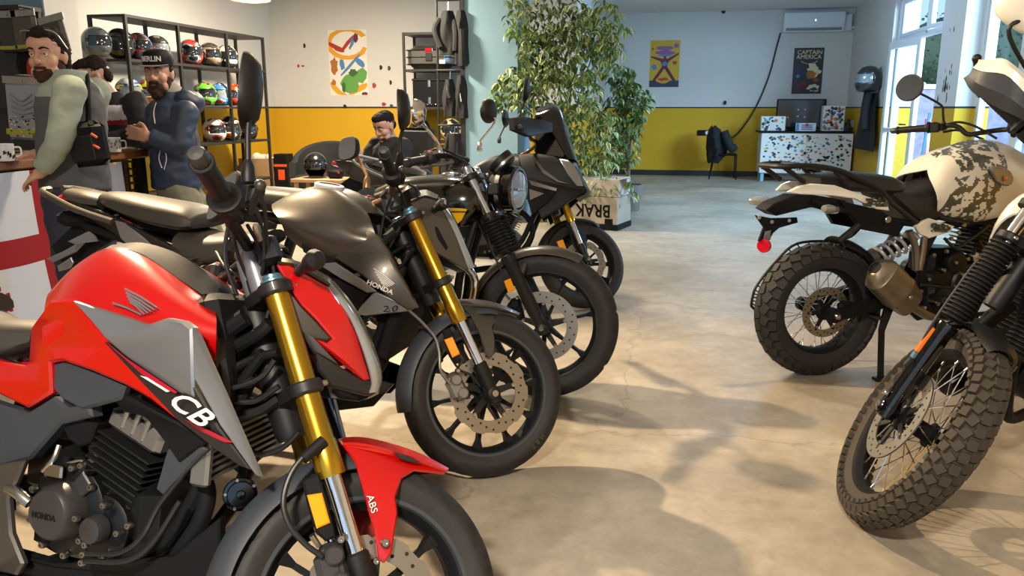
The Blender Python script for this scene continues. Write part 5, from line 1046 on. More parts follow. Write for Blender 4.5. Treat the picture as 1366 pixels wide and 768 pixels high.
    mc = ax(1374, 12, -.36, True); s0 = V((-.36, -.22, 1.18))
    mirror_geo(b, [s0, s0 + V((0, 0, .05)), mc + V((.03, 0, -.08)), mc + V((.02, 0, -.02))], mc, (-1, .2, .1), (0, 0, 1), .085, .06, 'oct', .035, shell=K['white'])
    return b
# ---------------------------------------------------------------- the room
def two_tone(name, upper, rough=.7):
    """painted wall: yellow below 1.26 m, black line, pale paint above; slight unevenness."""
    m = bpy.data.materials.new(name); m.use_nodes = True; nt = m.node_tree; b = nt.nodes['Principled BSDF']; b.inputs['Roughness'].default_value = rough
    g = nt.nodes.new('ShaderNodeNewGeometry'); s = nt.nodes.new('ShaderNodeSeparateXYZ'); nt.links.new(g.outputs['Position'], s.inputs[0])
    r = nt.nodes.new('ShaderNodeValToRGB'); r.color_ramp.interpolation = 'CONSTANT'
    mr = nt.nodes.new('ShaderNodeMapRange'); mr.inputs['From Max'].default_value = 3.0; nt.links.new(s.outputs['Z'], mr.inputs['Value']); nt.links.new(mr.outputs[0], r.inputs['Fac'])
    e = r.color_ramp.elements; e[0].color = lin('d2a412'); e[1].position = 1.258 / 3; e[1].color = lin('1c1b1a'); n = e.new(1.288 / 3); n.color = lin(upper)
    nz = nt.nodes.new('ShaderNodeTexNoise'); nz.inputs['Scale'].default_value = 1.3; nz.inputs['Detail'].default_value = 5; nt.links.new(g.outputs['Position'], nz.inputs['Vector'])
    mx = nt.nodes.new('ShaderNodeMix'); mx.data_type = 'RGBA'; mx.blend_type = 'MULTIPLY'; mx.inputs[0].default_value = .16
    nt.links.new(r.outputs['Color'], mx.inputs[6]); nt.links.new(nz.outputs['Color'], mx.inputs[7]); nt.links.new(mx.outputs[2], b.inputs['Base Color'])
    bp = nt.nodes.new('ShaderNodeBump'); bp.inputs['Strength'].default_value = .12; n2 = nt.nodes.new('ShaderNodeTexNoise'); n2.inputs['Scale'].default_value = 60; nt.links.new(g.outputs['Position'], n2.inputs['Vector']); nt.links.new(n2.outputs['Fac'], bp.inputs['Height']); nt.links.new(bp.outputs['Normal'], b.inputs['Normal'])
    MATS[name] = m; return m
def concrete():
    m = bpy.data.materials.new('polished_concrete'); m.use_nodes = True; nt = m.node_tree; b = nt.nodes['Principled BSDF']; L = nt.links.new
    g = nt.nodes.new('ShaderNodeNewGeometry')
    def noise_(sc, det, dist=0, rough=.6):
        n = nt.nodes.new('ShaderNodeTexNoise'); n.inputs['Scale'].default_value = sc; n.inputs['Detail'].default_value = det; n.inputs['Distortion'].default_value = dist; n.inputs['Roughness'].default_value = rough; L(g.outputs['Position'], n.inputs['Vector']); return n
    def ramp(src, a, c0, bb, c1):
        r = nt.nodes.new('ShaderNodeValToRGB'); e = r.color_ramp.elements; e[0].position = a; e[0].color = c0; e[1].position = bb; e[1].color = c1; L(src, r.inputs['Fac']); return r
    big = ramp(noise_(.9, 8, .6).outputs['Fac'], .34, lin('908778'), .68, lin('b8ad9c'))
    fine = ramp(noise_(9, 10, .3, .75).outputs['Fac'], .33, (.66, .66, .66, 1), .62, (1, 1, 1, 1))
    st = ramp(noise_(2.6, 6, 1.6).outputs['Fac'], .55, (1, 1, 1, 1), .74, (.80, .78, .74, 1))
    vor = nt.nodes.new('ShaderNodeTexVoronoi'); vor.feature = 'DISTANCE_TO_EDGE'; vor.inputs['Scale'].default_value = .55
    wob = noise_(3, 6); ad = nt.nodes.new('ShaderNodeMix'); ad.data_type = 'RGBA'; ad.blend_type = 'ADD'; ad.inputs[0].default_value = .35; L(g.outputs['Position'], ad.inputs[6]); L(wob.outputs['Color'], ad.inputs[7]); L(ad.outputs[2], vor.inputs['Vector'])
    crack = ramp(vor.outputs['Distance'], .0008, (.72, .70, .66, 1), .003, (1, 1, 1, 1))
    out = big.outputs['Color']
    for r in (fine, st, crack):
        mx = nt.nodes.new('ShaderNodeMix'); mx.data_type = 'RGBA'; mx.blend_type = 'MULTIPLY'; mx.inputs[0].default_value = 1 if r is not fine else .75; L(out, mx.inputs[6]); L(r.outputs['Color'], mx.inputs[7]); out = mx.outputs[2]
    L(out, b.inputs['Base Color'])
    rr = ramp(noise_(4, 6).outputs['Fac'], .3, (.42, .42, .42, 1), .7, (.62, .62, .62, 1)); L(rr.outputs['Color'], b.inputs['Roughness'])
    bp = nt.nodes.new('ShaderNodeBump'); bp.inputs['Strength'].default_value = .05; L(noise_(35, 6).outputs['Fac'], bp.inputs['Height']); L(bp.outputs['Normal'], b.inputs['Normal'])
    return m
WALL = two_tone('painted_wall', 'd3d2cf'); BLUE = mat('blue_paint', '86aabe', .6, bump=.05); WHITE = mat('white_wall_paint', 'dcdbd6', .7, bump=.05)
PVC = mat('white_pvc', 'd9dde2', .35); YEL = MATS['painted_wall']
def struct(name, boxes, m):
    mb = MB()
    for lo, hi in boxes: mb.box([(a + c) / 2 for a, c in zip(lo, hi)], [c - a for a, c in zip(lo, hi)])
    return tag(mb.build(name, m), kind='structure')
XL, XR, YB, YL, YF, ZC = -5.7, 3.1, 15.8, 11.0, -3.2, 3.0
struct('floor', [((XL - .2, YF - .2, -.1), (XR + .5, YB + .2, 0))], concrete())
struct('ceiling', [((XL - .2, YF - .2, ZC), (XR + .5, YB + .2, ZC + .1))], mat('ceiling_paint', 'dcdee2', .8))
struct('wall_back', [((-1.5, YB, 0), (XR + .4, YB + .2, ZC))], WALL)
struct('wall_back_left', [((XL - .2, YL, 0), (-1.3, YL + .2, ZC)), ((-1.5, YL + .2, 0), (-1.3, YB, ZC))], WALL)
struct('wall_left', [((XL - .2, YF, 0), (XL, YL, ZC))], WALL)
D0, D1, W1, W0 = 10.72, 13.02, 9.95, 6.4     # door opening and window opening along Y
struct('wall_right', [((XR, D1, 0), (XR + .35, YB, ZC)), ((XR, W1, 0), (XR + .35, D0, ZC)), ((XR, D0, 2.85), (XR + .35, D1, ZC)), ((XR, YF, 0), (XR + .35, W0, ZC)), ((XR, W0, 2.8), (XR + .35, W1, ZC))], WALL)
struct('wall_front', [((XL - .2, YF - .2, 0), (-4.6, YF, ZC)), ((2.6, YF - .2, 0), (XR + .35, YF, ZC)), ((-4.6, YF - .2, 2.6), (2.6, YF, ZC)), ((-1.2, YF - .2, 0), (-.9, YF, 2.6))], WALL)
bb = mat('baseboard_black', '1d1d1e', .5)
struct('baseboard_back', [((-1.3, YB - .015, 0), (XR, YB, .10))], bb)
struct('baseboard_back_left', [((XL, YL - .015, 0), (-1.3, YL, .10)), ((-1.3, YL, 0), (-1.285, YB, .10))], bb)
struct('baseboard_left', [((XL, YF, 0), (XL + .015, YL, .10))], bb)
struct('baseboard_right', [((XR - .015, D1 + .1, 0), (XR, YB, .10))], bb)
struct('wall_pillar', [((-2.27, 8.8, 0), (-1.68, 9.6, ZC))], BLUE)
struct('trim_1', [((-2.32, 8.78, 0), (-2.27, 8.86, ZC))], mat('black_trim', '1f2327', .5))
struct('wall_pillar_left', [((XL, 5.6, 0), (-4.78, 5.95, ZC))], two_tone('pillar_paint', '86aabe'))
struct('trim_3', [((-4.78, 5.602, 0), (-4.765, 5.96, ZC))], WALL)
# damaged plaster on the strip between door and window
mb = MB(); rnd = random.Random(3)
for k in range(26):
    y = rnd.uniform(10.2, 10.6); z = rnd.choice((rnd.uniform(1.35, 1.75), rnd.uniform(1.3, 1.6), rnd.uniform(1.9, 2.3) if k < 4 else 1.5)); r = rnd.uniform(.008, .04)
    mb.slab([V((XR - .001, y + r * (.5 + rnd.random()) * math.cos(a) * .6, z + r * 1.5 * (.4 + rnd.random()) * math.sin(a))) for a in [2 * PI * j / 7 for j in range(7)]], (.0008, 0, 0), None, .0001)
tag(mb.build('trim_2', mat('bare_plaster', '4a4038', .9)), kind='structure')
# door: frame, fixed light, leaf standing ajar, tilted transom
def glass_mat():
    m = bpy.data.materials.new('window_glass'); m.use_nodes = True; nt = m.node_tree; nt.nodes.clear(); o = nt.nodes.new('ShaderNodeOutputMaterial'); t = nt.nodes.new('ShaderNodeBsdfTransparent'); g = nt.nodes.new('ShaderNodeBsdfGlossy'); g.inputs['Roughness'].default_value = .02
    t.inputs['Color'].default_value = (.90, .96, .98, 1); mx = nt.nodes.new('ShaderNodeMixShader'); f = nt.nodes.new('ShaderNodeValue'); f.outputs[0].default_value = .045
    nt.links.new(f.outputs[0], mx.inputs[0]); nt.links.new(t.outputs[0], mx.inputs[1]); nt.links.new(g.outputs[0], mx.inputs[2]); nt.links.new(mx.outputs[0], o.inputs[0]); return m
GL = glass_mat()
def glazed(name, o, u, w, h, fw=.07, fd=.06, bars=(), kind='structure', m=None):
    """framed pane: o lower corner, u horizontal direction; bars = heights of cross rails."""
    o, u = V(o), V(u).normalized(); n = V((u.y, -u.x, 0)); R = MX(((u.x, n.x, 0), (u.y, n.y, 0), (0, 0, 1))); mb = MB()
    for cx, cz, sx, sz in ((fw / 2, h / 2, fw, h), (w - fw / 2, h / 2, fw, h), (w / 2, fw / 2, w - 2 * fw, fw), (w / 2, h - fw / 2, w - 2 * fw, fw)): mb.box(o + u * cx + V((0, 0, cz)), (sx, fd, sz), None, R, .008)
    for z in bars: mb.box(o + u * (w / 2) + V((0, 0, z)), (w - 2 * fw, fd, .06), None, R, .006)
    f = tag(mb.build(name, m or PVC), kind=kind); mb = MB(); mb.box(o + u * (w / 2) + V((0, 0, h / 2)), (w - 2 * fw + .01, .008, h - 2 * fw + .01), None, R); g = mb.build('pane', GL, f); return f
xd = XR + .12
mb = MB()
for y in (D0 + .04, D1 - .04): mb.box((xd, y, 1.42), (.10, .08, 2.85), None, None, .008)
mb.box((xd, (D0 + D1) / 2, 2.81), (.10, D1 - D0, .08), None, None, .008); mb.box((xd, (D0 + D1) / 2, 2.22), (.09, D1 - D0, .07), None, None, .008); mb.box((xd, 11.62, 2.5), (.09, .07, .56), None, None, .006)
dr = tag(mb.build('door_1', PVC), kind='structure')
leaf = glazed('door_2', (XR - .02, D1 - .06, .01), (.10, -1.0, 0), 1.16, 2.19, .10, .06, (.95,))
mb = MB(); p = V((XR + .02, 11.93, 1.05)); mb.bar(p, p + V((-.05, 0, 0)), .02, .02); mb.bar(p + V((-.05, 0, 0)), p + V((-.05, .12, 0)), .022, .016); mb.build('door_handle', K['gun2'], leaf)
glazed('window_1', (xd, D1 - .08, 2.26), (0, -1, 0), 1.28, .52, .06, .05); glazed('window_2', (xd - .02, 11.58, 2.27), (.22, -.8, 0), .80, .50, .06, .05)
y = W1
for k, w in enumerate((1.1, 1.2, 1.25)): glazed('window_%d' % (k + 3), (XR + .24, y - .02, .02), (0, -1, 0), w, 2.76, .08, .07, (1.0,) if k else ()); y -= w
for k, x in enumerate((-4.6, -.9)): glazed('window_%d' % (k + 6), (x, YF - .1, .02), (1, 0, 0), 3.4 if k == 0 else 3.5, 2.56, .08, .07, (.9,))  # unseen windows behind the camera, added to let fill daylight in
# outside
mb = MB(); mb.box((11.5, 6, -.06), (16, 40, .1)); tag(mb.build('ground_outside', mat('street_asphalt', '9aa0a6', .9, var=.15, vscale=2)), kind='structure')
mb = MB(); mb.box((-2, -12, -.06), (16, 17, .1)); tag(mb.build('ground_street', MATS['street_asphalt']), kind='structure')
# ---------------------------------------------------------------- things outside
fac = mat('facade_cream', 'd8d6cf', .9, var=.05, vscale=3)
b = empty('street_building', 'pale street building with railings seen through the door and window', 'building', (12, 9, 0))
mb = MB(); mb.box((.8, 0, 4), (1.5, 22, 8)); mb.build('facade', fac, b)
for k in range(7):
    f = MB(); y = -9 + k * 3
    f.box((-.02, y, 2.6), (.14, 1.25, .10)); f.box((-.02, y, 1.0), (.14, 1.25, .10))
    for s in (-1, 1): f.box((-.02, y + s * .58, 1.8), (.14, .09, 1.7))
    o = f.build('window', PVC, b); p = MB(); p.box((.03, y, 1.8), (.04, 1.1, 1.6)); p.build('pane', mat('dark_glass', '3d4a55', .1, 0, .5), o)
mb = MB()
for k in range(60): mb.box((-.6, -9 + k * .3, .55), (.02, .02, 1.1))
for z in (.1, 1.08): mb.box((-.6, 0, z), (.04, 18, .04))
mb.build('railing', mat('railing_blue', '5d86a8', .5), b)
b = empty('garden_wall', 'lilac weathered wall outside the open door', 'wall', (5.2, 15.8, 0))
mb = MB(); mb.box((.6, .1, .8), (3.2, .2, 1.6)); mb.build('render_coat', mat('lilac_render', '9a93ad', .9, var=.25, vscale=7), b); mb = MB(); mb.box((.6, .1, 1.64), (3.3, .3, .08)); mb.build('coping', fac, b)
mb = MB(); rnd = random.Random(5)
for k in range(900):
    p = V((5.0 + rnd.uniform(-.9, 2.4), 16.3 + rnd.uniform(-.3, .5), 2.25 + rnd.uniform(-.65, .75))); d = V((rnd.uniform(-1, 1), rnd.uniform(-1, 1), rnd.uniform(-1, .4))).normalized() * .07; s_ = d.cross(V((rnd.random(), rnd.random(), rnd.random()))).normalized() * .03
    mb.add([p, p + d * .5 + s_, p + d, p + d * .5 - s_], [(0, 1, 2, 3)])
bu = empty('shrub', 'green bush above the lilac wall outside the door', 'shrub', (5.6, 16.4, 0)); mb.ball((5.9, 16.75, 2.3), (1.9, .35, .75), None, 18, 12); mb.xf(MX.Translation((-5.6, -16.4, 0))); mb.build('foliage', mat('hedge_green', '39472f', .7), bu)
mb = MB()
for a in (-.25, 0, .25): mb.tube([(a * .3, 0, 0), (a, .03, 1.2), (a * 2, 0, 2.0)], .03, None, 8)
mb.build('stem', mat('bark', '6b5a48', .9), bu)
b = empty('garden_chair', 'striped folded deck chair leaning outside the door', 'chair', (3.95, 12.9, 0)); mb = MB(); mb.box((0, .12, .62), (.5, .03, 1.0), None, MX.Rotation(-.2, 3, 'X')); 
m = mat('striped_canvas', 'c9c2bd', .8); nt = m.node_tree; w = nt.nodes.new('ShaderNodeTexWave'); w.inputs['Scale'].default_value = 4; tc = nt.nodes.new('ShaderNodeTexCoord'); nt.links.new(tc.outputs['Object'], w.inputs['Vector']); r = nt.nodes.new('ShaderNodeValToRGB'); r.color_ramp.interpolation = 'CONSTANT'; r.color_ramp.elements[0].color = lin('8f4a4f'); r.color_ramp.elements[1].position = .5; r.color_ramp.elements[1].color = lin('cfd3da'); nt.links.new(w.outputs['Fac'], r.inputs['Fac']); nt.links.new(r.outputs['Color'], nt.nodes['Principled BSDF'].inputs['Base Color'])
mb.build('canvas', m, b); mb = MB()
for x in (-.26, .26): mb.bar((x, .25, .0), (x, .0, 1.2), .035, .03)
mb.build('chair_frame', mat('blue_wood', '3f74a8', .6), b)
# ---------------------------------------------------------------- back wall of the right-hand room
def wall_rect(a, b_, Y, th=.004, name='poster', m=None, off=.0):
    p, q = onY(*a, Y), onY(*b_, Y); mb = MB(); mb.box(((p.x + q.x) / 2, Y - th / 2 - off, (p.z + q.z) / 2), (abs(q.x - p.x), th, abs(q.z - p.z))); return mb, p, q
def poster(name, label, x0, z0, x1, z1, Y, ground, shapes, texts=()):
    r = empty(name, label, 'poster', (x0, Y - .004, z0)); W, H = x1 - x0, z1 - z0
    mb = MB(); mb.box((W / 2, .0015, H / 2), (W, .003, H)); mb.build('paper', ground, r)
    for k, (m, pts) in enumerate(shapes): mb = MB(); mb.slab([V((u * W, -.0003 - .00015 * k, v * H)) for u, v in pts], (0, .0002, 0), None, .00005); mb.build('printed_shape', m, r)
    for t, s, u, v, m in texts:
        mb = MB(); put_text(mb, t, s, V((u * W, -.006, v * H)), (1, 0, 0), (0, 0, 1), m, .0004, .0006, 1.0); mb.build('lettering', m, r)
    return r
def blob(cx, cy, rx, ry, n=14, wob=.18, sd=1, rot=0):
    rnd = random.Random(sd); out = []
    for k in range(n):
        a = 2 * PI * k / n; q = 1 + rnd.uniform(-wob, wob); x, y = rx * q * math.cos(a), ry * q * math.sin(a); out.append((cx + x * math.cos(rot) - y * math.sin(rot), cy + x * math.sin(rot) + y * math.cos(rot)))
    return [(min(.995, max(.005, u)), min(.995, max(.005, v))) for u, v in out]
def arcband(cx, cy, r0, r1, a0, a1, sq=1, n=14):
    P = [(cx + r1 * math.cos(a0 + (a1 - a0) * k / n), cy + sq * r1 * math.sin(a0 + (a1 - a0) * k / n)) for k in range(n + 1)] + [(cx + r0 * math.cos(a1 + (a0 - a1) * k / n), cy + sq * r0 * math.sin(a1 + (a0 - a1) * k / n)) for k in range(n + 1)]
    return [(min(.995, max(.005, u)), min(.995, max(.005, v))) for u, v in P]
ink = {k: mat('ink_' + k, v, .6) for k, v in dict(orange='d99a1a', red='a8281f', blue='4a7fb5', green='5f9a48', dgreen='35602f', brown='a8652c', navy='2c3350', purple='8a5a8c', cream='d8cfa6', paper='dedbd4', plum='5f1f38', yellow='c9a227', rust='9a4326').items()}
p, q = onY(437, 40, YL), onY(492, 127, YL)
poster('wall_poster', 'colourful comic style poster with orange swirls and a green shape on the white wall', p.x, q.z, q.x, p.z, YL, ink['paper'], [
    (ink['orange'], arcband(.5, .79, .42, .56, .5, 6.0, .44)), (ink['orange'], blob(.2, .07, .24, .05, 12, .2, 2, -.5)), (ink['orange'], blob(.72, .09, .30, .05, 12, .2, 3, .3)),
    (ink['red'], blob(.25, .72, .22, .05, 14, .3, 4, -.3)), (ink['red'], blob(.5, .79, .2, .03, 12, .3, 5, .6)), (ink['blue'], blob(.62, .80, .12, .04, 12, .3, 6, .9)), (ink['plum'], blob(.72, .87, .07, .08, 12, .2, 7, -.3)),
    (ink['brown'], blob(.13, .45, .09, .14, 14, .25, 8)), (ink['brown'], blob(.1, .2, .06, .05, 10, .25, 9)), (ink['blue'], blob(.34, .47, .06, .09, 12, .3, 10)), (ink['blue'], blob(.55, .46, .34, .025, 12, .2, 11, .55)), (ink['blue'], blob(.8, .51, .14, .055, 12, .25, 12, -.5)),
    (ink['green'], blob(.52, .18, .24, .16, 16, .14, 13)), (ink['green'], blob(.82, .30, .17, .11, 14, .2, 14)), (ink['dgreen'], blob(.62, .35, .11, .055, 12, .2, 15)), (ink['dgreen'], blob(.36, .12, .05, .09, 12, .2, 16)), (ink['plum'], blob(.9, .02, .08, .03, 10, .1, 17))])
p, q = onY(868, 54, YB), onY(905, 116, YB)
poster('wall_poster', 'yellow poster with a spread star shaped figure and purple heading on the white wall', p.x, q.z, q.x, p.z, YB, ink['yellow'], [
    (ink['navy'], [(0, 0), (1, 0), (1, .14), (0, .14)]), (ink['purple'], blob(.5, .83, .3, .05, 14, .15, 21)), (ink['purple'], blob(.5, .74, .33, .05, 14, .12, 22)), (ink['blue'], blob(.5, .68, .25, .025, 12, .1, 23)), (ink['purple'], blob(.87, .88, .08, .05, 10, .15, 24)), (ink['rust'], blob(.84, .52, .08, .04, 10, .1, 25)), (ink['blue'], blob(.15, .43, .09, .06, 12, .1, 26)), (ink['rust'], blob(.08, .82, .04, .03, 8, .1, 27)),
    (ink['plum'], [(.03, .64), (.36, .55), (.42, .45), (.10, .14), (.22, .14), (.5, .40), (.78, .14), (.9, .14), (.58, .45), (.64, .55), (.97, .70), (.95, .73), (.60, .61), (.40, .61), (.04, .67)]), (ink['plum'], blob(.5, .63, .05, .035, 10, .05, 28)), (ink['blue'], blob(.5, .5, .09, .05, 10, .1, 29)), (ink['orange'], blob(.48, .16, .25, .075, 14, .12, 30)), (ink['rust'], blob(.48, .17, .2, .035, 14, .25, 31))])
p, q = onY(1060, 64, YB), onY(1095, 125, YB); W = q.x - p.x
poster('wall_poster', 'dark poster with cream lettering above the television', p.x, q.z, q.x, p.z, YB, mat('poster_black', '26252b', .5), [
    (ink['navy'], blob(.28, .52, .14, .13, 14, .25, 41)), (ink['cream'], blob(.68, .5, .26, .14, 18, .35, 42)), (ink['brown'], blob(.62, .42, .2, .08, 16, .35, 43)), (ink['plum'], blob(.3, .17, .2, .09, 14, .25, 44)), (ink['cream'], blob(.72, .14, .22, .09, 16, .3, 45)), (ink['navy'], blob(.74, .1, .12, .04, 12, .3, 46)), (ink['blue'], blob(.18, .38, .07, .05, 10, .3, 47)), (ink['rust'], blob(.8, .3, .1, .04, 12, .3, 48)), (ink['cream'], arcband(.52, .74, .26, .29, 3.4, 6.0, .3))],
    [('CAPTAIN', W * .2, .52, .90, ink['cream']), ('AMERICA', W * .2, .50, .80, ink['cream'])])
# air conditioner
p, q = onY(1045, 17, YB), onY(1123, 43, YB); W = q.x - p.x; a = empty('air_conditioner', 'white split air conditioner high on the back wall', 'air conditioner', (p.x, YB, q.z)); H = p.z - q.z
mb = MB(); sec = [(0, .0), (-.14, .0), (-.19, .05), (-.21, .12), (-.21, H - .03), (-.17, H), (0, H)]; mb.loft([[V((x, y, z)) for y, z in sec] for x in (0, .01, W - .01, W)]); mb.build('housing', PVC, a)
mb = MB(); mb.box((W / 2, -.20, .045), (W * .92, .012, .05), None, MX.Rotation(.75, 3, 'X'), .004); mb.build('air_flap', mat('grey_plastic', '8b9096', .5), a); mb = MB(); mb.box((W * .52, -.211, H * .55), (.02, .003, .03)); mb.build('display', mat('display_light', 'e8f2ff', .4, emit=1.5), a)
mb = MB(); mb.box((W + .07, -.06, H * .45), (.14, .10, H * .8), None, None, .01); mb.tube([(W, -.08, .08), (W + .2, -.08, .07)], .02, None, 10); mb.build('pipe_cover', PVC, a)
pts = [onY(*c, YB) - V((0, .03 + .05 * (i > 3), 0)) for i, c in enumerate(((1041, 44), (1036, 62), (1026, 100), (1012, 135), (996, 162), (978, 182), (960, 184)))]
mb = MB(); mb.tube(pts, .014, None, 8, 6); tag(mb.build('power_cord', K['cable']), 'black cord running down the wall from the air conditioner', 'cord')
c = onY(965, 15, YB); o = empty('security_camera', 'small dark dome camera on the back wall below the ceiling', 'camera', (c.x, YB, c.z)); mb = MB(); mb.lathe((0, -.0, 0), (0, -1, 0), [(0, .05), (.03, .05)], None, 18); mb.build('base', PVC, o); mb = MB(); mb.ball((0, -.05, -.01), .04); mb.build('dome', K['gloss'], o)
c = onY(941, 177, YB); o = empty('wall_socket', 'black power socket strip on the yellow wall beside the chair', 'socket', (c.x, YB, c.z)); mb = MB(); mb.box((0, -.012, 0), (.30, .024, .10), None, None, .006); mb.build('plate', K['mblack'], o)
for k in range(2): mb = MB(); mb.lathe((.03 + .09 * k, -.024, 0), (0, -1, 0), [(0, .035), (.004, .035), (.004, .028), (.001, .026), (.001, 0)], None, 18); mb.build('outlet', PVC, o)
c = onY(967, 137, YB); o = empty('wall_hook', 'tiny dark hook on the black wall line', 'hook', (c.x, YB, c.z)); mb = MB(); mb.box((0, -.02, 0), (.05, .04, .07), None, None, .01); mb.bar((0, -.04, .0), (0, -.07, .03), .02, .02); mb.build('hook_body', K['gun2'], o)
# chair with jacket
c = onZ(968, 243, 0); ch = empty('metal_chair', 'thin black metal chair with a jacket over its back', 'chair', (c.x, 15.1, 0), .0)
mb = MB(); mb.box((.0, 0, .45), (.42, .42, .035), None, None, .015); mb.build('seat', K['mblack'], ch)
for x, y, tx in ((-.19, -.19, -.27), (-.19, .19, -.25), (.19, -.19, .2), (.19, .19, .2)): mb = MB(); mb.tube([(tx, y * 1.05, 0.008), (x, y, .45)], .012, None, 8); mb.build('leg', K['mblack'], ch)
mb = MB(); mb.tube([(-.19, -.19, .45), (-.24, -.19, .86), (-.24, .19, .86), (-.19, .19, .45)], .012, None, 8); mb.box((-.235, 0, .76), (.02, .38, .16), None, None, .008); mb.build('backrest', K['mblack'], ch)
rows = []
for i, (z, hw, x0, x1) in enumerate(((.30, .10, -.30, -.16), (.42, .20, -.33, -.06), (.58, .26, -.34, -.02), (.75, .27, -.33, -.04), (.88, .26, -.30, -.10), (.945, .20, -.26, -.18))):
    ring = []
    for k in range(26):
        t = 2 * PI * k / 26; w = 1 + .13 * math.sin(5 * t + i * 1.3); ring.append(V(((x0 + x1) / 2 + (x1 - x0) / 2 * math.cos(t) * w + (.06 if z < .7 and math.cos(t) > .6 else 0), hw * math.sin(t) * w, z + .02 * math.sin(3 * t + i))))
    rows.append(ring)
jr = empty('jacket', 'dark jacket draped over the metal chair', 'jacket', ch.location); mb = MB(); mb.loft(rows); mb.build('body', mat('dark_cloth', '15161b', .85, bump=.3, bscale=14), jr)
mb = MB(); mb.tube([(-.05, -.2, .86), (.03, -.24, .68), (.10, -.24, .56), (.16, -.2, .60)], [.075, .075, .07, .06], None, 12, 4); mb.build('sleeve', MATS['dark_cloth'], jr)
# sticker cabinet
cy0 = 14.75; P0, P1 = onY(1012, 233, cy0), onY(1134, 233, cy0); x0, x1 = P0.x, P1.x; zt, zb = onY(1070, 177, cy0).z, onY(1070, 232, cy0).z; cw = x1 - x0
cb = empty('sticker_cabinet', 'white cabinet covered in small stickers below the television', 'cabinet', (x0, cy0, 0)); cwm = mat('cabinet_white', 'd6d6d0', .5)
mb = MB(); mb.box((cw / 2, .27, (zt + zb) / 2), (cw, .52, zt - zb), None, None, .01); mb.build('body', cwm, cb)
mb = MB(); mb.box((cw / 2 - .03, .26, zt + .012), (cw + .05, .58, .03), None, None, .006); mb.build('top', K['mblack'], cb); 
for k in range(2): mb = MB(); mb.box((cw * (.25 + .5 * k), .004, (zt + zb) / 2), (cw / 2 - .012, .02, zt - zb - .02), None, None, .004); mb.build('door', cwm, cb)
for x in (.06, cw - .06):
    for y in (.06, .46): mb = MB(); mb.box((x, y, zb / 2), (.06, .06, zb), None, None, .005); mb.build('leg', mat('leg_blue', '78b4c8', .5), cb)
rnd = random.Random(11); scol = [mat('sticker_' + n, c, .5) for n, c in (('navy', '27324d'), ('black', '222222'), ('blue', '4a6fa5'), ('teal', '5f8f96'), ('orange', 'd0632c'), ('grey', '7c7f82'), ('brown', '6e5a48'), ('green', '5d7a4f'), ('yellow', 'd8b838'))]; mb = MB()
for k in range(240):
    u = rnd.uniform(.03, .97); v = rnd.uniform(.06, .95); 
    if u > .55 and v < .3 and rnd.random() < .6: continue
    r = rnd.uniform(.013, .031); n = rnd.choice((4, 4, 6, 12)); a0 = rnd.uniform(0, 1.5); sq = rnd.uniform(.6, 1)
    mb.slab([V((u * cw + r * math.cos(a0 + 2 * PI * j / n), -.0075, zb + v * (zt - zb) + r * sq * math.sin(a0 + 2 * PI * j / n))) for j in range(n)], (0, .001, 0), rnd.choice(scol[:4] + scol), .0003)
o = mb.build('stickers', None, cb); o['kind'] = 'stuff'
def on_cab(px0, py0, px1, py1, dy): p, q = onY(px0, py0, cy0 + dy), onY(px1, py1, cy0 + dy); return p, q
zt2 = zt + .027
p, q = on_cab(1037, 132, 1100, 170, .38); W = q.x - p.x; H = p.z - zt2 - .03
tv = empty('television', 'flat black television standing on the sticker cabinet', 'television', (p.x, cy0 + .38, zt2)); mb = MB(); mb.box((W / 2, .02, .03 + H / 2), (W, .05, H), None, None, .01); mb.build('housing', K['mblack'], tv); mb = MB(); mb.box((W / 2, -.0065, .04 + H / 2), (W * .95, .004, H * .88)); mb.build('screen', mat('screen_dark', '2b3038', .12, 0, .6), tv); mb = MB(); mb.box((W / 2, .02, .012), (.4, .2, .024), None, None, .006); mb.box((W / 2, .03, .035), (.08, .04, .06)); mb.build('stand', K['mblack'], tv)
mb = MB()
for u, v in ((.44, .70), (.58, .70), (.44, .48), (.24, .44), (.58, .46)): mb.lathe((W * u, -.0086, H * v), (0, -1, 0), [(0, .011), (.001, .011)], None, 10)
mb.build('mount_holes', PVC, tv)
def patterned(name, label, x0, x1, z1, y, d, seed_, base, n, extra=None):
    r = empty(name, label, 'box', (x0, y, zt2)); w, h = x1 - x0, z1 - zt2; mb = MB(); mb.box((w / 2, d / 2, h / 2), (w, d, h), None, None, .006); mb.build('carton', base, r); rnd = random.Random(seed_); mb = MB()
    for k in range(n):
        u, v, rr = rnd.uniform(.07, .93), rnd.uniform(.07, .93), rnd.uniform(.014, .034); nn = rnd.choice((4, 5, 7)); a0 = rnd.random() * 3
        mb.slab([V((u * w + rr * math.cos(a0 + 2 * PI * j / nn), -.0005 - .00002 * k, v * h + rr * math.sin(a0 + 2 * PI * j / nn))) for j in range(nn)], (0, .0004, 0), rnd.choice(scol[:6]), .0001)
    o = mb.build('stickers', None, r); o['kind'] = 'stuff'; return r
p, q = on_cab(1016, 155, 1047, 176, .12); patterned('sticker_box', 'low white box covered in stickers on the cabinet left end', p.x, q.x, p.z, cy0 + .12, .2, 5, cwm, 26)
p, q = on_cab(1099, 141, 1125, 176, .14); patterned('sticker_box', 'tall white box covered in stickers right of the television', p.x, q.x, p.z, cy0 + .14, .2, 6, cwm, 70)
p, q = on_cab(1062, 164, 1088, 176, .03); W = q.x - p.x; H = p.z - zt2; sg = empty('price_sign', 'small printed white sign standing on the sticker cabinet', 'sign', (p.x, cy0 + .03, zt2)); mb = MB(); mb.box((W / 2, .01, H / 2), (W, .012, H), None, MX.Rotation(-.0, 3, 'X'), .002); mb.build('board', mat('sign_white', 'c9d6ea', .4), sg); mb = MB(); mb.box((.03, .003, H / 2), (.05, .002, H * .9), ink['blue'])
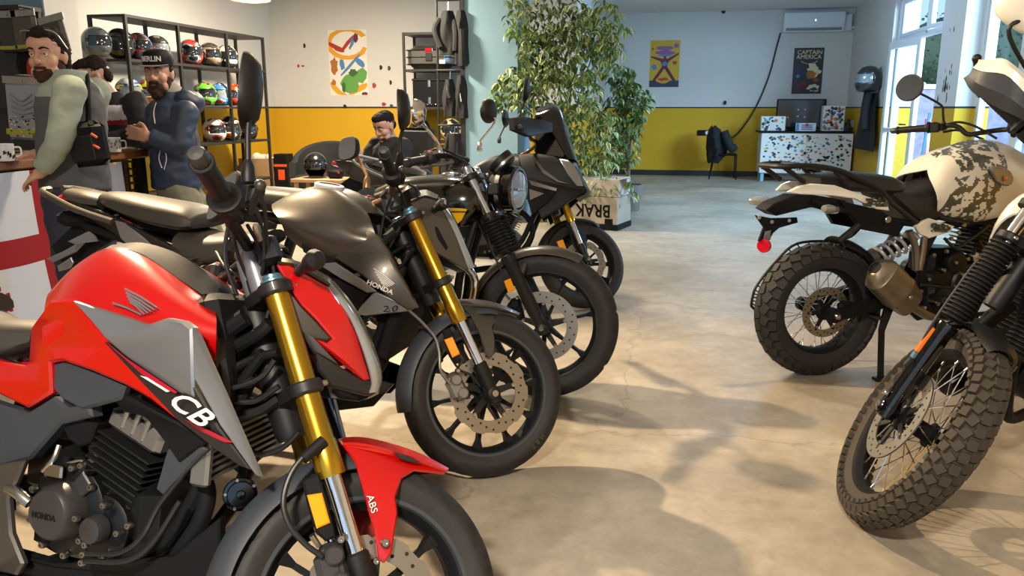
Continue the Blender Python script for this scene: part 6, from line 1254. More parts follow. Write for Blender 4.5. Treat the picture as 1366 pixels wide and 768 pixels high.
for k in range(5): mb.box((W * .55, .003, H * (.22 + .14 * k)), (W * (.62 - .1 * (k % 2)), .0015, .010), ink['navy'])
mb.box((W * .55, .0025, H * .75), (.05, .0015, .05), ink['rust']); mb.build('print', None, sg)
for px, w, h, n, lab, m in ((1131, .035, .20, 'spray_can', 'dark spray can on the sticker cabinet right end', K['gun2']), (1127, .03, .13, 'bottle', 'small dark bottle next to the spray can on the cabinet', K['slate'])):
    c = onY(px, 172, cy0 + .2); r = empty(n, lab, n.split('_')[-1], (c.x, cy0 + .2, zt2)); mb = MB(); mb.lathe((0, 0, 0), (0, 0, 1), [(0, w), (h * .75, w), (h * .85, w * .5), (h * .86, w * .4)], None, 16); mb.build('body', m, r); mb = MB(); mb.lathe((0, 0, h * .85), (0, 0, 1), [(0, w * .45), (h * .15, w * .45)], None, 12); mb.build('cap', K['mblack'], r)
c = onY(1136, 170, cy0 + .38); r = empty('cloth_bundle', 'pale crumpled cloth bundle at the right end of the cabinet', 'cloth', (c.x, cy0 + .38, zt2)); mb = MB()
for k in range(5): mb.ball((rnd.uniform(-.05, .05), rnd.uniform(-.04, .04), .05 + .028 * k), (.08 - .008 * k, .07, .045), None, 10, 7)
mb.build('cloth', mat('pale_cloth', '9b9d98', .9), r)
mb = MB(); c = onY(1060, 238, 15.3); zb2 = min(.2, zb - .03); mb.box((0, 0, zb2 / 2), (.85, .3, zb2), None, None, .01); r = empty('storage_box', 'white box on the floor under the sticker cabinet', 'box', (c.x + .1, 15.3, 0)); mb.build('carton', PVC, r); mb = MB(); mb.box((0, 0, zb2 + .008), (.88, .32, .02), None, None, .006); mb.build('lid', PVC, r)
# coat and helmet on the right wall
def cloth_strip(rows, m, name, parent, folds=.02, n=18, thick=.03):
    """hanging cloth: rows of (z, y0, y1, x) against the right wall."""
    rings = []
    for i, (z, y0, y1, x) in enumerate(rows):
        r = []
        for k in range(n):
            t = 2 * PI * k / n; yy = (y0 + y1) / 2 + (y1 - y0) / 2 * math.cos(t); xx = x + thick * math.sin(t) * (1 + .35 * math.sin(4 * t + i)) + folds * math.sin(6 * (yy - y0) / max(.01, y1 - y0) + i * .4) * .4; r.append(V((xx, yy, z)))
        rings.append(r)
    mb = MB(); mb.loft(rings); return mb.build(name, m, parent)
yc = 14.1; top = onX(1160, 112, XR - .05); bot = onX(1148, 190, XR - .08)
ct = empty('hanging_coat', 'long black coat hanging on the right wall below a helmet', 'coat', (0, 0, 0)); ya, yb = onX(1141, 190, XR - .08).y, onX(1168, 192, XR - .08).y
cloth_strip([(.62, yb, ya, XR - .10), (.9, yb + .1, ya - .12, XR - .10), (1.2, yb + .22, ya - .28, XR - .10), (1.42, yb + .30, ya - .45, XR - .09), (1.50, yb + .42, ya - .55, XR - .07)], MATS['dark_cloth'], 'coat_body', ct, .06)
mb = MB(); mb.tube([(XR - .16, yb + .4, 1.5), (XR - .2, yb + .35, 1.2), (XR - .19, yb + .3, .95)], [.07, .065, .055], None, 12, 4); mb.build('sleeve', MATS['dark_cloth'], ct)
# ---------------------------------------------------------------- helmets
def helmet(loc, rz, label, cols, group=None, s=1.0, style=0, seed_=1, open_face=False):
    r = empty('helmet', label, 'helmet', loc, rz, group); NU, NV = 44, 30; rnd = random.Random(seed_); k1, k2, k3 = rnd.uniform(3, 6), rnd.uniform(2, 5), rnd.uniform(0, 6)
    def pt(a, e, sc=1.0):
        ca, sa, ce, se = math.cos(a), math.sin(a), math.cos(e), math.sin(e); x, y, z = ce * ca, ce * sa, se
        chin = max(0, -math.sin(e) - .1) * max(0, ca) ** 2 * .34
        if open_face: chin = 0
        back = max(0, -ca) * .10
        return V(((.128 + .03 * max(0, ca) * 0 + back * .1) * x * sc + chin * .16, .112 * y * sc, .125 * z * sc + .125)) * s
    e0, e1 = -1.02, PI / 2
    vs = []; fs = []; ms = []; mats_ = [mat('helmet_' + c, c, .25, 0, .8) for c in cols]
    for i in range(NV + 1):
        e = e0 + (e1 - e0) * i / NV
        for k in range(NU): vs.append(pt(2 * PI * k / NU, e))
    mb = MB()
    for i in range(NV):
        e = e0 + (e1 - e0) * (i + .5) / NV
        for k in range(NU):
            a = (2 * PI * (k + .5) / NU + PI) % (2 * PI) - PI
            if abs(a) < 1.15 and -.22 < e < .42: continue
            if open_face and abs(a) < 1.15 and e < -.2: continue
            f = (i * NU + k, i * NU + (k + 1) % NU, (i + 1) * NU + (k + 1) % NU, (i + 1) * NU + k)
            v = math.sin(k1 * a * .8 + k3 + 2.2 * e) + math.sin(k2 * e * 1.6 + abs(a) * 1.5 + k3); fs.append(f); ms.append(0 if (v < .35 or len(cols) == 1) else 1 if (v < 1.15 or len(cols) == 2) else 2)
    for m in mats_: mb.mi(m)
    mb.v = vs; mb.f = fs; mb.m = ms; o = mb.build('shell', None, r); sol = o.modifiers.new('thickness', 'SOLIDIFY'); sol.thickness = -.012 * s; sol.offset = -1
    mb = MB(); rows = [[pt(-1.2 + 2.4 * k / 24, -.27 + .72 * i / 8, 1.015) for k in range(25)] for i in range(9)]; mb.grid(rows, None, .002); mb.build('visor', mat('visor_smoke', '20242a', .06, .1, .9) if style == 0 else mat('visor_clear', '8f9aa0', .06, .3, .9), r)
    mb = MB()
    if not open_face: mb.box(pt(0, -.62) + V((.004, 0, 0)), (.012 * s, .05 * s, .022 * s), None, None, .004)
    mb.box(pt(0, 1.0) + V((0, 0, .002)), (.05 * s, .03 * s, .012 * s), None, None, .004); 
    for sg in (1, -1): mb.lathe(pt(sg * 1.25, .12, 1.0), (0, sg, 0), [(-.004, .022 * s), (.01, .02 * s), (.012, .012 * s)], None, 14)
    mb.build('vents_and_pivots', K['black'], r); return r
# shelf on the left wall
shx, shb, sy0, sy1, zt_ = -4.92, -5.28, 6.75, 9.28, 2.09; lev = [1.70, 1.275, .885, .42]
sh = empty('shelf_unit', 'black metal shelf unit filled with motorcycle helmets along the left wall', 'shelf', (0, 0, 0)); sm = mat('shelf_black_steel', '1e1d1d', .5)
ys = [sy0, 7.55, 8.45, sy1]
for y in ys:
    for x in (shx, shb): mb = MB(); mb.box((x, y, zt_ / 2), (.03, .03, zt_)); mb.build('post', sm, sh)
for z in lev + [zt_]:
    mb = MB(); mb.box(((shx + shb) / 2, (sy0 + sy1) / 2, z), (shx - shb + .03, sy1 - sy0 + .03, .025)); mb.build('shelf_board', sm, sh)
def row(z, items, grp):
    for k, (px, lab, cols, st, sd, sc) in enumerate(items):
        d = ray(px, 100); y = (onX(px, 100, (shx + shb) / 2 + .02)).y; helmet(((shx + shb) / 2 + .03, y, z + .0135), math.radians(-38 + (sd % 5) * 5), lab, cols, grp, sc, st, sd)
row(lev[0], [(132, 'plain dark grey helmet at the left end of the top shelf row', ['55585c'], 0, 3, 1.0), (163, 'large glossy black helmet on the top shelf row', ['17171a'], 0, 5, 1.06), (187, 'black helmet with red and blue graphics on the top row', ['2b2b2e', 'b23a35', '4a86b0'], 0, 7, 1.0), (211, 'grey and black helmet with pale visor on the top row', ['3a3a3a', '8d8b80'], 1, 9, 1.0),
    (255, 'red and light blue helmet with black visor on the top row', ['b8362c', '7fb0c4', '25262a'], 0, 12, 1.02), (281, 'dark grey helmet with brown graphics on the top row', ['3d3a38', '8a7a66'], 0, 14, 1.0), (303, 'white and black helmet at the right end of the top row', ['2a2a2c', 'c9c6be'], 0, 16, 1.0)], 'helmets on the top shelf')
row(lev[1], [(168, 'white and blue helmet with yellow stripe on the middle row', ['cfd0cf', '2f55b0', 'd8d838'], 1, 21, 1.0), (194, 'bright yellow helmet with orange and purple graphics on the middle row', ['cfd42a', '5a3a96', 'c8642c'], 0, 23, 1.0), (270, 'green and black helmet on the middle shelf row', ['5fae3a', '2a2c2a', 'd8642c'], 0, 27, 1.0), (291, 'blue white and orange helmet on the middle shelf row', ['3f78c0', 'd5d5d2', 'd8642c'], 1, 25, 1.0), (309, 'red and orange helmet at the right end of the middle row', ['b83a2a', 'd88a3a'], 0, 30, 1.0)], 'helmets on the middle shelf')
row(lev[2], [(279, 'red and white helmet on the lowest helmet row', ['c9c4ba', 'b8402c', '2a2a2a'], 0, 33, 1.0), (300, 'black helmet with white and orange graphics on the lowest helmet row', ['2a2b2c', 'd0cec6', 'd0622a'], 0, 35, 1.08), (325, 'small black open helmet at the right end of the lowest row', ['1c1c1e'], 0, 36, .9)], 'helmets on the lowest shelf')
# boxes by the shelf, tub chair, helmet on a side table
c = onY(352, 232, 9.9); bx = empty('cardboard_box', 'open brown cardboard box with packaging beside the shelf', 'box', (c.x - .05, 9.9, 0)); kraft = mat('cardboard', '9a7a58', .85, var=.08)
mb = MB(); h = .62
for x, y, sx, sy in ((-.2, 0, .01, .36), (.2, 0, .01, .36), (0, -.18, .4, .01), (0, .18, .4, .01)): mb.box((x, y, h / 2), (sx, sy, h))
mb.box((0, 0, .01), (.4, .36, .01)); mb.build('carton', kraft, bx); mb = MB(); rnd = random.Random(2)
for k in range(9): mb.ball((rnd.uniform(-.15, .15), rnd.uniform(-.13, .13), h - .02 + rnd.uniform(-.02, .04)), rnd.uniform(.04, .07), None, 8, 6)
mb.build('packing_paper', mat('packing_paper', 'cfc8ba', .9), bx)
c = onY(379, 225, 9.95); bx = empty('product_box', 'black product box with orange band next to the cardboard box', 'box', (c.x, 9.95, 0)); w = onY(388, 225, 9.95).x - onY(371, 225, 9.95).x; h = onY(379, 205, 9.95).z
mb = MB(); mb.box((0, 0, h / 2), (w, .2, h), None, None, .006); mb.build('carton', K['mblack'], bx); mb = MB(); mb.box((0, -.101, h * .78), (w * 1.0, .003, h * .05), mat('orange_print', 'd8501e', .5)); mb.box((.01, -.101, h * .60), (w * .5, .003, h * .2), MATS['orange_print']); mb.build('orange_label', MATS['orange_print'], bx)
c = onY(425, 200, 9.3); tc = empty('tub_chair', 'round backed black tub chair against the yellow wall', 'chair', (c.x, 9.4, 0)); hb = onY(425, 189, 9.4).z; mb = MB(); rings = []
for k in range(25):
    a = math.radians(-20 + 220 * k / 24); hh = .62 + (hb - .62) * max(0, math.sin(a)) ** .6; u = V((math.cos(a), math.sin(a) * .9, 0)); rings.append([u * .38 + V((0, 0, .30)), u * .42 + V((0, 0, .32)), u * .42 + V((0, 0, hh - .02)), u * .39 + V((0, 0, hh)), u * .34 + V((0, 0, hh - .02)), u * .34 + V((0, 0, .30))])
mb.loft(rings); mb.build('backrest', mat('black_upholstery', '1c1d20', .8), tc); mb = MB(); mb.lathe((0, 0, .30), (0, 0, 1), [(0, .33), (.02, .35), (.13, .35), (.15, .33)], None, 28); mb.build('seat', MATS['black_upholstery'], tc)
for x in (-.25, .25):
    for y in (-.2, .22): mb = MB(); mb.lathe((x, y, 0), (0, 0, 1), [(0, .018), (.3, .025)], None, 12); mb.build('leg', K['mblack'], tc)
tz = onY(420, 237, 8.7).z; c = onY(422, 237, 8.7); tb = empty('side_table', 'pale wooden side table carrying a black helmet', 'table', (c.x, 8.7, 0)); mb = MB(); mb.box((.08, 0, tz - .02), (.62, .40, .04), None, None, .006); mb.build('tabletop', mat('pale_wood', 'a8825e', .6, var=.15, vscale=9), tb)
for x in (-.18, .34):
    for y in (-.15, .15): mb = MB(); mb.box((x, y, (tz - .04) / 2), (.04, .04, tz - .04)); mb.build('leg', MATS['pale_wood'], tb)
helmet((c.x - .0, 8.7, tz + .001), math.radians(-70), 'glossy black helmet resting on the wooden side table', ['101012'], None, 1.12, 0, 40, True)
o = empty('camera_box', 'black gadget with red light on the side table', 'gadget', (c.x + .26, 8.66, tz)); mb = MB(); mb.box((0, 0, .05), (.16, .12, .10), None, None, .02); mb.build('body', K['mblack'], o); mb = MB(); mb.lathe((.06, -.06, .07), (0, -1, 0), [(0, .012), (.004, .010)], None, 12); mb.build('red_lamp', K['redlens'], o)
# second shelf with top cases
x0 = onY(538, 45, 10.45).x; x1 = x0 + .85; z2 = [onY(538, 45, 10.45).z, onY(538, 94, 10.45).z, onY(538, 144, 10.45).z, .82]
sh2 = empty('shelf_unit', 'black metal shelf with luggage cases beside the blue pillar', 'shelf', (0, 0, 0))
for x in (x0, x1):
    for y in (10.45, 10.9): mb = MB(); mb.box((x, y, z2[0] / 2), (.03, .03, z2[0])); mb.build('post', sm, sh2)
for z in z2: mb = MB(); mb.box(((x0 + x1) / 2, 10.675, z), (x1 - x0 + .03, .48, .03)); mb.build('shelf_board', sm, sh2)
tcs = empty('top_case', 'dark rounded motorcycle top case with red badge on the upper shelf', 'case', (x0 + .33, 10.62, z2[1] + .016)); H = .30
mb = MB(); mb.box((0, 0, H * .5), (.58, .38, H), None, None, .07); mb.build('shell', mat('case_grey', '4b4843', .4, .2, .3), tcs)
for z in (.06, .15, .24): mb = MB(); mb.box((0, 0, z), (.592, .39, .012), None, None, .004); mb.build('rib', K['mblack'], tcs)
mb = MB(); mb.box((.02, -.195, .24), (.10, .012, .05), None, None, .004); mb.build('red_badge', K['redlens'], tcs); mb = MB(); mb.box((.02, -.197, .15), (.09, .014, .10), None, None, .006); mb.build('latch', K['black'], tcs); mb = MB(); mb.box((.2, -.192, .09), (.08, .004, .05)); mb.build('tag_label', PVC, tcs)
mt = empty('metal_case', 'black aluminium box with rivets and buckles on the middle shelf', 'case', (x0 + .34, 10.62, z2[2] + .016)); mb = MB(); mb.box((0, 0, .17), (.46, .36, .34), None, None, .012); mb.build('box', K['mblack'], mt)
mb = MB(); mb.box((0, 0, .35), (.48, .38, .03), None, None, .008); mb.build('lid', K['black'], mt)
for zz in (.08, .30): mb = MB(); mb.box((0, -.185, zz), (.035, .012, .09), None, None, .004); mb.build('buckle', K['steel'], mt)
mb = MB()
for k in range(8): mb.ball((-.2 + .057 * k, -.182, .03), .006, None, 6, 4)
mb.build('rivets', K['steel'], mt)
helmet((x0 + .14, 10.62, z2[3] + .017), math.radians(-100), 'black helmet under the metal case on the shelf beside the pillar', ['1a1a1c'], 'helmets beside the pillar', 1.15, 0, 44); helmet((x0 + .58, 10.62, z2[3] + .017), math.radians(-80), 'cream helmet on the low shelf beside the pillar', ['c9b9a0', '2a2a2a'], 'helmets beside the pillar', 1.15, 0, 46)
# hanging gear beside the pillar
rk = empty('clothes_rail', 'black clothes rail carrying riding gear beside the blue pillar', 'rack', (0, 0, 0)); X0, X1 = onY(582, 80, 8.75).x, onY(622, 80, 8.75).x
for z in (2.42, 1.68, 1.08): mb = MB(); mb.tube([(X0 - .02, 8.85, z), (X1 + .02, 8.85, z)], .012, None, 8); mb.build('rail', sm, rk)
for x in (X0 - .02, X1 - .01): mb = MB(); mb.tube([(x, 8.87, 0), (x, 8.87, 2.45)], .014, None, 8); mb.build('post', sm, rk)
def hung(name, label, cat, cx, zt, zb, w, parts, m=None, Y=8.82):
    r = empty(name, label, cat, (cx, Y, 0), 0, 'riding gear on the rail'); m = m or mat('black_textile', '191a1d', .8, bump=.25, bscale=25)
    rings = []
    for i in range(9):
        f = i / 8; z = zt + (zb - zt) * f; ww = w * (.55 + .6 * math.sin(min(1, f * 1.6) * PI / 2) - .2 * f); rings.append([V((ww / 2 * math.cos(t) * (1 + .1 * math.sin(3 * t + i)), -.02 + .055 * math.sin(t) * (1 + .2 * math.sin(4 * t + i * .7)), z)) for t in [2 * PI * k / 20 for k in range(20)]])
    mb = MB(); mb.loft(rings); mb.build('body', m, r)
    mb = MB(); mb.tube([(0, .02, zt - .02), (0, .03, zt + .07), (.0, .035, zt + .10)], .006, None, 8); mb.build('hanger_loop', K['steel'], r)
    for q in parts:
        mb = MB(); mb.tube([V(p) for p in q[0]], q[1], None, 10, 3); mb.build(q[2], q[3] if len(q) > 3 else m, r)
    return r
gx = lambda px: onY(px, 80, 8.75).x
hung('riding_jacket', 'black riding jacket at the top of the rail', 'jacket', gx(596), 2.30, 1.84, .22, [([(-.08, -.02, 2.22), (-.13, -.05, 2.1), (-.06, -.06, 1.92)], .04, 'sleeve'), ([(.08, -.02, 2.2), (.11, -.06, 2.05), (.10, -.06, 1.88)], .04, 'sleeve')])
hung('riding_trousers', 'black riding trousers behind the jacket at the rail top', 'trousers', gx(614), 2.30, 1.74, .17, [([(.02, -.05, 2.1), (.03, -.07, 1.9), (.03, -.06, 1.72)], .05, 'trouser_leg')])
hung('riding_gloves', 'pair of long black padded gloves on the middle of the rail', 'gloves', gx(597), 1.58, 1.18, .15, [([(.0, -.05, 1.55), (.0, -.07, 1.45), (.02, -.07, 1.38)], .02, 'cuff_strap', K['slate'])])
hung('riding_gloves', 'second black glove pair with pale zip nearest the pillar', 'gloves', gx(613), 1.62, 1.16, .15, [([(.01, -.065, 1.55), (.0, -.075, 1.45), (.015, -.075, 1.34)], .006, 'zip', K['decal'])])
hung('backpack', 'black backpack hanging at the bottom of the rail', 'backpack', gx(602), .99, .40, .28, [([(-.06, -.04, .98), (-.09, -.09, .75), (-.06, -.08, .5)], .018, 'strap'), ([(.05, -.06, .9), (.05, -.09, .7)], .012, 'zip', K['gun2'])])
# stickers on the wall near the comic poster
ws = []
for i, (px, py, w, h, m, lab) in enumerate(((406, 61, .05, .09, K['gun2'], 'tiny dark tag hanging on the wall left of the comic poster'), (398, 88, .05, .06, ink['red'], 'tiny red sticker left of the comic poster'), (404, 88, .06, .04, ink['rust'], 'tiny rust sticker beside the tiny red sticker'), (508, 90, .06, .09, K['gun2'], 'small grey sticker upper left of two right of the comic poster'), (519, 91, .06, .09, K['gun'], 'small brown sticker right of the small grey sticker'), (521, 110, .05, .09, K['gun2'], 'small dark sticker below the small brown one'), (499, 114, .08, .10, ink['rust'], 'faint orange drawing sticker beside the comic poster corner'), (512, 139, .09, .07, ink['red'], 'red fan shaped sticker just above the black wall line'), (522, 141, .07, .06, K['gun'], 'grey sticker beside the red fan shaped one'), (460, 142, .07, .08, K['gun2'], 'dark round badge on the black wall line below the comic poster'))):
    c = onY(px, py, YL); mb = MB(); mb.slab([V((c.x + w * .38 * math.cos(a) * (1 + .2 * math.cos(3 * a)), YL - .002, c.z + h * .38 * math.sin(a))) for a in [2 * PI * j / 10 for j in range(10)]], (0, .002, 0), None, .0005); tag(mb.build('wall_sticker', m), lab, 'sticker', 'stickers around the comic poster')
# pendant lamp
c = onY(335, 1, 5.4); pl = empty('pendant_lamp', 'bronze pendant lamp shade at the top of the picture', 'lamp', (c.x, 5.4, 0)); z = c.z; mb = MB(); mb.lathe((0, 0, z), (0, 0, 1), [(0, .135), (.03, .125), (.10, .07), (.15, .035), (.2, .03)], mat('bronze_shade', '7d6a50', .4, .6), 32, cap=False); mb.lathe((0, 0, z), (0, 0, 1), [(.004, .13), (.10, .064), (.15, .03)], mat('shade_inner', 'c8bfa8', .5), 32, cap=False); mb.build('shade', None, pl); mb = MB(); mb.tube([(0, 0, z + .19), (0, 0, ZC)], .004, None, 6); mb.build('cord', K['cable'], pl); mb = MB(); mb.ball((0, 0, z + .07), .03); mb.build('bulb', mat('bulb_glow', 'fff0d0', .4, emit=6), pl)
# boxes with the upside-down print
p0, p1 = onZ(767, 304, 0), onZ(823, 308, 0); d = (p1 - p0); w = d.length; d.normalize(); ang = math.atan2(d.y, d.x); kl = mat('carton_grey', 'a59a8c', .85, var=.1)
cr = empty('carton', 'grey carton printed with upside down capital letters beside the plant', 'box', (p0.x, p0.y, 0), ang); hz = onY(800, 262, p0.y).z; mb = MB(); mb.box((w / 2 - .1, .22, hz / 2 + .03), (w + .2, .44, hz - .06), None, None, .006); mb.build('body', kl, cr); mb = MB(); mb.box((w / 2 - .1, .22, .03), (w + .22, .46, .06), None, None, .006); mb.build('base', K['mblack'], cr)
mb = MB(); put_text(mb, 'BRAK', .19, V((w * .42, -.0015, hz * .60)), (-1, 0, 0), (0, 0, -1), K['mblack'], .0006, .004, .85); mb.box((w * .80, -.001, hz * .25), (.09, .002, .07)); mb.build('lettering', K['mblack'], cr)
cr2 = empty('carton', 'pale open carton on top of the printed carton', 'box', (p0.x, p0.y, hz + .001), ang + .03); mb = MB(); h2 = onY(800, 238, p0.y).z - hz; mb.box((w / 2 - .06, .22, h2 / 2), (w + .12, .40, h2), None, None, .006); mb.build('body', mat('carton_pale', 'b8b1a8', .85), cr2); mb = MB(); mb.slab([V((w, .02, h2)), V((w + .10, .0, h2 + .03)), V((w + .12, .25, h2 - .08)), V((w, .3, h2))], (.004, 0, -.004)); mb.build('flap', PVC, cr2)
hc = onX(1157, 128, XR - .17); hk = helmet((hc.x, hc.y, onX(1157, 122, XR - .17).z - .02), math.radians(215), 'black helmet hung on the right wall above the long coat', ['1c1c1f'], None, 1.55, 1, 50)
o = empty('coat_hook', 'bent black wire hook on the right wall beside the door', 'hook', (XR, onX(1177, 100, XR).y, onX(1177, 100, XR).z)); mb = MB(); mb.tube([(0, .12, .12), (-.05, 0, .02), (-.06, -.02, -.05), (-.01, .02, -.06), (0, .02, -.2)], .008, None, 8, 3); mb.build('wire', K['gun2'], o)
# ---------------------------------------------------------------- plants
def leaf_cloud(mb, blobs, rnd, size, mats_, Yc, toward=None, droop=.8):
    for (px, py, rx, ry, n, dy) in blobs:
        for k in range(int(n * 1.3)):
            while True:
                u, v = rnd.uniform(-1, 1), rnd.uniform(-1, 1)
                if u * u + v * v < 1: break
            p = onY(px + u * rx, py + v * ry, Yc + dy + rnd.uniform(-.28, .28)); a = rnd.uniform(0, 2 * PI)
            if p.x < -1.60 and p.y > 8.70: p = onY(px + u * rx, py + v * ry, 8.70 - rnd.uniform(0, .3))
            d = V((math.cos(a) * .75, math.sin(a) * .75, -droop + rnd.uniform(-.35, .5))).normalized(); L = size * rnd.uniform(.7, 1.25); s_ = d.cross(V((rnd.uniform(-.4, .4), rnd.uniform(-.4, .4), 1))).normalized(); w = L * .24; nn = s_.cross(d)
            m1, m2 = rnd.choice(mats_)
            A, B, M1, M2, T = p, p + d * L * .35 + nn * .06 * L, p + d * L * .7 + nn * .05 * L, None, p + d * L - V((0, 0, .12 * L))
            for sg in (1, -1):
                i0, i1 = B + s_ * (w * .62 * sg) + nn * .05 * L, M1 + s_ * (w * .5 * sg) + nn * .04 * L; o0, o1 = B + s_ * (w * sg) + nn * .08 * L, M1 + s_ * (w * .8 * sg) + nn * .06 * L
                q = [A, B, M1, T, i0, i1, o0, o1]; F = [(0, 1, 4), (1, 2, 5, 4), (2, 3, 5)] if sg > 0 else [(0, 4, 1), (1, 4, 5, 2), (2, 5, 3)]
                mb.add(q, F, m1); mb.add(q, [(0, 4, 6), (4, 5, 7, 6), (5, 3, 7)] if sg > 0 else [(0, 6, 4), (4, 6, 7, 5), (5, 7, 3)], m2)
def leafm(n, c): return mat('leaf_' + n, c, .45, 0, .15)
lg, ld, lc, ly = leafm('green', '6c8644'), leafm('dark', '46602f'), leafm('cream', 'd6d4a2'), leafm('lime', '9fae58')
rnd = random.Random(21); YP = 9.05; c = onZ(770, 292, 0)
ficus = empty('potted_ficus', 'tall variegated leafy plant with cream edged leaves beside the blue pillar', 'plant', (-1.18, YP + .1, 0)); OFF = MX.Translation(-V(ficus.location))
mb = MB(); B1_ = [(735, 30, 62, 38, 330, 0), (760, 75, 62, 40, 360, 0), (720, 75, 30, 30, 110, -.05), (745, 125, 60, 35, 330, -.1), (700, 105, 38, 18, 100, -.1), (678, 122, 22, 22, 75, -.15), (700, 45, 20, 6, 22, -.1), (690, 2, 16, 5, 18, 0), (825, 40, 18, 10, 32, 0), (800, 20, 28, 24, 90, 0), (798, 70, 34, 30, 140, .0), (772, 165, 52, 32, 250, -.15), (745, 190, 35, 28, 120, -.1), (790, 210, 38, 28, 170, -.1), (775, 245, 34, 22, 110, -.35), (812, 250, 22, 18, 60, -.35), (838, 250, 8, 14, 16, -.35), (745, 262, 20, 16, 50, -.2), (735, 285, 14, 10, 26, -.15)]
leaf_cloud(mb, B1_, rnd, .096, [(lg, lc), (lg, lc), (ld, ly), (lg, lg), (ld, lg)], YP); mb.xf(OFF); mb.build('foliage', None, ficus, sharp=80)
mb = MB(); base = V((-1.18, YP + .1, .4))
for px, py, dy in ((735, 30, 0), (765, 80, 0), (700, 105, -.1), (678, 122, -.15), (800, 40, 0), (790, 200, -.1), (775, 235, -.3), (745, 130, -.1), (815, 245, -.3)):
    t = onY(px, py, YP + dy); mid = base.lerp(t, .5) + V((0, 0, .25)); mb.tube([base, base + V((0, 0, .5)), mid, t], [.022, .018, .010, .004], None, 7, 5)
for a in (0, 2, 4): mb.tube([base + V((.02 * math.cos(a), .02 * math.sin(a), -.1)), base + V((.03 * math.cos(a + 1), .03 * math.sin(a + 1), .3)), base + V((0, 0, .9))], [.02, .018, .012], None, 8, 4)
mb.xf(OFF); mb.build('stem', mat('ficus_bark', '7a6a55', .85), ficus)
mb = MB(); mb.lathe((0, 0, 0), (0, 0, 1), [(0, .15), (.02, .16), (.32, .21), (.36, .215), (.36, .19), (.30, .185), (.30, 0)], None, 32); mb.build('pot', mat('pot_grey', '6f6a64', .7), ficus)
p2 = empty('potted_ficus', 'darker green bushy plant behind and to the right of the variegated one', 'plant', (-.52, 10.2, 0)); OFF = MX.Translation(-V(p2.location)); rnd = random.Random(8); mb = MB()
leaf_cloud(mb, [(832, 105, 18, 18, 120, 0), (845, 135, 22, 26, 170, 0), (825, 160, 34, 34, 240, 0), (828, 195, 26, 26, 130, 0), (812, 215, 24, 14, 60, 0), (862, 140, 6, 12, 16, 0)], rnd, .095, [(ld, ld), (ld, lg), (lg, ly), (ld, lg)], 10.2); mb.xf(OFF); mb.build('foliage', None, p2, sharp=80)
mb = MB()
for px, py in ((832, 110), (848, 140), (815, 170), (835, 195)): t = onY(px, py, 10.2) - V(p2.location); mb.tube([V((0, 0, .3)), V((t.x * .2, t.y * .2, .8)), t], [.018, .014, .005], None, 7, 5)
mb.build('stem', MATS['ficus_bark'], p2); mb = MB(); mb.lathe((0, 0, 0), (0, 0, 1), [(0, .14), (.02, .15), (.30, .19), (.33, .195), (.33, .17), (.27, .165), (.27, 0)], None, 28); mb.build('pot', MATS['pot_grey'], p2)
# ---------------------------------------------------------------- counter with flag
CX, CZ, CY0, CY1 = -3.45, 1.0, 2.9, 4.80
ct = empty('shop_counter', 'wooden topped shop counter with woven mesh front on the left', 'counter', (0, 0, 0)); wood = mat('counter_wood', '8a5a36', .5, var=.25, vscale=5); stl = mat('counter_steel', '23262a', .5)
mb = MB(); mb.box((CX - .35, (CY0 + CY1) / 2, CZ - .025), (.74, CY1 - CY0 + .04, .05), None, None, .008); mb.build('countertop', wood, ct)
for y in (CY0 + .03, CY1 - .03):
    for x in (CX - .03, CX - .65): mb = MB(); mb.box((x, y, (CZ - .05) / 2), (.06, .06, CZ - .05)); mb.build('leg', stl, ct)
mb = MB()
for x, lo, hi in ((CX - .04, CY0 + .06, CY1 - .06),):
    k = 0
    while lo + k * .045 < hi: mb.box((x, lo + k * .045, .5), (.008, .008, .86)); k += 1
    for j in range(19): mb.box((x + .004, (lo + hi) / 2, .08 + j * .047), (.008, hi - lo, .008))
for j in range(19): mb.box(((CX - .35), CY1 - .035, .08 + j * .047), (.58, .008, .008))
for k in range(13): mb.box((CX - .08 - k * .045, CY1 - .03, .5), (.008, .008, .86))
mb.build('mesh_panel', mat('mesh_bronze', '5e4a34', .5, .3), ct); mb = MB(); mb.box((CX - .09, (CY0 + CY1) / 2, .5), (.02, CY1 - CY0 - .14, .88)); mb.box((CX - .37, CY1 - .08, .5), (.55, .02, .88)); mb.build('back_panel', mat('wicker_brown', '8a7354', .8, var=.4, vscale=45), ct)
def flag_point(px, py): return onX(px, py, CX + .012)
ztop = flag_point(20, 229).z; yR = flag_point(160, 215).y; yc0, yc1 = flag_point(38, 230).y, flag_point(70, 230).y; zb1, zb0 = flag_point(48, 312).z, flag_point(54, 346).z
cyq = flag_point(-34, 265).y; yL_ = 2 * cyq - yc0; H = 2 * (ztop - (zb1 + zb0) / 2); zbot = ztop - H
fc, fr_ = mat('flag_white', 'd4d6de', .85, bump=.1, bscale=20), mat('flag_red', '9c1420', .85, bump=.1, bscale=20)
mb = MB(); NY, NZ = 210, 150
def is_red(y, z):
    if yc0 < y < yc1 or zb0 < z < zb1: return True
    for sy in (-1, 1):
        for sz in (-1, 1):
            cy = (yL_ + yc0) / 2 if sy < 0 else (yc1 + yR) / 2; cz = (ztop + zb1) / 2 if sz > 0 else (zbot + zb0) / 2; dy, dz = abs(y - cy), abs(z - cz); 
            if (dy < .03 + dz * .25 and dz < .09) and dy < .09 and (dz > dy) or (dz < .03 + dy * .25 and dy < .09 and dy >= dz): return True
    return False
vs = []; fs = []; ms = []
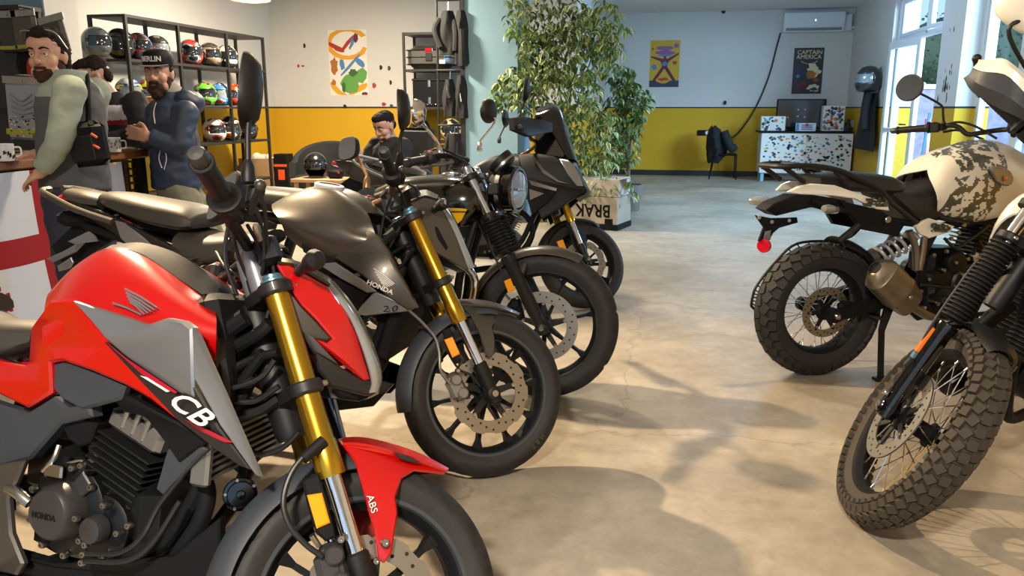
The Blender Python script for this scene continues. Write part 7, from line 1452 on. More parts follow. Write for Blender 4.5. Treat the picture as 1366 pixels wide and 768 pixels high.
for i in range(NZ + 1):
    for k in range(NY + 1):
        y = yL_ + (yR - yL_) * k / NY; z = ztop - H * i / NZ; vs.append(V((CX + .02 + .008 * math.sin(y * 14 + z * 3) + .012 * (i / NZ) * math.sin(y * 7 + 1) + (.05 * (i / NZ) ** 2), y, z)))
for i in range(NZ):
    for k in range(NY):
        y = yL_ + (yR - yL_) * (k + .5) / NY; z = ztop - H * (i + .5) / NZ; fs.append((i * (NY + 1) + k, i * (NY + 1) + k + 1, (i + 1) * (NY + 1) + k + 1, (i + 1) * (NY + 1) + k)); ms.append(1 if is_red(y, z) else 0)
mb.mi(fc); mb.mi(fr_); mb.v = vs; mb.f = fs; mb.m = ms; o = tag(mb.build('flag', None, None, sharp=180), 'white flag with red crosses draped over the counter front', 'flag'); s_ = o.modifiers.new('thickness', 'SOLIDIFY'); s_.thickness = .003
def mug(px, py, lab, pat):
    c = onZ(px, py, CZ); r = empty('mug', lab, 'mug', (c.x, c.y, CZ + .001), .9); mb = MB(); mb.lathe((0, 0, 0), (0, 0, 1), [(0, .036), (.004, .040), (.088, .042), (.09, .040), (.088, .038), (.01, .036), (.01, 0)], None, 28); mb.build('cup', mat('mug_white', 'd8dade', .25, 0, .5), r)
    mb = MB(); mb.tube([(.04, 0, .07), (.068, 0, .066), (.068, 0, .028), (.04, 0, .02)], .005, None, 8, 5); mb.build('handle', MATS['mug_white'], r); mb = MB(); rnd = random.Random(px)
    for k in range(22):
        a = rnd.uniform(0, 2 * PI); z = rnd.uniform(.02, .075); h = rnd.uniform(.006, .014); mb.slab([V((.0424 * math.cos(a + da), .0424 * math.sin(a + da), z + dz)) for da, dz in ((-.14, -h), (.14, -h * .4), (.1, h), (-.12, h * .7))], V((-math.cos(a), -math.sin(a), 0)) * .001, None, .0001)
    mb.build('printed_pattern', pat, r); return r
mug(9, 215, 'white mug with black pattern at the left end of the counter', K['gun2']); mug(153, 203, 'white mug with blue pattern between the two men at the counter', ink['blue'])
c = onZ(36, 207, CZ); o = empty('tablet', 'dark flat device lying on the counter under a hand', 'tablet', (c.x - .05, c.y, CZ + .001), .3); mb = MB(); mb.box((0, 0, .012), (.16, .24, .022), None, None, .006); mb.build('body', K['gun2'], o); mb = MB(); mb.box((0, 0, .0235), (.14, .21, .001)); mb.build('screen', K['gloss'], o)
# display board with packages behind the first man
YD = 5.5; a, b_ = onY(-40, 60, YD), onY(58, 60, YD); db = empty('display_board', 'dark grey pegboard stand holding packaged gear on the far left', 'display', (0, 0, 0)); mb = MB(); zt3 = onY(30, 14, YD).z; mb.box(((a.x + b_.x) / 2, YD, zt3 / 2), (b_.x - a.x, .03, zt3)); mb.build('board', mat('pegboard', '30353f', .6), db)
mb = MB(); mb.box(((a.x + b_.x) / 2, YD - .10, zt3), (b_.x - a.x + .02, .22, .03)); mb.tube([(b_.x, YD - .2, zt3), (b_.x + .12, YD - .22, zt3 - .02)], .006, None, 6); mb.build('top_rail', stl, db)
for z in (1.25, 1.75): mb = MB(); mb.box(((a.x + b_.x) / 2, YD - .02, z), (b_.x - a.x, .05, .03)); mb.build('cross_bar', stl, db)
c = onY(30, 106, YD - .45); mb = MB(); mb.tube([(c.x, YD, c.z + .03), (c.x, YD - .52, c.z + .03)], .006, None, 6); mb.build('peg', stl, db)
def package(px, py, w, h, lab, body, accent, tilt=0, Y=YD - .16, clear=False):
    c = onY(px, py, Y); r = empty('hanging_package', lab, 'package', (c.x, Y, c.z)); R = MX.Rotation(tilt, 3, 'Y'); mb = MB(); mb.box((0, 0, -h / 2), (w, .05, h), None, R, .02); mb.build('pouch', body, r)
    mb = MB(); mb.box(R @ V((0, -.027, -h * .86)), (w * .96, .004, h * .10), None, R); mb.build('accent_strip', accent, r); mb = MB(); mb.box(R @ V((0, -.01, .015)), (w, .012, .05), None, R); mb.lathe(R @ V((0, -.02, .02)), (0, 1, 0), [(0, .018), (.02, .018)], K['steel'], 12); mb.build('header_card', mat('kraft_card', '7d6a55', .8), r)
    if clear:
        mb = MB(); rnd = random.Random(4)
        for k in range(46): x, z = rnd.uniform(-.42, .42) * w, -rnd.uniform(.55, .95) * h; mb.box((x, -.029, z), (.012, .003, .010), K['gun2'] if k % 2 else K['decal'])
        mb.build('checked_cloth', None, r)
        for k in range(5): mb = MB(); mb.tube([(-.3 * w, -.03, -.2 * h - .04 * k), (0, -.034, -.32 * h - .03 * k), (.3 * w, -.03, -.2 * h - .04 * k)], .006, None, 6, 4); mb.build('cloth_fold', mat('grey_cloth', '8c93a4', .8), r)
    return r
stripe = mat('lime_strip', 'a9ab3a', .6)
package(10, 22, .16, .26, 'dark pouch at the far left end of the top rail', mat('pouch_dark', '3a3b3a', .5), stripe); package(32, 20, .20, .26, 'grey pouch with lime strip in the middle of the top rail', mat('pouch_grey', '55554f', .45), stripe, -.05); package(70, 28, .22, .25, 'olive pouch with lime strip hanging tilted at the right end of the rail', mat('pouch_olive', '4d4c46', .45), stripe, -.2)
package(30, 110, .30, .40, 'clear bag with checked neck cloth hanging low on the pegboard', mat('clear_bag', '9aa3b2', .25, 0, .4), stripe, .05, YD - .5, True)
c = onY(42, 85, YD - .1); o = empty('cap', 'red and black cap hanging on the pegboard', 'cap', (c.x, YD - .10, c.z)); mb = MB(); mb.ball((0, 0, 0), (.12, .07, .13)); mb.build('crown', K['mblack'], o); mb = MB(); mb.ball((.05, -.05, -.04), (.05, .03, .09)); mb.build('red_panel', mat('red_cloth', 'a82a22', .8), o)
# ---------------------------------------------------------------- people
def fuse(mb, voxel, name, m, parent, smooth=3, mats_=None, pick=None, wrinkle=0, wscale=9):
    me = bpy.data.meshes.new('work'); me.from_pydata([tuple(v) for v in mb.v], [], mb.f); o = bpy.data.objects.new('work', me); C.objects.link(o)
    r = o.modifiers.new('r', 'REMESH'); r.mode = 'VOXEL'; r.voxel_size = voxel
    if smooth: s = o.modifiers.new('s', 'SMOOTH'); s.factor = .5; s.iterations = smooth
    dg = bpy.context.evaluated_depsgraph_get(); dg.update(); out = bpy.data.meshes.new_from_object(o.evaluated_get(dg)); bpy.data.objects.remove(o); bpy.data.meshes.remove(me)
    out.name = name
    if wrinkle:
        ns = [v.normal.copy() for v in out.vertices]
        for v, n in zip(out.vertices, ns): q = v.co * wscale; v.co += n * wrinkle * (noise.noise(V((q.x, q.y, q.z * 2.0))) + .5 * noise.noise(q * 2.3))
    for x in (mats_ or [m]): out.materials.append(x)
    if pick:
        for p in out.polygons: p.material_index = pick(p.center)
    out.polygons.foreach_set('use_smooth', [True] * len(out.polygons)); out.update()
    o = bpy.data.objects.new(name, out); C.objects.link(o); o.parent = parent; return o
def limb(mb, pts, r, n=4, seg=14):
    mb.tube([V(p) for p in pts], list(r), None, seg, n); 
    for p, q in ((pts[0], r[0]), (pts[-1], r[-1])): mb.ball(p, q * .98, None, 12, 8)
def torso(mb, secs, seg=24):
    """secs: (centre, half width along left vector, half depth, left vector)."""
    rings = []
    for c, w, d, lv in secs:
        c, lv = V(c), V(lv).normalized(); f = lv.cross(V((0, 0, 1))).normalized()
        rings.append([c + lv * (w * math.copysign(abs(math.cos(t)) ** .8, math.cos(t))) + f * (d * math.copysign(abs(math.sin(t)) ** .9, math.sin(t))) for t in [2 * PI * k / seg for k in range(seg)]])
    mb.loft(rings)
SKIN = mat('skin', 'b98e78', .5, var=.06, vscale=14); SKIN2 = mat('skin_pale', 'b08a7c', .5, var=.06, vscale=14)
def hand(mb, wrist, d, palm_n, side, curl=.5, s=1.0, spread=.25):
    """palm and five fingers from wrist along d; palm_n = palm-facing normal; side = +1 if the thumb points along d x palm_n."""
    d, n = V(d).normalized(), V(palm_n); n = (n - d * n.dot(d)).normalized(); t = d.cross(n) * side; w = V(wrist)
    pc = w + d * .048 * s; R = MX(((d.x, t.x, n.x), (d.y, t.y, n.y), (d.z, t.z, n.z))); mb.ball(pc, (.050 * s, .040 * s, .017 * s), None, 14, 10, R); mb.tube([w - d * .05, w, w + d * .03], [.027 * s, .025 * s, .028 * s], None, 12)
    for k, L in enumerate((.070, .079, .073, .058)):
        off = (.030 - .0205 * k) * s; b0 = w + d * .085 * s + t * off; dd = (d + t * (spread * (.6 - .4 * k) * .5)).normalized(); p1 = b0 + dd * L * .45 * s + n * curl * .010 * s; d2 = (dd + n * curl * .9).normalized(); p2 = p1 + d2 * L * .32 * s; d3 = (dd + n * curl * 1.9).normalized(); p3 = p2 + d3 * L * .26 * s
        mb.tube([b0 - dd * .02, b0, p1, p2, p3], [.0095 * s, .0095 * s, .0088 * s, .008 * s, .0065 * s], None, 9, 2)
    b0 = w + d * .028 * s + t * .032 * s; d1 = (d * .65 + t * .75 + n * .25).normalized(); p1 = b0 + d1 * .035 * s; d2 = (d * .9 + t * .3 + n * .3 * (1 + curl)).normalized(); p2 = p1 + d2 * .03 * s; mb.tube([b0 - d1 * .02, b0, p1, p2, p2 + d2 * .014 * s], [.013 * s, .0125 * s, .0105 * s, .009 * s, .0065 * s], None, 9, 2)
def head(mb, c, fd, up, s=1.0):
    """skull, face, ears as overlapping volumes; returns the head's rotation (x forward, y left, z up)."""
    f = V(fd).normalized(); u = V(up); l = u.cross(f).normalized(); u = f.cross(l).normalized(); R = MX(((f.x, l.x, u.x), (f.y, l.y, u.y), (f.z, l.z, u.z))); c = V(c)
    P = lambda x, y, z: c + R @ (V((x, y, z)) * s)
    B = lambda p, r: mb.ball(P(*p), tuple(q * s for q in r), None, 18, 13, R)
    B((-.012, 0, .03), (.098, .077, .092)); B((.025, 0, -.03), (.066, .064, .078)); B((.040, 0, -.070), (.048, .052, .045)); B((.070, 0, -.098), (.026, .028, .020)); B((.060, 0, .055), (.036, .060, .048))
    for sg in (1, -1):
        B((.050, .040 * sg, -.028), (.034, .026, .030)); B((.072, .028 * sg, .030), (.018, .026, .009)); B((-.005, .078 * sg, -.012), (.018, .008, .032)); B((-.012, .083 * sg, -.004), (.012, .007, .026)); B((.092, .013 * sg, -.032), (.011, .009, .009)); B((.045, .05 * sg, -.075), (.03, .016, .028))
    mb.tube([P(.084, 0, .022), P(.098, 0, .0), P(.112, 0, -.026)], [.010 * s, .011 * s, .0135 * s], None, 10, 3); mb.ball(P(.106, 0, -.030), .0125 * s, None, 10, 8); B((.086, 0, -.062), (.012, .026, .0065)); B((.084, 0, -.073), (.012, .022, .0075))
    mb.tube([P(-.02, 0, -.16), P(-.015, 0, -.10), P(-.01, 0, -.04)], [.062 * s, .056 * s, .056 * s], None, 16, 3)
    return R
def face(root, c, R, s=1.0, brow=None, gaze=(0, 0), closed=False, lip='8f5f55'):
    c = V(c); P = lambda x, y, z: c + R @ (V((x, y, z)) * s)
    for sg in (1, -1):
        e = MB(); p = P(.0775, .031 * sg, .008); e.ball(p, .0122 * s, mat('eye_white', 'cfcac4', .2), 14, 10); g = (R @ V((1, gaze[0], gaze[1]))).normalized(); e.ball(p + g * .0072 * s, .0062 * s, mat('iris_dark', '2a211c', .1), 10, 8)
        e.build('eye', None, root)
        lid = MB(); lid.tube([P(.079, .043 * sg, .010), P(.0885, .034 * sg, .017), P(.0915, .026 * sg, .0165), P(.085, .017 * sg, .008)], .0036 * s, None, 8, 3); 
        if closed: lid.ball(P(.079, .031 * sg, .010), (.013 * s, .013 * s, .0125 * s), None, 12, 8)
        lid.build('eyelid', SKIN if not closed else SKIN2, root)
        b = MB(); b.tube([P(.077, .052 * sg, .030), P(.090, .036 * sg, .0375), P(.0945, .022 * sg, .035), P(.094, .013 * sg, .031)], [.003 * s, .005 * s, .0055 * s, .0035 * s], None, 8, 3, flat=.8); b.build('eyebrow', brow or HD, root)
    m = MB(); m.tube([P(.086, .024, -.067), P(.0965, .010, -.0655), P(.098, 0, -.067), P(.0965, -.010, -.0655), P(.086, -.024, -.067)], [.002 * s, .0045 * s, .0045 * s, .0045 * s, .002 * s], None, 8, 3); m.build('lips', mat('lip_' + lip, lip, .5), root)
def hair_cap(root, c, R, s, m, balls, name='hair', voxel=.007, wr=.006):
    mb = MB(); c = V(c)
    for p, r in balls: mb.ball(c + R @ (V(p) * s), tuple(q * s for q in r), None, 18, 12, R)
    return fuse(mb, voxel, name, m, root, 1, wrinkle=wr, wscale=55)
def person(label, loc, rz): return empty('person', label, 'person', loc, rz)
def wdir(root_rz, ang): a = math.radians(ang) - root_rz; return V((math.cos(a), math.sin(a), 0))
def shoes(root, feet, m=None):
    for (p, a) in feet:
        p = V(p); d = V((math.cos(a), math.sin(a), 0)); mb = MB(); mb.tube([p - d * .07 + V((0, 0, .045)), p + V((0, 0, .055)), p + d * .10 + V((0, 0, .042)), p + d * .17 + V((0, 0, .032))], [.042, .048, .046, .03], None, 14, 4); mb.box(p + d * .05 + V((0, 0, .012)), (.27, .09, .024), None, MX.Rotation(a, 3, 'Z'), .01); fuse(mb, .009, 'shoe', m or K['mblack'], root, 2)
HD = mat('hair_dark', '241a15', .85, spec=.2, bump=.4, bscale=120); BR = mat('beard_brown', '3a2a20', .9, spec=.2, bump=.5, bscale=150)
LV = V((0, 1, 0))
def spine(lo, hi, secs):
    """torso sections between hip and neck points: (fraction, half width, half depth, left vector)."""
    lo, hi = V(lo), V(hi); return [(lo + (hi - lo) * f, w, d, lv) for f, w, d, lv in secs]
# --- man in the green and grey jacket
def man_green():
    rz = math.radians(180); L = V((-2.93, 3.55, 0)); P = person('bearded man in a sage and grey jacket, hand on the flagged counter', L, rz); loc = lambda px, py, x=None, y=None: MX.Rotation(-rz, 3, 'Z') @ ((onX(px, py, x) if x is not None else onY(px, py, y)) - L)
    hc = loc(64, 75, y=3.52); fd = wdir(rz, 282) + V((0, 0, -.04)); body = MB(); R = head(body, hc, fd, (.06, -.10, 1), 1.0)
    nb, hp = loc(92, 108, y=3.55), loc(101, 246, y=3.55); ls, le, lw = loc(93, 121, y=3.38), loc(80, 186, y=3.28), loc(56, 229, y=3.31); rs, re, rw = nb + V((0, -.18, -.05)), nb + V((.12, -.24, -.28)), loc(52, 205, y=3.72)
    S = [(.0, .15, .10, LV), (.35, .14, .10, LV), (.7, .15, .10, LV), (.95, .12, .08, LV)]; torso(body, spine(hp, nb, S))
    limb(body, [nb - V((0, 0, .05)), nb.lerp(hc - R @ V((.02, 0, .11)), .6), hc - R @ V((.015, 0, .08))], [.062, .057, .055])
    for s_, e_, w_ in ((ls, le, lw), (rs, re, rw)): limb(body, [s_, e_, w_], [.048, .040, .027])
    hand(body, lw, V((.9, -.05, -.42)), V((.35, -.4, -.9)), -1, .9); hand(body, rw, V((1, .15, -.05)), V((0, 0, -1)), 1, .25)
    for sg in (1, -1): limb(body, [hp + V((0, .09 * sg, .02)), V((.02, .10 * sg, .45)), V((-.02, .10 * sg, .08))], [.085, .058, .042])
    fuse(body, .0068, 'body', SKIN, P, 1); face(P, hc, R, 1.0, gaze=(.2, -.02))
    j = MB(); torso(j, spine(hp, nb, [(-.06, .175, .145, LV), (.2, .175, .14, LV), (.5, .175, .135, LV), (.78, .18, .13, LV), (.94, .15, .105, LV), (1.03, .095, .085, LV), (1.10, .082, .078, LV)]))
    for s_, e_, w_ in ((ls, le, lw), (rs, re, rw)): j.tube([s_, s_.lerp(e_, .5), e_, e_.lerp(w_, .55), w_ - (w_ - e_).normalized() * .02], [.074, .066, .061, .053, .047], None, 16, 4); j.ball(s_, .076, None, 14, 10)
    pale, dark = mat('jacket_sage', '8f9a8e', .8, bump=.15, bscale=30), mat('jacket_grey', '4b4c4e', .8, bump=.15, bscale=30)
    def pick(c):
        for s_, e_, w_ in ((ls, le, lw), (rs, re, rw)):
            for a, b_, r in ((s_, e_, .094), (e_, w_, .085)):
                t = max(0, min(1, (c - a).dot(b_ - a) / (b_ - a).length_squared))
                if (c - a.lerp(b_, t)).length < r and abs(c.y) > (.10 if a is s_ else .185): return 0
        return 0 if c.z > nb.z - .075 - .5 * max(-.1, (nb.x - c.x - .05)) * 0 and c.x > nb.x - .09 else 1
    fuse(j, .010, 'jacket', pale, P, 4, [pale, dark], pick, wrinkle=.006, wscale=10)
    t = MB(); torso(t, spine(hp, nb, [(-.25, .165, .13, LV), (.05, .165, .13, LV)]))
    for sg in (1, -1): t.tube([hp + V((0, .085 * sg, .0)), V((.02, .10 * sg, .46)), V((-.02, .10 * sg, .07))], [.11, .085, .072], None, 16, 5)
    fuse(t, .012, 'trousers', mat('trousers_navy', '23283a', .85, bump=.2), P, 3, wrinkle=.008); shoes(P, [((-.0, .10, 0), 0), ((0, -.10, 0), 0)])
    hair_cap(P, hc, R, 1.0, HD, [((-.030, 0, .052), (.092, .086, .090)), ((.02, 0, .098), (.070, .068, .040)), ((.066, .02, .108), (.044, .045, .030)), ((-.062, 0, -.03), (.050, .076, .075)), ((-.03, .07, .02), (.045, .02, .05)), ((-.03, -.07, .02), (.045, .02, .05)), ((-.08, 0, -.08), (.03, .06, .04))])
    hair_cap(P, hc, R, 1.0, BR, [((.048, 0, -.083), (.052, .058, .040)), ((.070, 0, -.104), (.034, .036, .026)), ((.010, .055, -.055), (.036, .018, .045)), ((.010, -.055, -.055), (.036, .018, .045)), ((.094, .014, -.054), (.010, .018, .008)), ((.094, -.014, -.054), (.010, .018, .008))], 'beard', .006, .003)
    g = MB(); g.tube([hc + R @ V(p) for p in ((-.02, .090, .03), (.05, .083, .10), (.085, .05, .118), (.088, 0, .112), (.085, -.05, .118), (.05, -.083, .10), (-.02, -.090, .03))], .0035, None, 8, 4); g.build('eyeglasses', K['steel'], P)
    bc = loc(118, 192, y=3.36); RB = MX.Rotation(.1, 3, 'Y'); b = MB(); b.box(bc, (.19, .085, .21), None, RB, .03); bo = b.build('shoulder_bag', K['mblack'], P); b = MB(); b.box(bc + V((.0, .046, -.02)), (.13, .012, .12), None, RB, .004); b.build('bag_pocket', K['black'], bo); b = MB()
    for q in ((.07, .05, .03), (-.06, .05, .05), (-.065, .05, -.0)): b.bar(bc + V(q), bc + V(q) + V((-.03, 0, -.018)), .009, .006, None)
    b.build('bag_pulls', mat('orange_pull', 'd8622a', .5), bo); b = MB(); b.tube([bc + V((-.05, .03, .10)), nb + V((-.16, .11, -.28)), nb + V((-.135, .05, -.10)), nb + V((-.06, -.05, .035)), nb + V((.06, -.10, .0)), nb + V((.145, -.03, -.2)), bc + V((.07, .0, .10))], .013, None, 8, 5); b.build('bag_strap', K['mblack'], P)
# --- man in the navy hooded jacket and cap
def man_cap():
    rz = math.radians(205); L = V((-3.05, 4.84, 0)); P = person('man in a navy hooded jacket and black flat cap clasping his hands', L, rz); loc = lambda px, py, y: MX.Rotation(-rz, 3, 'Z') @ (onY(px, py, y) - L)
    hc = loc(212, 98, 4.80); fd = wdir(rz, 282) + V((0, 0, -.06)); body = MB(); R = head(body, hc, fd, (0, 0, 1), 1.05)
    nb, hp = loc(228, 133, 4.86), loc(238, 246, 4.86); ls, le, lw = loc(247, 152, 4.68), loc(238, 194, 4.60), loc(200, 182, 4.52); rs, re, rw = loc(212, 150, 5.02), loc(203, 192, 5.02), loc(192, 184, 4.66)
    torso(body, spine(hp, nb, [(0, .15, .11, LV), (.4, .15, .11, LV), (.75, .15, .10, LV), (.95, .11, .08, LV)])); limb(body, [nb - V((0, 0, .04)), nb.lerp(hc - R @ V((.02, 0, .10)), .6), hc - R @ V((.015, 0, .08))], [.062, .058, .056])
    for s_, e_, w_ in ((ls, le, lw), (rs, re, rw)): limb(body, [s_, e_, w_], [.048, .042, .029])
    hl, hr = loc(181, 178, 4.50), loc(183, 172, 4.55); hand(body, lw, hl - lw, V((-.2, -1, -.1)), -1, .6, 1.05); hand(body, rw, hr - rw + V((0, 0, .04)), V((.1, 1, -.3)), 1, .45, 1.05)
    for sg in (1, -1): limb(body, [hp + V((0, .09 * sg, .0)), V((.02, .10 * sg, .42)), V((-.02, .11 * sg, .08))], [.09, .06, .045])
    fuse(body, .0068, 'body', SKIN, P, 1); face(P, hc, R, 1.05, gaze=(.12, .06), brow=BR)
    j = MB(); torso(j, spine(hp, nb, [(-.03, .20, .165, LV), (.15, .20, .165, LV), (.45, .195, .155, LV), (.75, .20, .145, LV), (.93, .16, .12, LV), (1.02, .098, .092, LV), (1.09, .086, .084, LV)]))
    for s_, e_, w_ in ((ls, le, lw), (rs, re, rw)): j.tube([s_, s_.lerp(e_, .5), e_, e_.lerp(w_, .55), w_ - (w_ - e_).normalized() * .0], [.088, .080, .076, .062, .050], None, 16, 4); j.ball(s_, .088, None, 14, 10)
    hd = nb + V((-.13, 0, -.02)); j.ball(hd, (.085, .13, .075), None, 16, 10); j.ball(nb + V((-.10, .08, .015)), (.06, .055, .05), None, 12, 8); j.ball(nb + V((-.10, -.08, .015)), (.06, .055, .05), None, 12, 8)
    fuse(j, .010, 'jacket', mat('jacket_navy', '26344c', .55, bump=.15, bscale=25), P, 4, wrinkle=.009, wscale=9)
    t = MB()
    for q in (((208, 137), (205, 150), (207, 165)), ((216, 194), (212, 210), (216, 224)), ((217, 194), (222, 210), (219, 226))): t.tube([loc(x, y, 4.66) for x, y in q], .0035, None, 6, 4)
    t.build('drawstring', K['decal'], P)
    b = MB(); c0 = nb + V((.0, 0, .03)); b.lathe(c0, hc - R @ V((.02, 0, .06)) - c0, [(0, .088), (.05, .080), (.065, .074), (.06, .066), (.02, .066)], None, 24); b.build('hoodie_collar', mat('hoodie_grey', '8d8a88', .9), P)
    t = MB(); torso(t, spine(hp, nb, [(-.22, .175, .14, LV), (.05, .18, .14, LV)]))
    for sg in (1, -1): t.tube([hp + V((0, .092 * sg, -.02)), V((.02, .105 * sg, .42)), V((-.02, .11 * sg, .07))], [.115, .10, .09], None, 16, 5)
    fuse(t, .012, 'trousers', mat('trousers_olive', '6d6c5c', .85, bump=.2), P, 3, wrinkle=.01); b = MB(); b.box(loc(243, 274, 4.62), (.07, .012, .03), None, None, .002); b.build('pocket_tag', K['decal'], P)
    shoes(P, [((-.0, .11, 0), .1), ((0, -.11, 0), -.1)])
    hair_cap(P, hc, R, 1.05, BR, [((.046, 0, -.088), (.054, .060, .050)), ((.074, 0, -.118), (.036, .036, .036)), ((.012, .058, -.055), (.036, .016, .045)), ((.012, -.058, -.055), (.036, .016, .045)), ((.096, .016, -.053), (.012, .020, .010)), ((.096, -.016, -.053), (.012, .020, .010))], 'beard', .006, .003)
    hair_cap(P, hc, R, 1.05, HD, [((-.05, 0, .0), (.062, .080, .07)), ((-.01, .076, .025), (.03, .008, .03)), ((-.01, -.076, .025), (.03, .008, .03))], 'hair', .007, .002)
    cp = MB(); rings = []
    for z, rx, ry in ((.045, .104, .086), (.075, .108, .089), (.105, .106, .087), (.128, .092, .076), (.142, .06, .05), (.146, .01, .01)): rings.append([hc + R @ (V((rx * math.cos(a) - .006, ry * math.sin(a), z)) * 1.05) for a in [2 * PI * k / 32 for k in range(32)]])
    cp.loft(rings); cap = cp.build('cap', K['mblack'], P); br = MB(); rows = []
    for i in range(7):
        f = i / 6; rows.append([hc + R @ (V(((.095 + .080 * f) * math.cos(a) * (1 if f == 0 else 1.0) - .006, (.086 + .012 * f) * math.sin(a), .048 - .006 * math.cos(a * 2) * f)) * 1.05) for a in [-1.15 + 2.3 * k / 18 for k in range(19)]])
    br.grid(rows, None, .004); br.build('cap_brim', mat('brim_grey', '8a8480', .8), cap)
    tx = MB(); vs, fs = text_geo('BERLIN', .042, .001, .0012); fl_ = []
    for v in vs: a = v.x / .106; rr = .110 + v.z; fl_.append(hc + R @ (V((rr * math.cos(a) - .006, .90 * rr * math.sin(a) * 1.0, .086 + v.y)) * 1.05))
    tx.add(fl_, fs); tx.build('cap_lettering', K['decal'], cap)
# --- man leaning over the counter
def man_sweater():
    rz = math.radians(268); L = V((-4.22, 5.22, 0)); P = person('man in a black sweatshirt with white and red chest bands, head bowed', L, rz); loc = lambda px, py, y: MX.Rotation(-rz, 3, 'Z') @ (onY(px, py, y) - L)
    hc = loc(127, 103, 5.08); fd = wdir(rz, 222) + V((0, 0, -.45)); body = MB(); R = head(body, hc, fd, (0, 0, 1), 1.05); nb = loc(147, 122, 5.16)
    cx, cy = nb.x, nb.y; ls, rs = V((cx - .02, cy + .19, 1.30)), V((cx + .0, cy - .20, 1.33)); le, re = V((cx + .08, cy + .30, 1.08)), V((cx + .10, cy - .28, 1.10)); lw, rw = V((cx + .30, cy + .15, 1.06)), V((cx + .28, cy - .12, 1.06))
    torso(body, [((-.05, 0, .82), .15, .11, LV), ((cx * .4, cy * .4, 1.0), .15, .11, LV), ((cx * .8, cy * .8, 1.2), .16, .11, LV), ((cx, cy, 1.34), .12, .08, LV)]); limb(body, [V((cx, cy, 1.33)), hc - R @ V((.02, 0, .10))], [.062, .058])
    for s_, e_, w_ in ((ls, le, lw), (rs, re, rw)): limb(body, [s_, e_, w_], [.05, .044, .03])
    hand(body, lw, V((1, -.3, -.1)), V((0, 0, -1)), -1, .5); hand(body, rw, V((1, .3, -.1)), V((0, 0, -1)), 1, .5)
    for sg in (1, -1): limb(body, [V((-.05, .09 * sg, .82)), V((-.02, .10 * sg, .45)), V((-.05, .10 * sg, .08))], [.09, .06, .045])
    fuse(body, .0068, 'body', SKIN2, P, 1); face(P, hc, R, 1.05, gaze=(0, -.3), closed=True)
    j = MB(); torso(j, [((-.05, 0, .80), .205, .15, LV), ((cx * .4, cy * .4, 1.0), .20, .15, LV), ((cx * .7, cy * .7, 1.15), .20, .145, LV), ((cx * .95, cy * .95, 1.28), .185, .125, LV), ((cx, cy, 1.345), .11, .09, LV), ((cx, cy, 1.385), .085, .08, LV)])
    for s_, e_, w_ in ((ls, le, lw), (rs, re, rw)): j.tube([s_, s_.lerp(e_, .5), e_, e_.lerp(w_, .55), w_ - (w_ - e_).normalized() * .015], [.092, .082, .076, .06, .046], None, 16, 4); j.ball(s_, .09, None, 14, 10)
    bk, wh, rd = mat('sweat_black', '16171f', .85, bump=.15, bscale=30), mat('sweat_white', 'c9ccd6', .85, bump=.15, bscale=30), mat('sweat_red', '8c1d2c', .85)
    fuse(j, .010, 'sweatshirt', bk, P, 3, [bk, wh, rd], lambda c: (1 if 1.19 < c.z < 1.29 else 2 if 1.155 < c.z <= 1.19 else 0) if (abs(c.y - cy * .8) < .20 and c.x > -.1) else 0, wrinkle=.010, wscale=8)
    tx = MB(); vs, fs = text_geo('FILA', .045, .001, .001); tx.add([V((cx * .80 + .152 - .1 * abs(v.x), cy * .8 + .02 + v.x, 1.25 + v.y)) for v in vs], fs); tx.build('chest_lettering', K['gun'], P)
    t = MB(); torso(t, [((-.05, 0, .70), .18, .13, LV), ((-.05, 0, .84), .185, .14, LV)])
    for sg in (1, -1): t.tube([V((-.05, .09 * sg, .82)), V((-.02, .10 * sg, .46)), V((-.05, .10 * sg, .07))], [.115, .09, .08], None, 16, 5)
    fuse(t, .012, 'trousers', mat('trousers_black', '1d1e22', .85), P, 3); shoes(P, [((-.03, .10, 0), 0), ((-.03, -.10, 0), 0)])
    hair_cap(P, hc, R, 1.05, HD, [((-.026, 0, .060), (.090, .080, .076)), ((.035, 0, .100), (.062, .064, .036)), ((.062, 0, .098), (.036, .05, .032)), ((-.065, 0, -.005), (.045, .070, .06))])
    hair_cap(P, hc, R, 1.05, BR, [((.046, 0, -.082), (.050, .056, .036)), ((.068, 0, -.102), (.030, .034, .022))], 'beard', .006, .002)
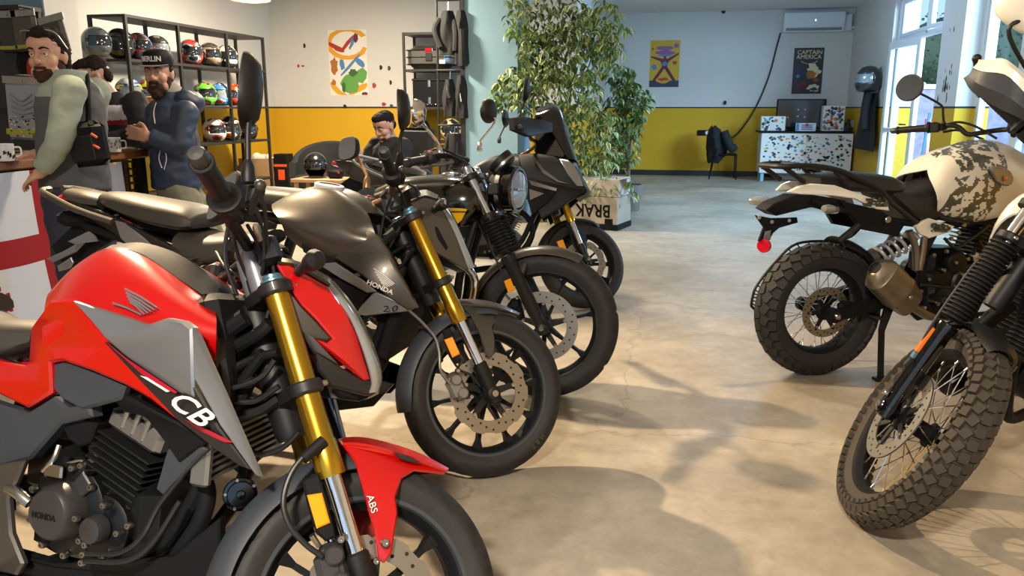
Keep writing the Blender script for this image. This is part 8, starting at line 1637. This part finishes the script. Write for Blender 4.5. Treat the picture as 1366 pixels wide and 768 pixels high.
# --- seated man with a phone
def man_seated():
    rz = math.radians(236); e = onY(514, 166, 6.85); L = V((e.x, e.y + .08, 0)); ch = empty('office_chair', 'black office chair carrying the seated man', 'chair', L, rz)
    mb = MB(); mb.box((-.02, 0, .44), (.48, .48, .08), None, None, .035); mb.build('seat', MATS['black_upholstery'], ch); mb = MB(); mb.box((-.30, 0, .80), (.08, .48, .58), None, MX.Rotation(-.12, 3, 'Y'), .035); mb.build('backrest', mat('chair_blue_black', '20232b', .8), ch); mb = MB(); mb.bar((-.26, 0, .42), (-.30, 0, .7), .06, .02); mb.lathe((0, 0, .08), (0, 0, 1), [(0, .03), (.32, .025)], None, 12); mb.build('column', K['mblack'], ch)
    for k in range(5):
        a = 2 * PI * k / 5; mb = MB(); mb.bar((0, 0, .10), (.28 * math.cos(a), .28 * math.sin(a), .07), .04, .03, None, (0, 0, 1)); mb.ball((.28 * math.cos(a), .28 * math.sin(a), .03), .03, None, 10, 8); mb.build('foot', K['mblack'], ch)
    P = person('young man in a black hoodie seated behind the motorcycles, looking down at a phone', L, rz); loc = lambda px, py, y: MX.Rotation(-rz, 3, 'Z') @ (onY(px, py, y) - L)
    hc = loc(513, 169, 6.85); fd = wdir(rz, 246) + V((0, 0, -.42)); body = MB(); R = head(body, hc, fd, (0, 0, 1), 1.02); sx = hc.x - .05; sy = hc.y
    hL = loc(497, 206, 6.62); hR = loc(487, 204, 6.60); ls, rs = V((sx, sy + .19, .93)), V((sx, sy - .19, .93)); le, re = V((sx + .12, sy + .26, .68)), V((sx + .14, sy - .26, .70)); lw, rw = V((.34, .07, .83)), V((.36, -.09, .84))
    torso(body, [((-.02, 0, .52), .16, .12, LV), ((sx * .5, sy * .5, .72), .15, .11, LV), ((sx, sy, .90), .155, .10, LV), ((sx, sy, .98), .07, .06, LV)]); limb(body, [V((sx, sy, .96)), hc - R @ V((.02, 0, .10))], [.06, .057])
    for s_, e_, w_ in ((ls, le, lw), (rs, re, rw)): limb(body, [s_, e_, w_], [.05, .042, .028])
    hand(body, lw, V((.55, -.5, .55)), V((-.6, -.6, .3)), -1, .7); hand(body, rw, V((.55, .4, .6)), V((-.6, .7, .3)), 1, .7)
    for sg in (1, -1): limb(body, [V((0, .10 * sg, .52)), V((.42, .13 * sg, .52)), V((.44, .13 * sg, .09))], [.085, .06, .045])
    fuse(body, .0068, 'body', SKIN2, P, 1); face(P, hc, R, 1.02, gaze=(0, -.3), closed=True)
    j = MB(); torso(j, [((-.02, 0, .48), .20, .15, LV), ((sx * .4, sy * .4, .62), .195, .15, LV), ((sx * .8, sy * .8, .80), .20, .145, LV), ((sx, sy, .92), .18, .115, LV), ((sx, sy, .975), .10, .085, LV), ((sx + .01, sy, 1.015), .085, .078, LV)])
    for s_, e_, w_ in ((ls, le, lw), (rs, re, rw)): j.tube([s_, s_.lerp(e_, .5), e_, e_.lerp(w_, .55), w_ - (w_ - e_).normalized() * .015], [.092, .08, .074, .058, .044], None, 16, 4); j.ball(s_, .09, None, 14, 10)
    j.ball((sx - .12, sy, .95), (.08, .13, .07), None, 14, 10); fuse(j, .010, 'hoodie', mat('hoodie_black', '15151a', .85, bump=.15, bscale=30), P, 3, wrinkle=.010, wscale=8)
    t = MB(); torso(t, [((-.02, 0, .44), .19, .15, LV), ((-.02, 0, .58), .185, .14, LV)])
    for sg in (1, -1): t.tube([V((0, .10 * sg, .52)), V((.40, .13 * sg, .53)), V((.45, .13 * sg, .45)), V((.44, .13 * sg, .07))], [.105, .09, .085, .07], None, 16, 5)
    fuse(t, .012, 'trousers', MATS['trousers_black'], P, 3); shoes(P, [((.46, .13, 0), 0), ((.46, -.13, 0), 0)])
    hair_cap(P, hc, R, 1.02, mat('hair_black', '141214', .85, spec=.2, bump=.3, bscale=120), [((-.026, 0, .056), (.092, .080, .080)), ((.035, 0, .094), (.064, .066, .040)), ((-.065, 0, .0), (.045, .070, .06))])
    hair_cap(P, hc, R, 1.02, BR, [((.044, 0, -.082), (.049, .055, .034)), ((.066, 0, -.102), (.029, .033, .020))], 'beard', .006, .002)
    c = (MX.Rotation(rz, 3, 'Z') @ V((.44, -.01, .92))) + L; ph = empty('phone', 'pale blue phone held by the seated man', 'phone', c, rz); mb = MB(); mb.box((0, 0, 0), (.010, .075, .15), None, MX.Rotation(-.5, 3, 'Y'), .004); mb.build('phone_body', mat('phone_blue', '9cc4d4', .3), ph)
man_green(); man_cap(); man_sweater(); man_seated()
red_bike(); grey_bike(); classic_bike(); adventure_bike(); white_trail_bike(); near_trail_bike()
# ---------------------------------------------------------------- light, sky and camera
w = bpy.data.worlds.new('daylight'); bpy.context.scene.world = w; w.use_nodes = True; nt = w.node_tree; bg = nt.nodes['Background']
bg.inputs[0].default_value = (.50, .72, 1.0, 1); bg.inputs[1].default_value = 1.15
def lamp(name, loc, e, col, size=.35, tilt=(0, 0, 0), kind='AREA', spread=PI):
    l = bpy.data.lights.new(name, kind); l.energy = e; l.color = col
    if kind == 'AREA': l.size = size; l.shape = 'DISK'; l.spread = spread
    else: l.shadow_soft_size = size
    o = bpy.data.objects.new(name, l); C.objects.link(o); o.location = loc; o.rotation_euler = tilt; return o
WARM = (1.0, .78, .50); WARM2 = (1.0, .84, .62)
LX, LY, LZ = -2.8, 3.70, 2.80
ts = lamp('track_spot', (LX, LY, LZ), 760, (1.0, .75, .46), .035, kind='SPOT'); ts.data.spot_size = math.radians(108); ts.data.spot_blend = .6; ts.rotation_euler = (V((.9, 1.5, 0)) - V((LX, LY, LZ))).to_track_quat('-Z', 'Y').to_euler(); lamp('unseen_ceiling_lamp', (-.4, -1.0, 2.93), 230, (1.0, .88, .72), .3)
lamp('unseen_ceiling_lamp', (-3.6, 8.2, 2.9), 235, WARM2, .3); lamp('unseen_ceiling_lamp', (-1.5, 5.4, 2.93), 75, WARM2, .3)  # the second one is added to brighten the flag and the men
tl = empty('track_spotlight', 'black ceiling spotlight above the motorcycles with an added plate cutting off its light', 'lamp', (LX, LY, 0)); u = V((math.cos(YAW), math.sin(YAW), 0)); n = V((-u.y, u.x, 0))
mb = MB(); mb.slab([n * .06 - u * .35 + V((0, 0, ZC)), n * .06 + u * .35 + V((0, 0, ZC)), n * .06 + u * .35 + V((0, 0, LZ - .33)), n * .06 - u * .35 + V((0, 0, LZ - .33))], n * .01, None, .002); mb.build('shade', K['mblack'], tl)  # unseen plate added to cut the warm beam off from the rear floor
mb = MB(); mb.lathe((0, 0, LZ + .06), (0, 0, 1), [(0, .05), (.10, .05), (.11, .03), (.139, .03)], None, 18); mb.build('housing', K['mblack'], tl)
lamp('added_cool_fill', (1.0, 11.2, 2.78), 125, (.46, .70, 1.0), .5, kind='POINT')  # added fill brightening the back room, which is lit by daylight alone
cl = empty('unseen_ceiling_lamp', 'round white housing added for the unseen cool fill light in the back room', 'lamp', (1.0, 11.2, 0)); mb = MB(); mb.lathe((0, 0, 2.93), (0, 0, 1), [(0, .16), (.03, .2), (.069, .2)], None, 28); mb.build('housing', PVC, cl)  # made-up housing to go with the added fill light
DAY = (.50, .74, 1.0)
def sky_light(name, loc, to, e, sx, sy):
    l = bpy.data.lights.new(name, 'AREA'); l.energy = e; l.color = DAY; l.shape = 'RECTANGLE'; l.size = sx; l.size_y = sy; o = bpy.data.objects.new(name, l); C.objects.link(o); o.location = loc; o.rotation_euler = (V(to) - V(loc)).to_track_quat('-Z', 'Y').to_euler()
sky_light('daylight_door', (6.2, 8.6, 3.6), (-.2, 15.6, 1.9), 1000, 3, 2.5); sky_light('daylight_window', (6.6, 5.6, 3.8), (-.2, 11.5, .9), 520, 4, 2.5)
lamp('pendant_bulb', (pl.location.x, pl.location.y, 1.95), 6, WARM, .05, kind='POINT')
cd = bpy.data.cameras.new('camera'); cam = bpy.data.objects.new('camera', cd); C.objects.link(cam); bpy.context.scene.camera = cam
cd.sensor_fit = 'HORIZONTAL'; cd.sensor_width = 36; cd.lens = FPX / 1366 * 36; cd.clip_start = .02; cd.clip_end = 200
cam.location = EYE; cam.rotation_euler = (PI / 2 - PITCH, 0, YAW)
v = bpy.context.scene.view_settings; v.view_transform = 'Standard'; v.look = 'None'; v.gamma = 1; v.use_curve_mapping = False; v.exposure = .3
bpy.context.scene.cycles.max_bounces = 8; bpy.context.scene.cycles.transparent_max_bounces = 12; bpy.context.scene.cycles.caustics_reflective = False; bpy.context.scene.cycles.caustics_refractive = False; bpy.context.scene.cycles.sample_clamp_indirect = 6
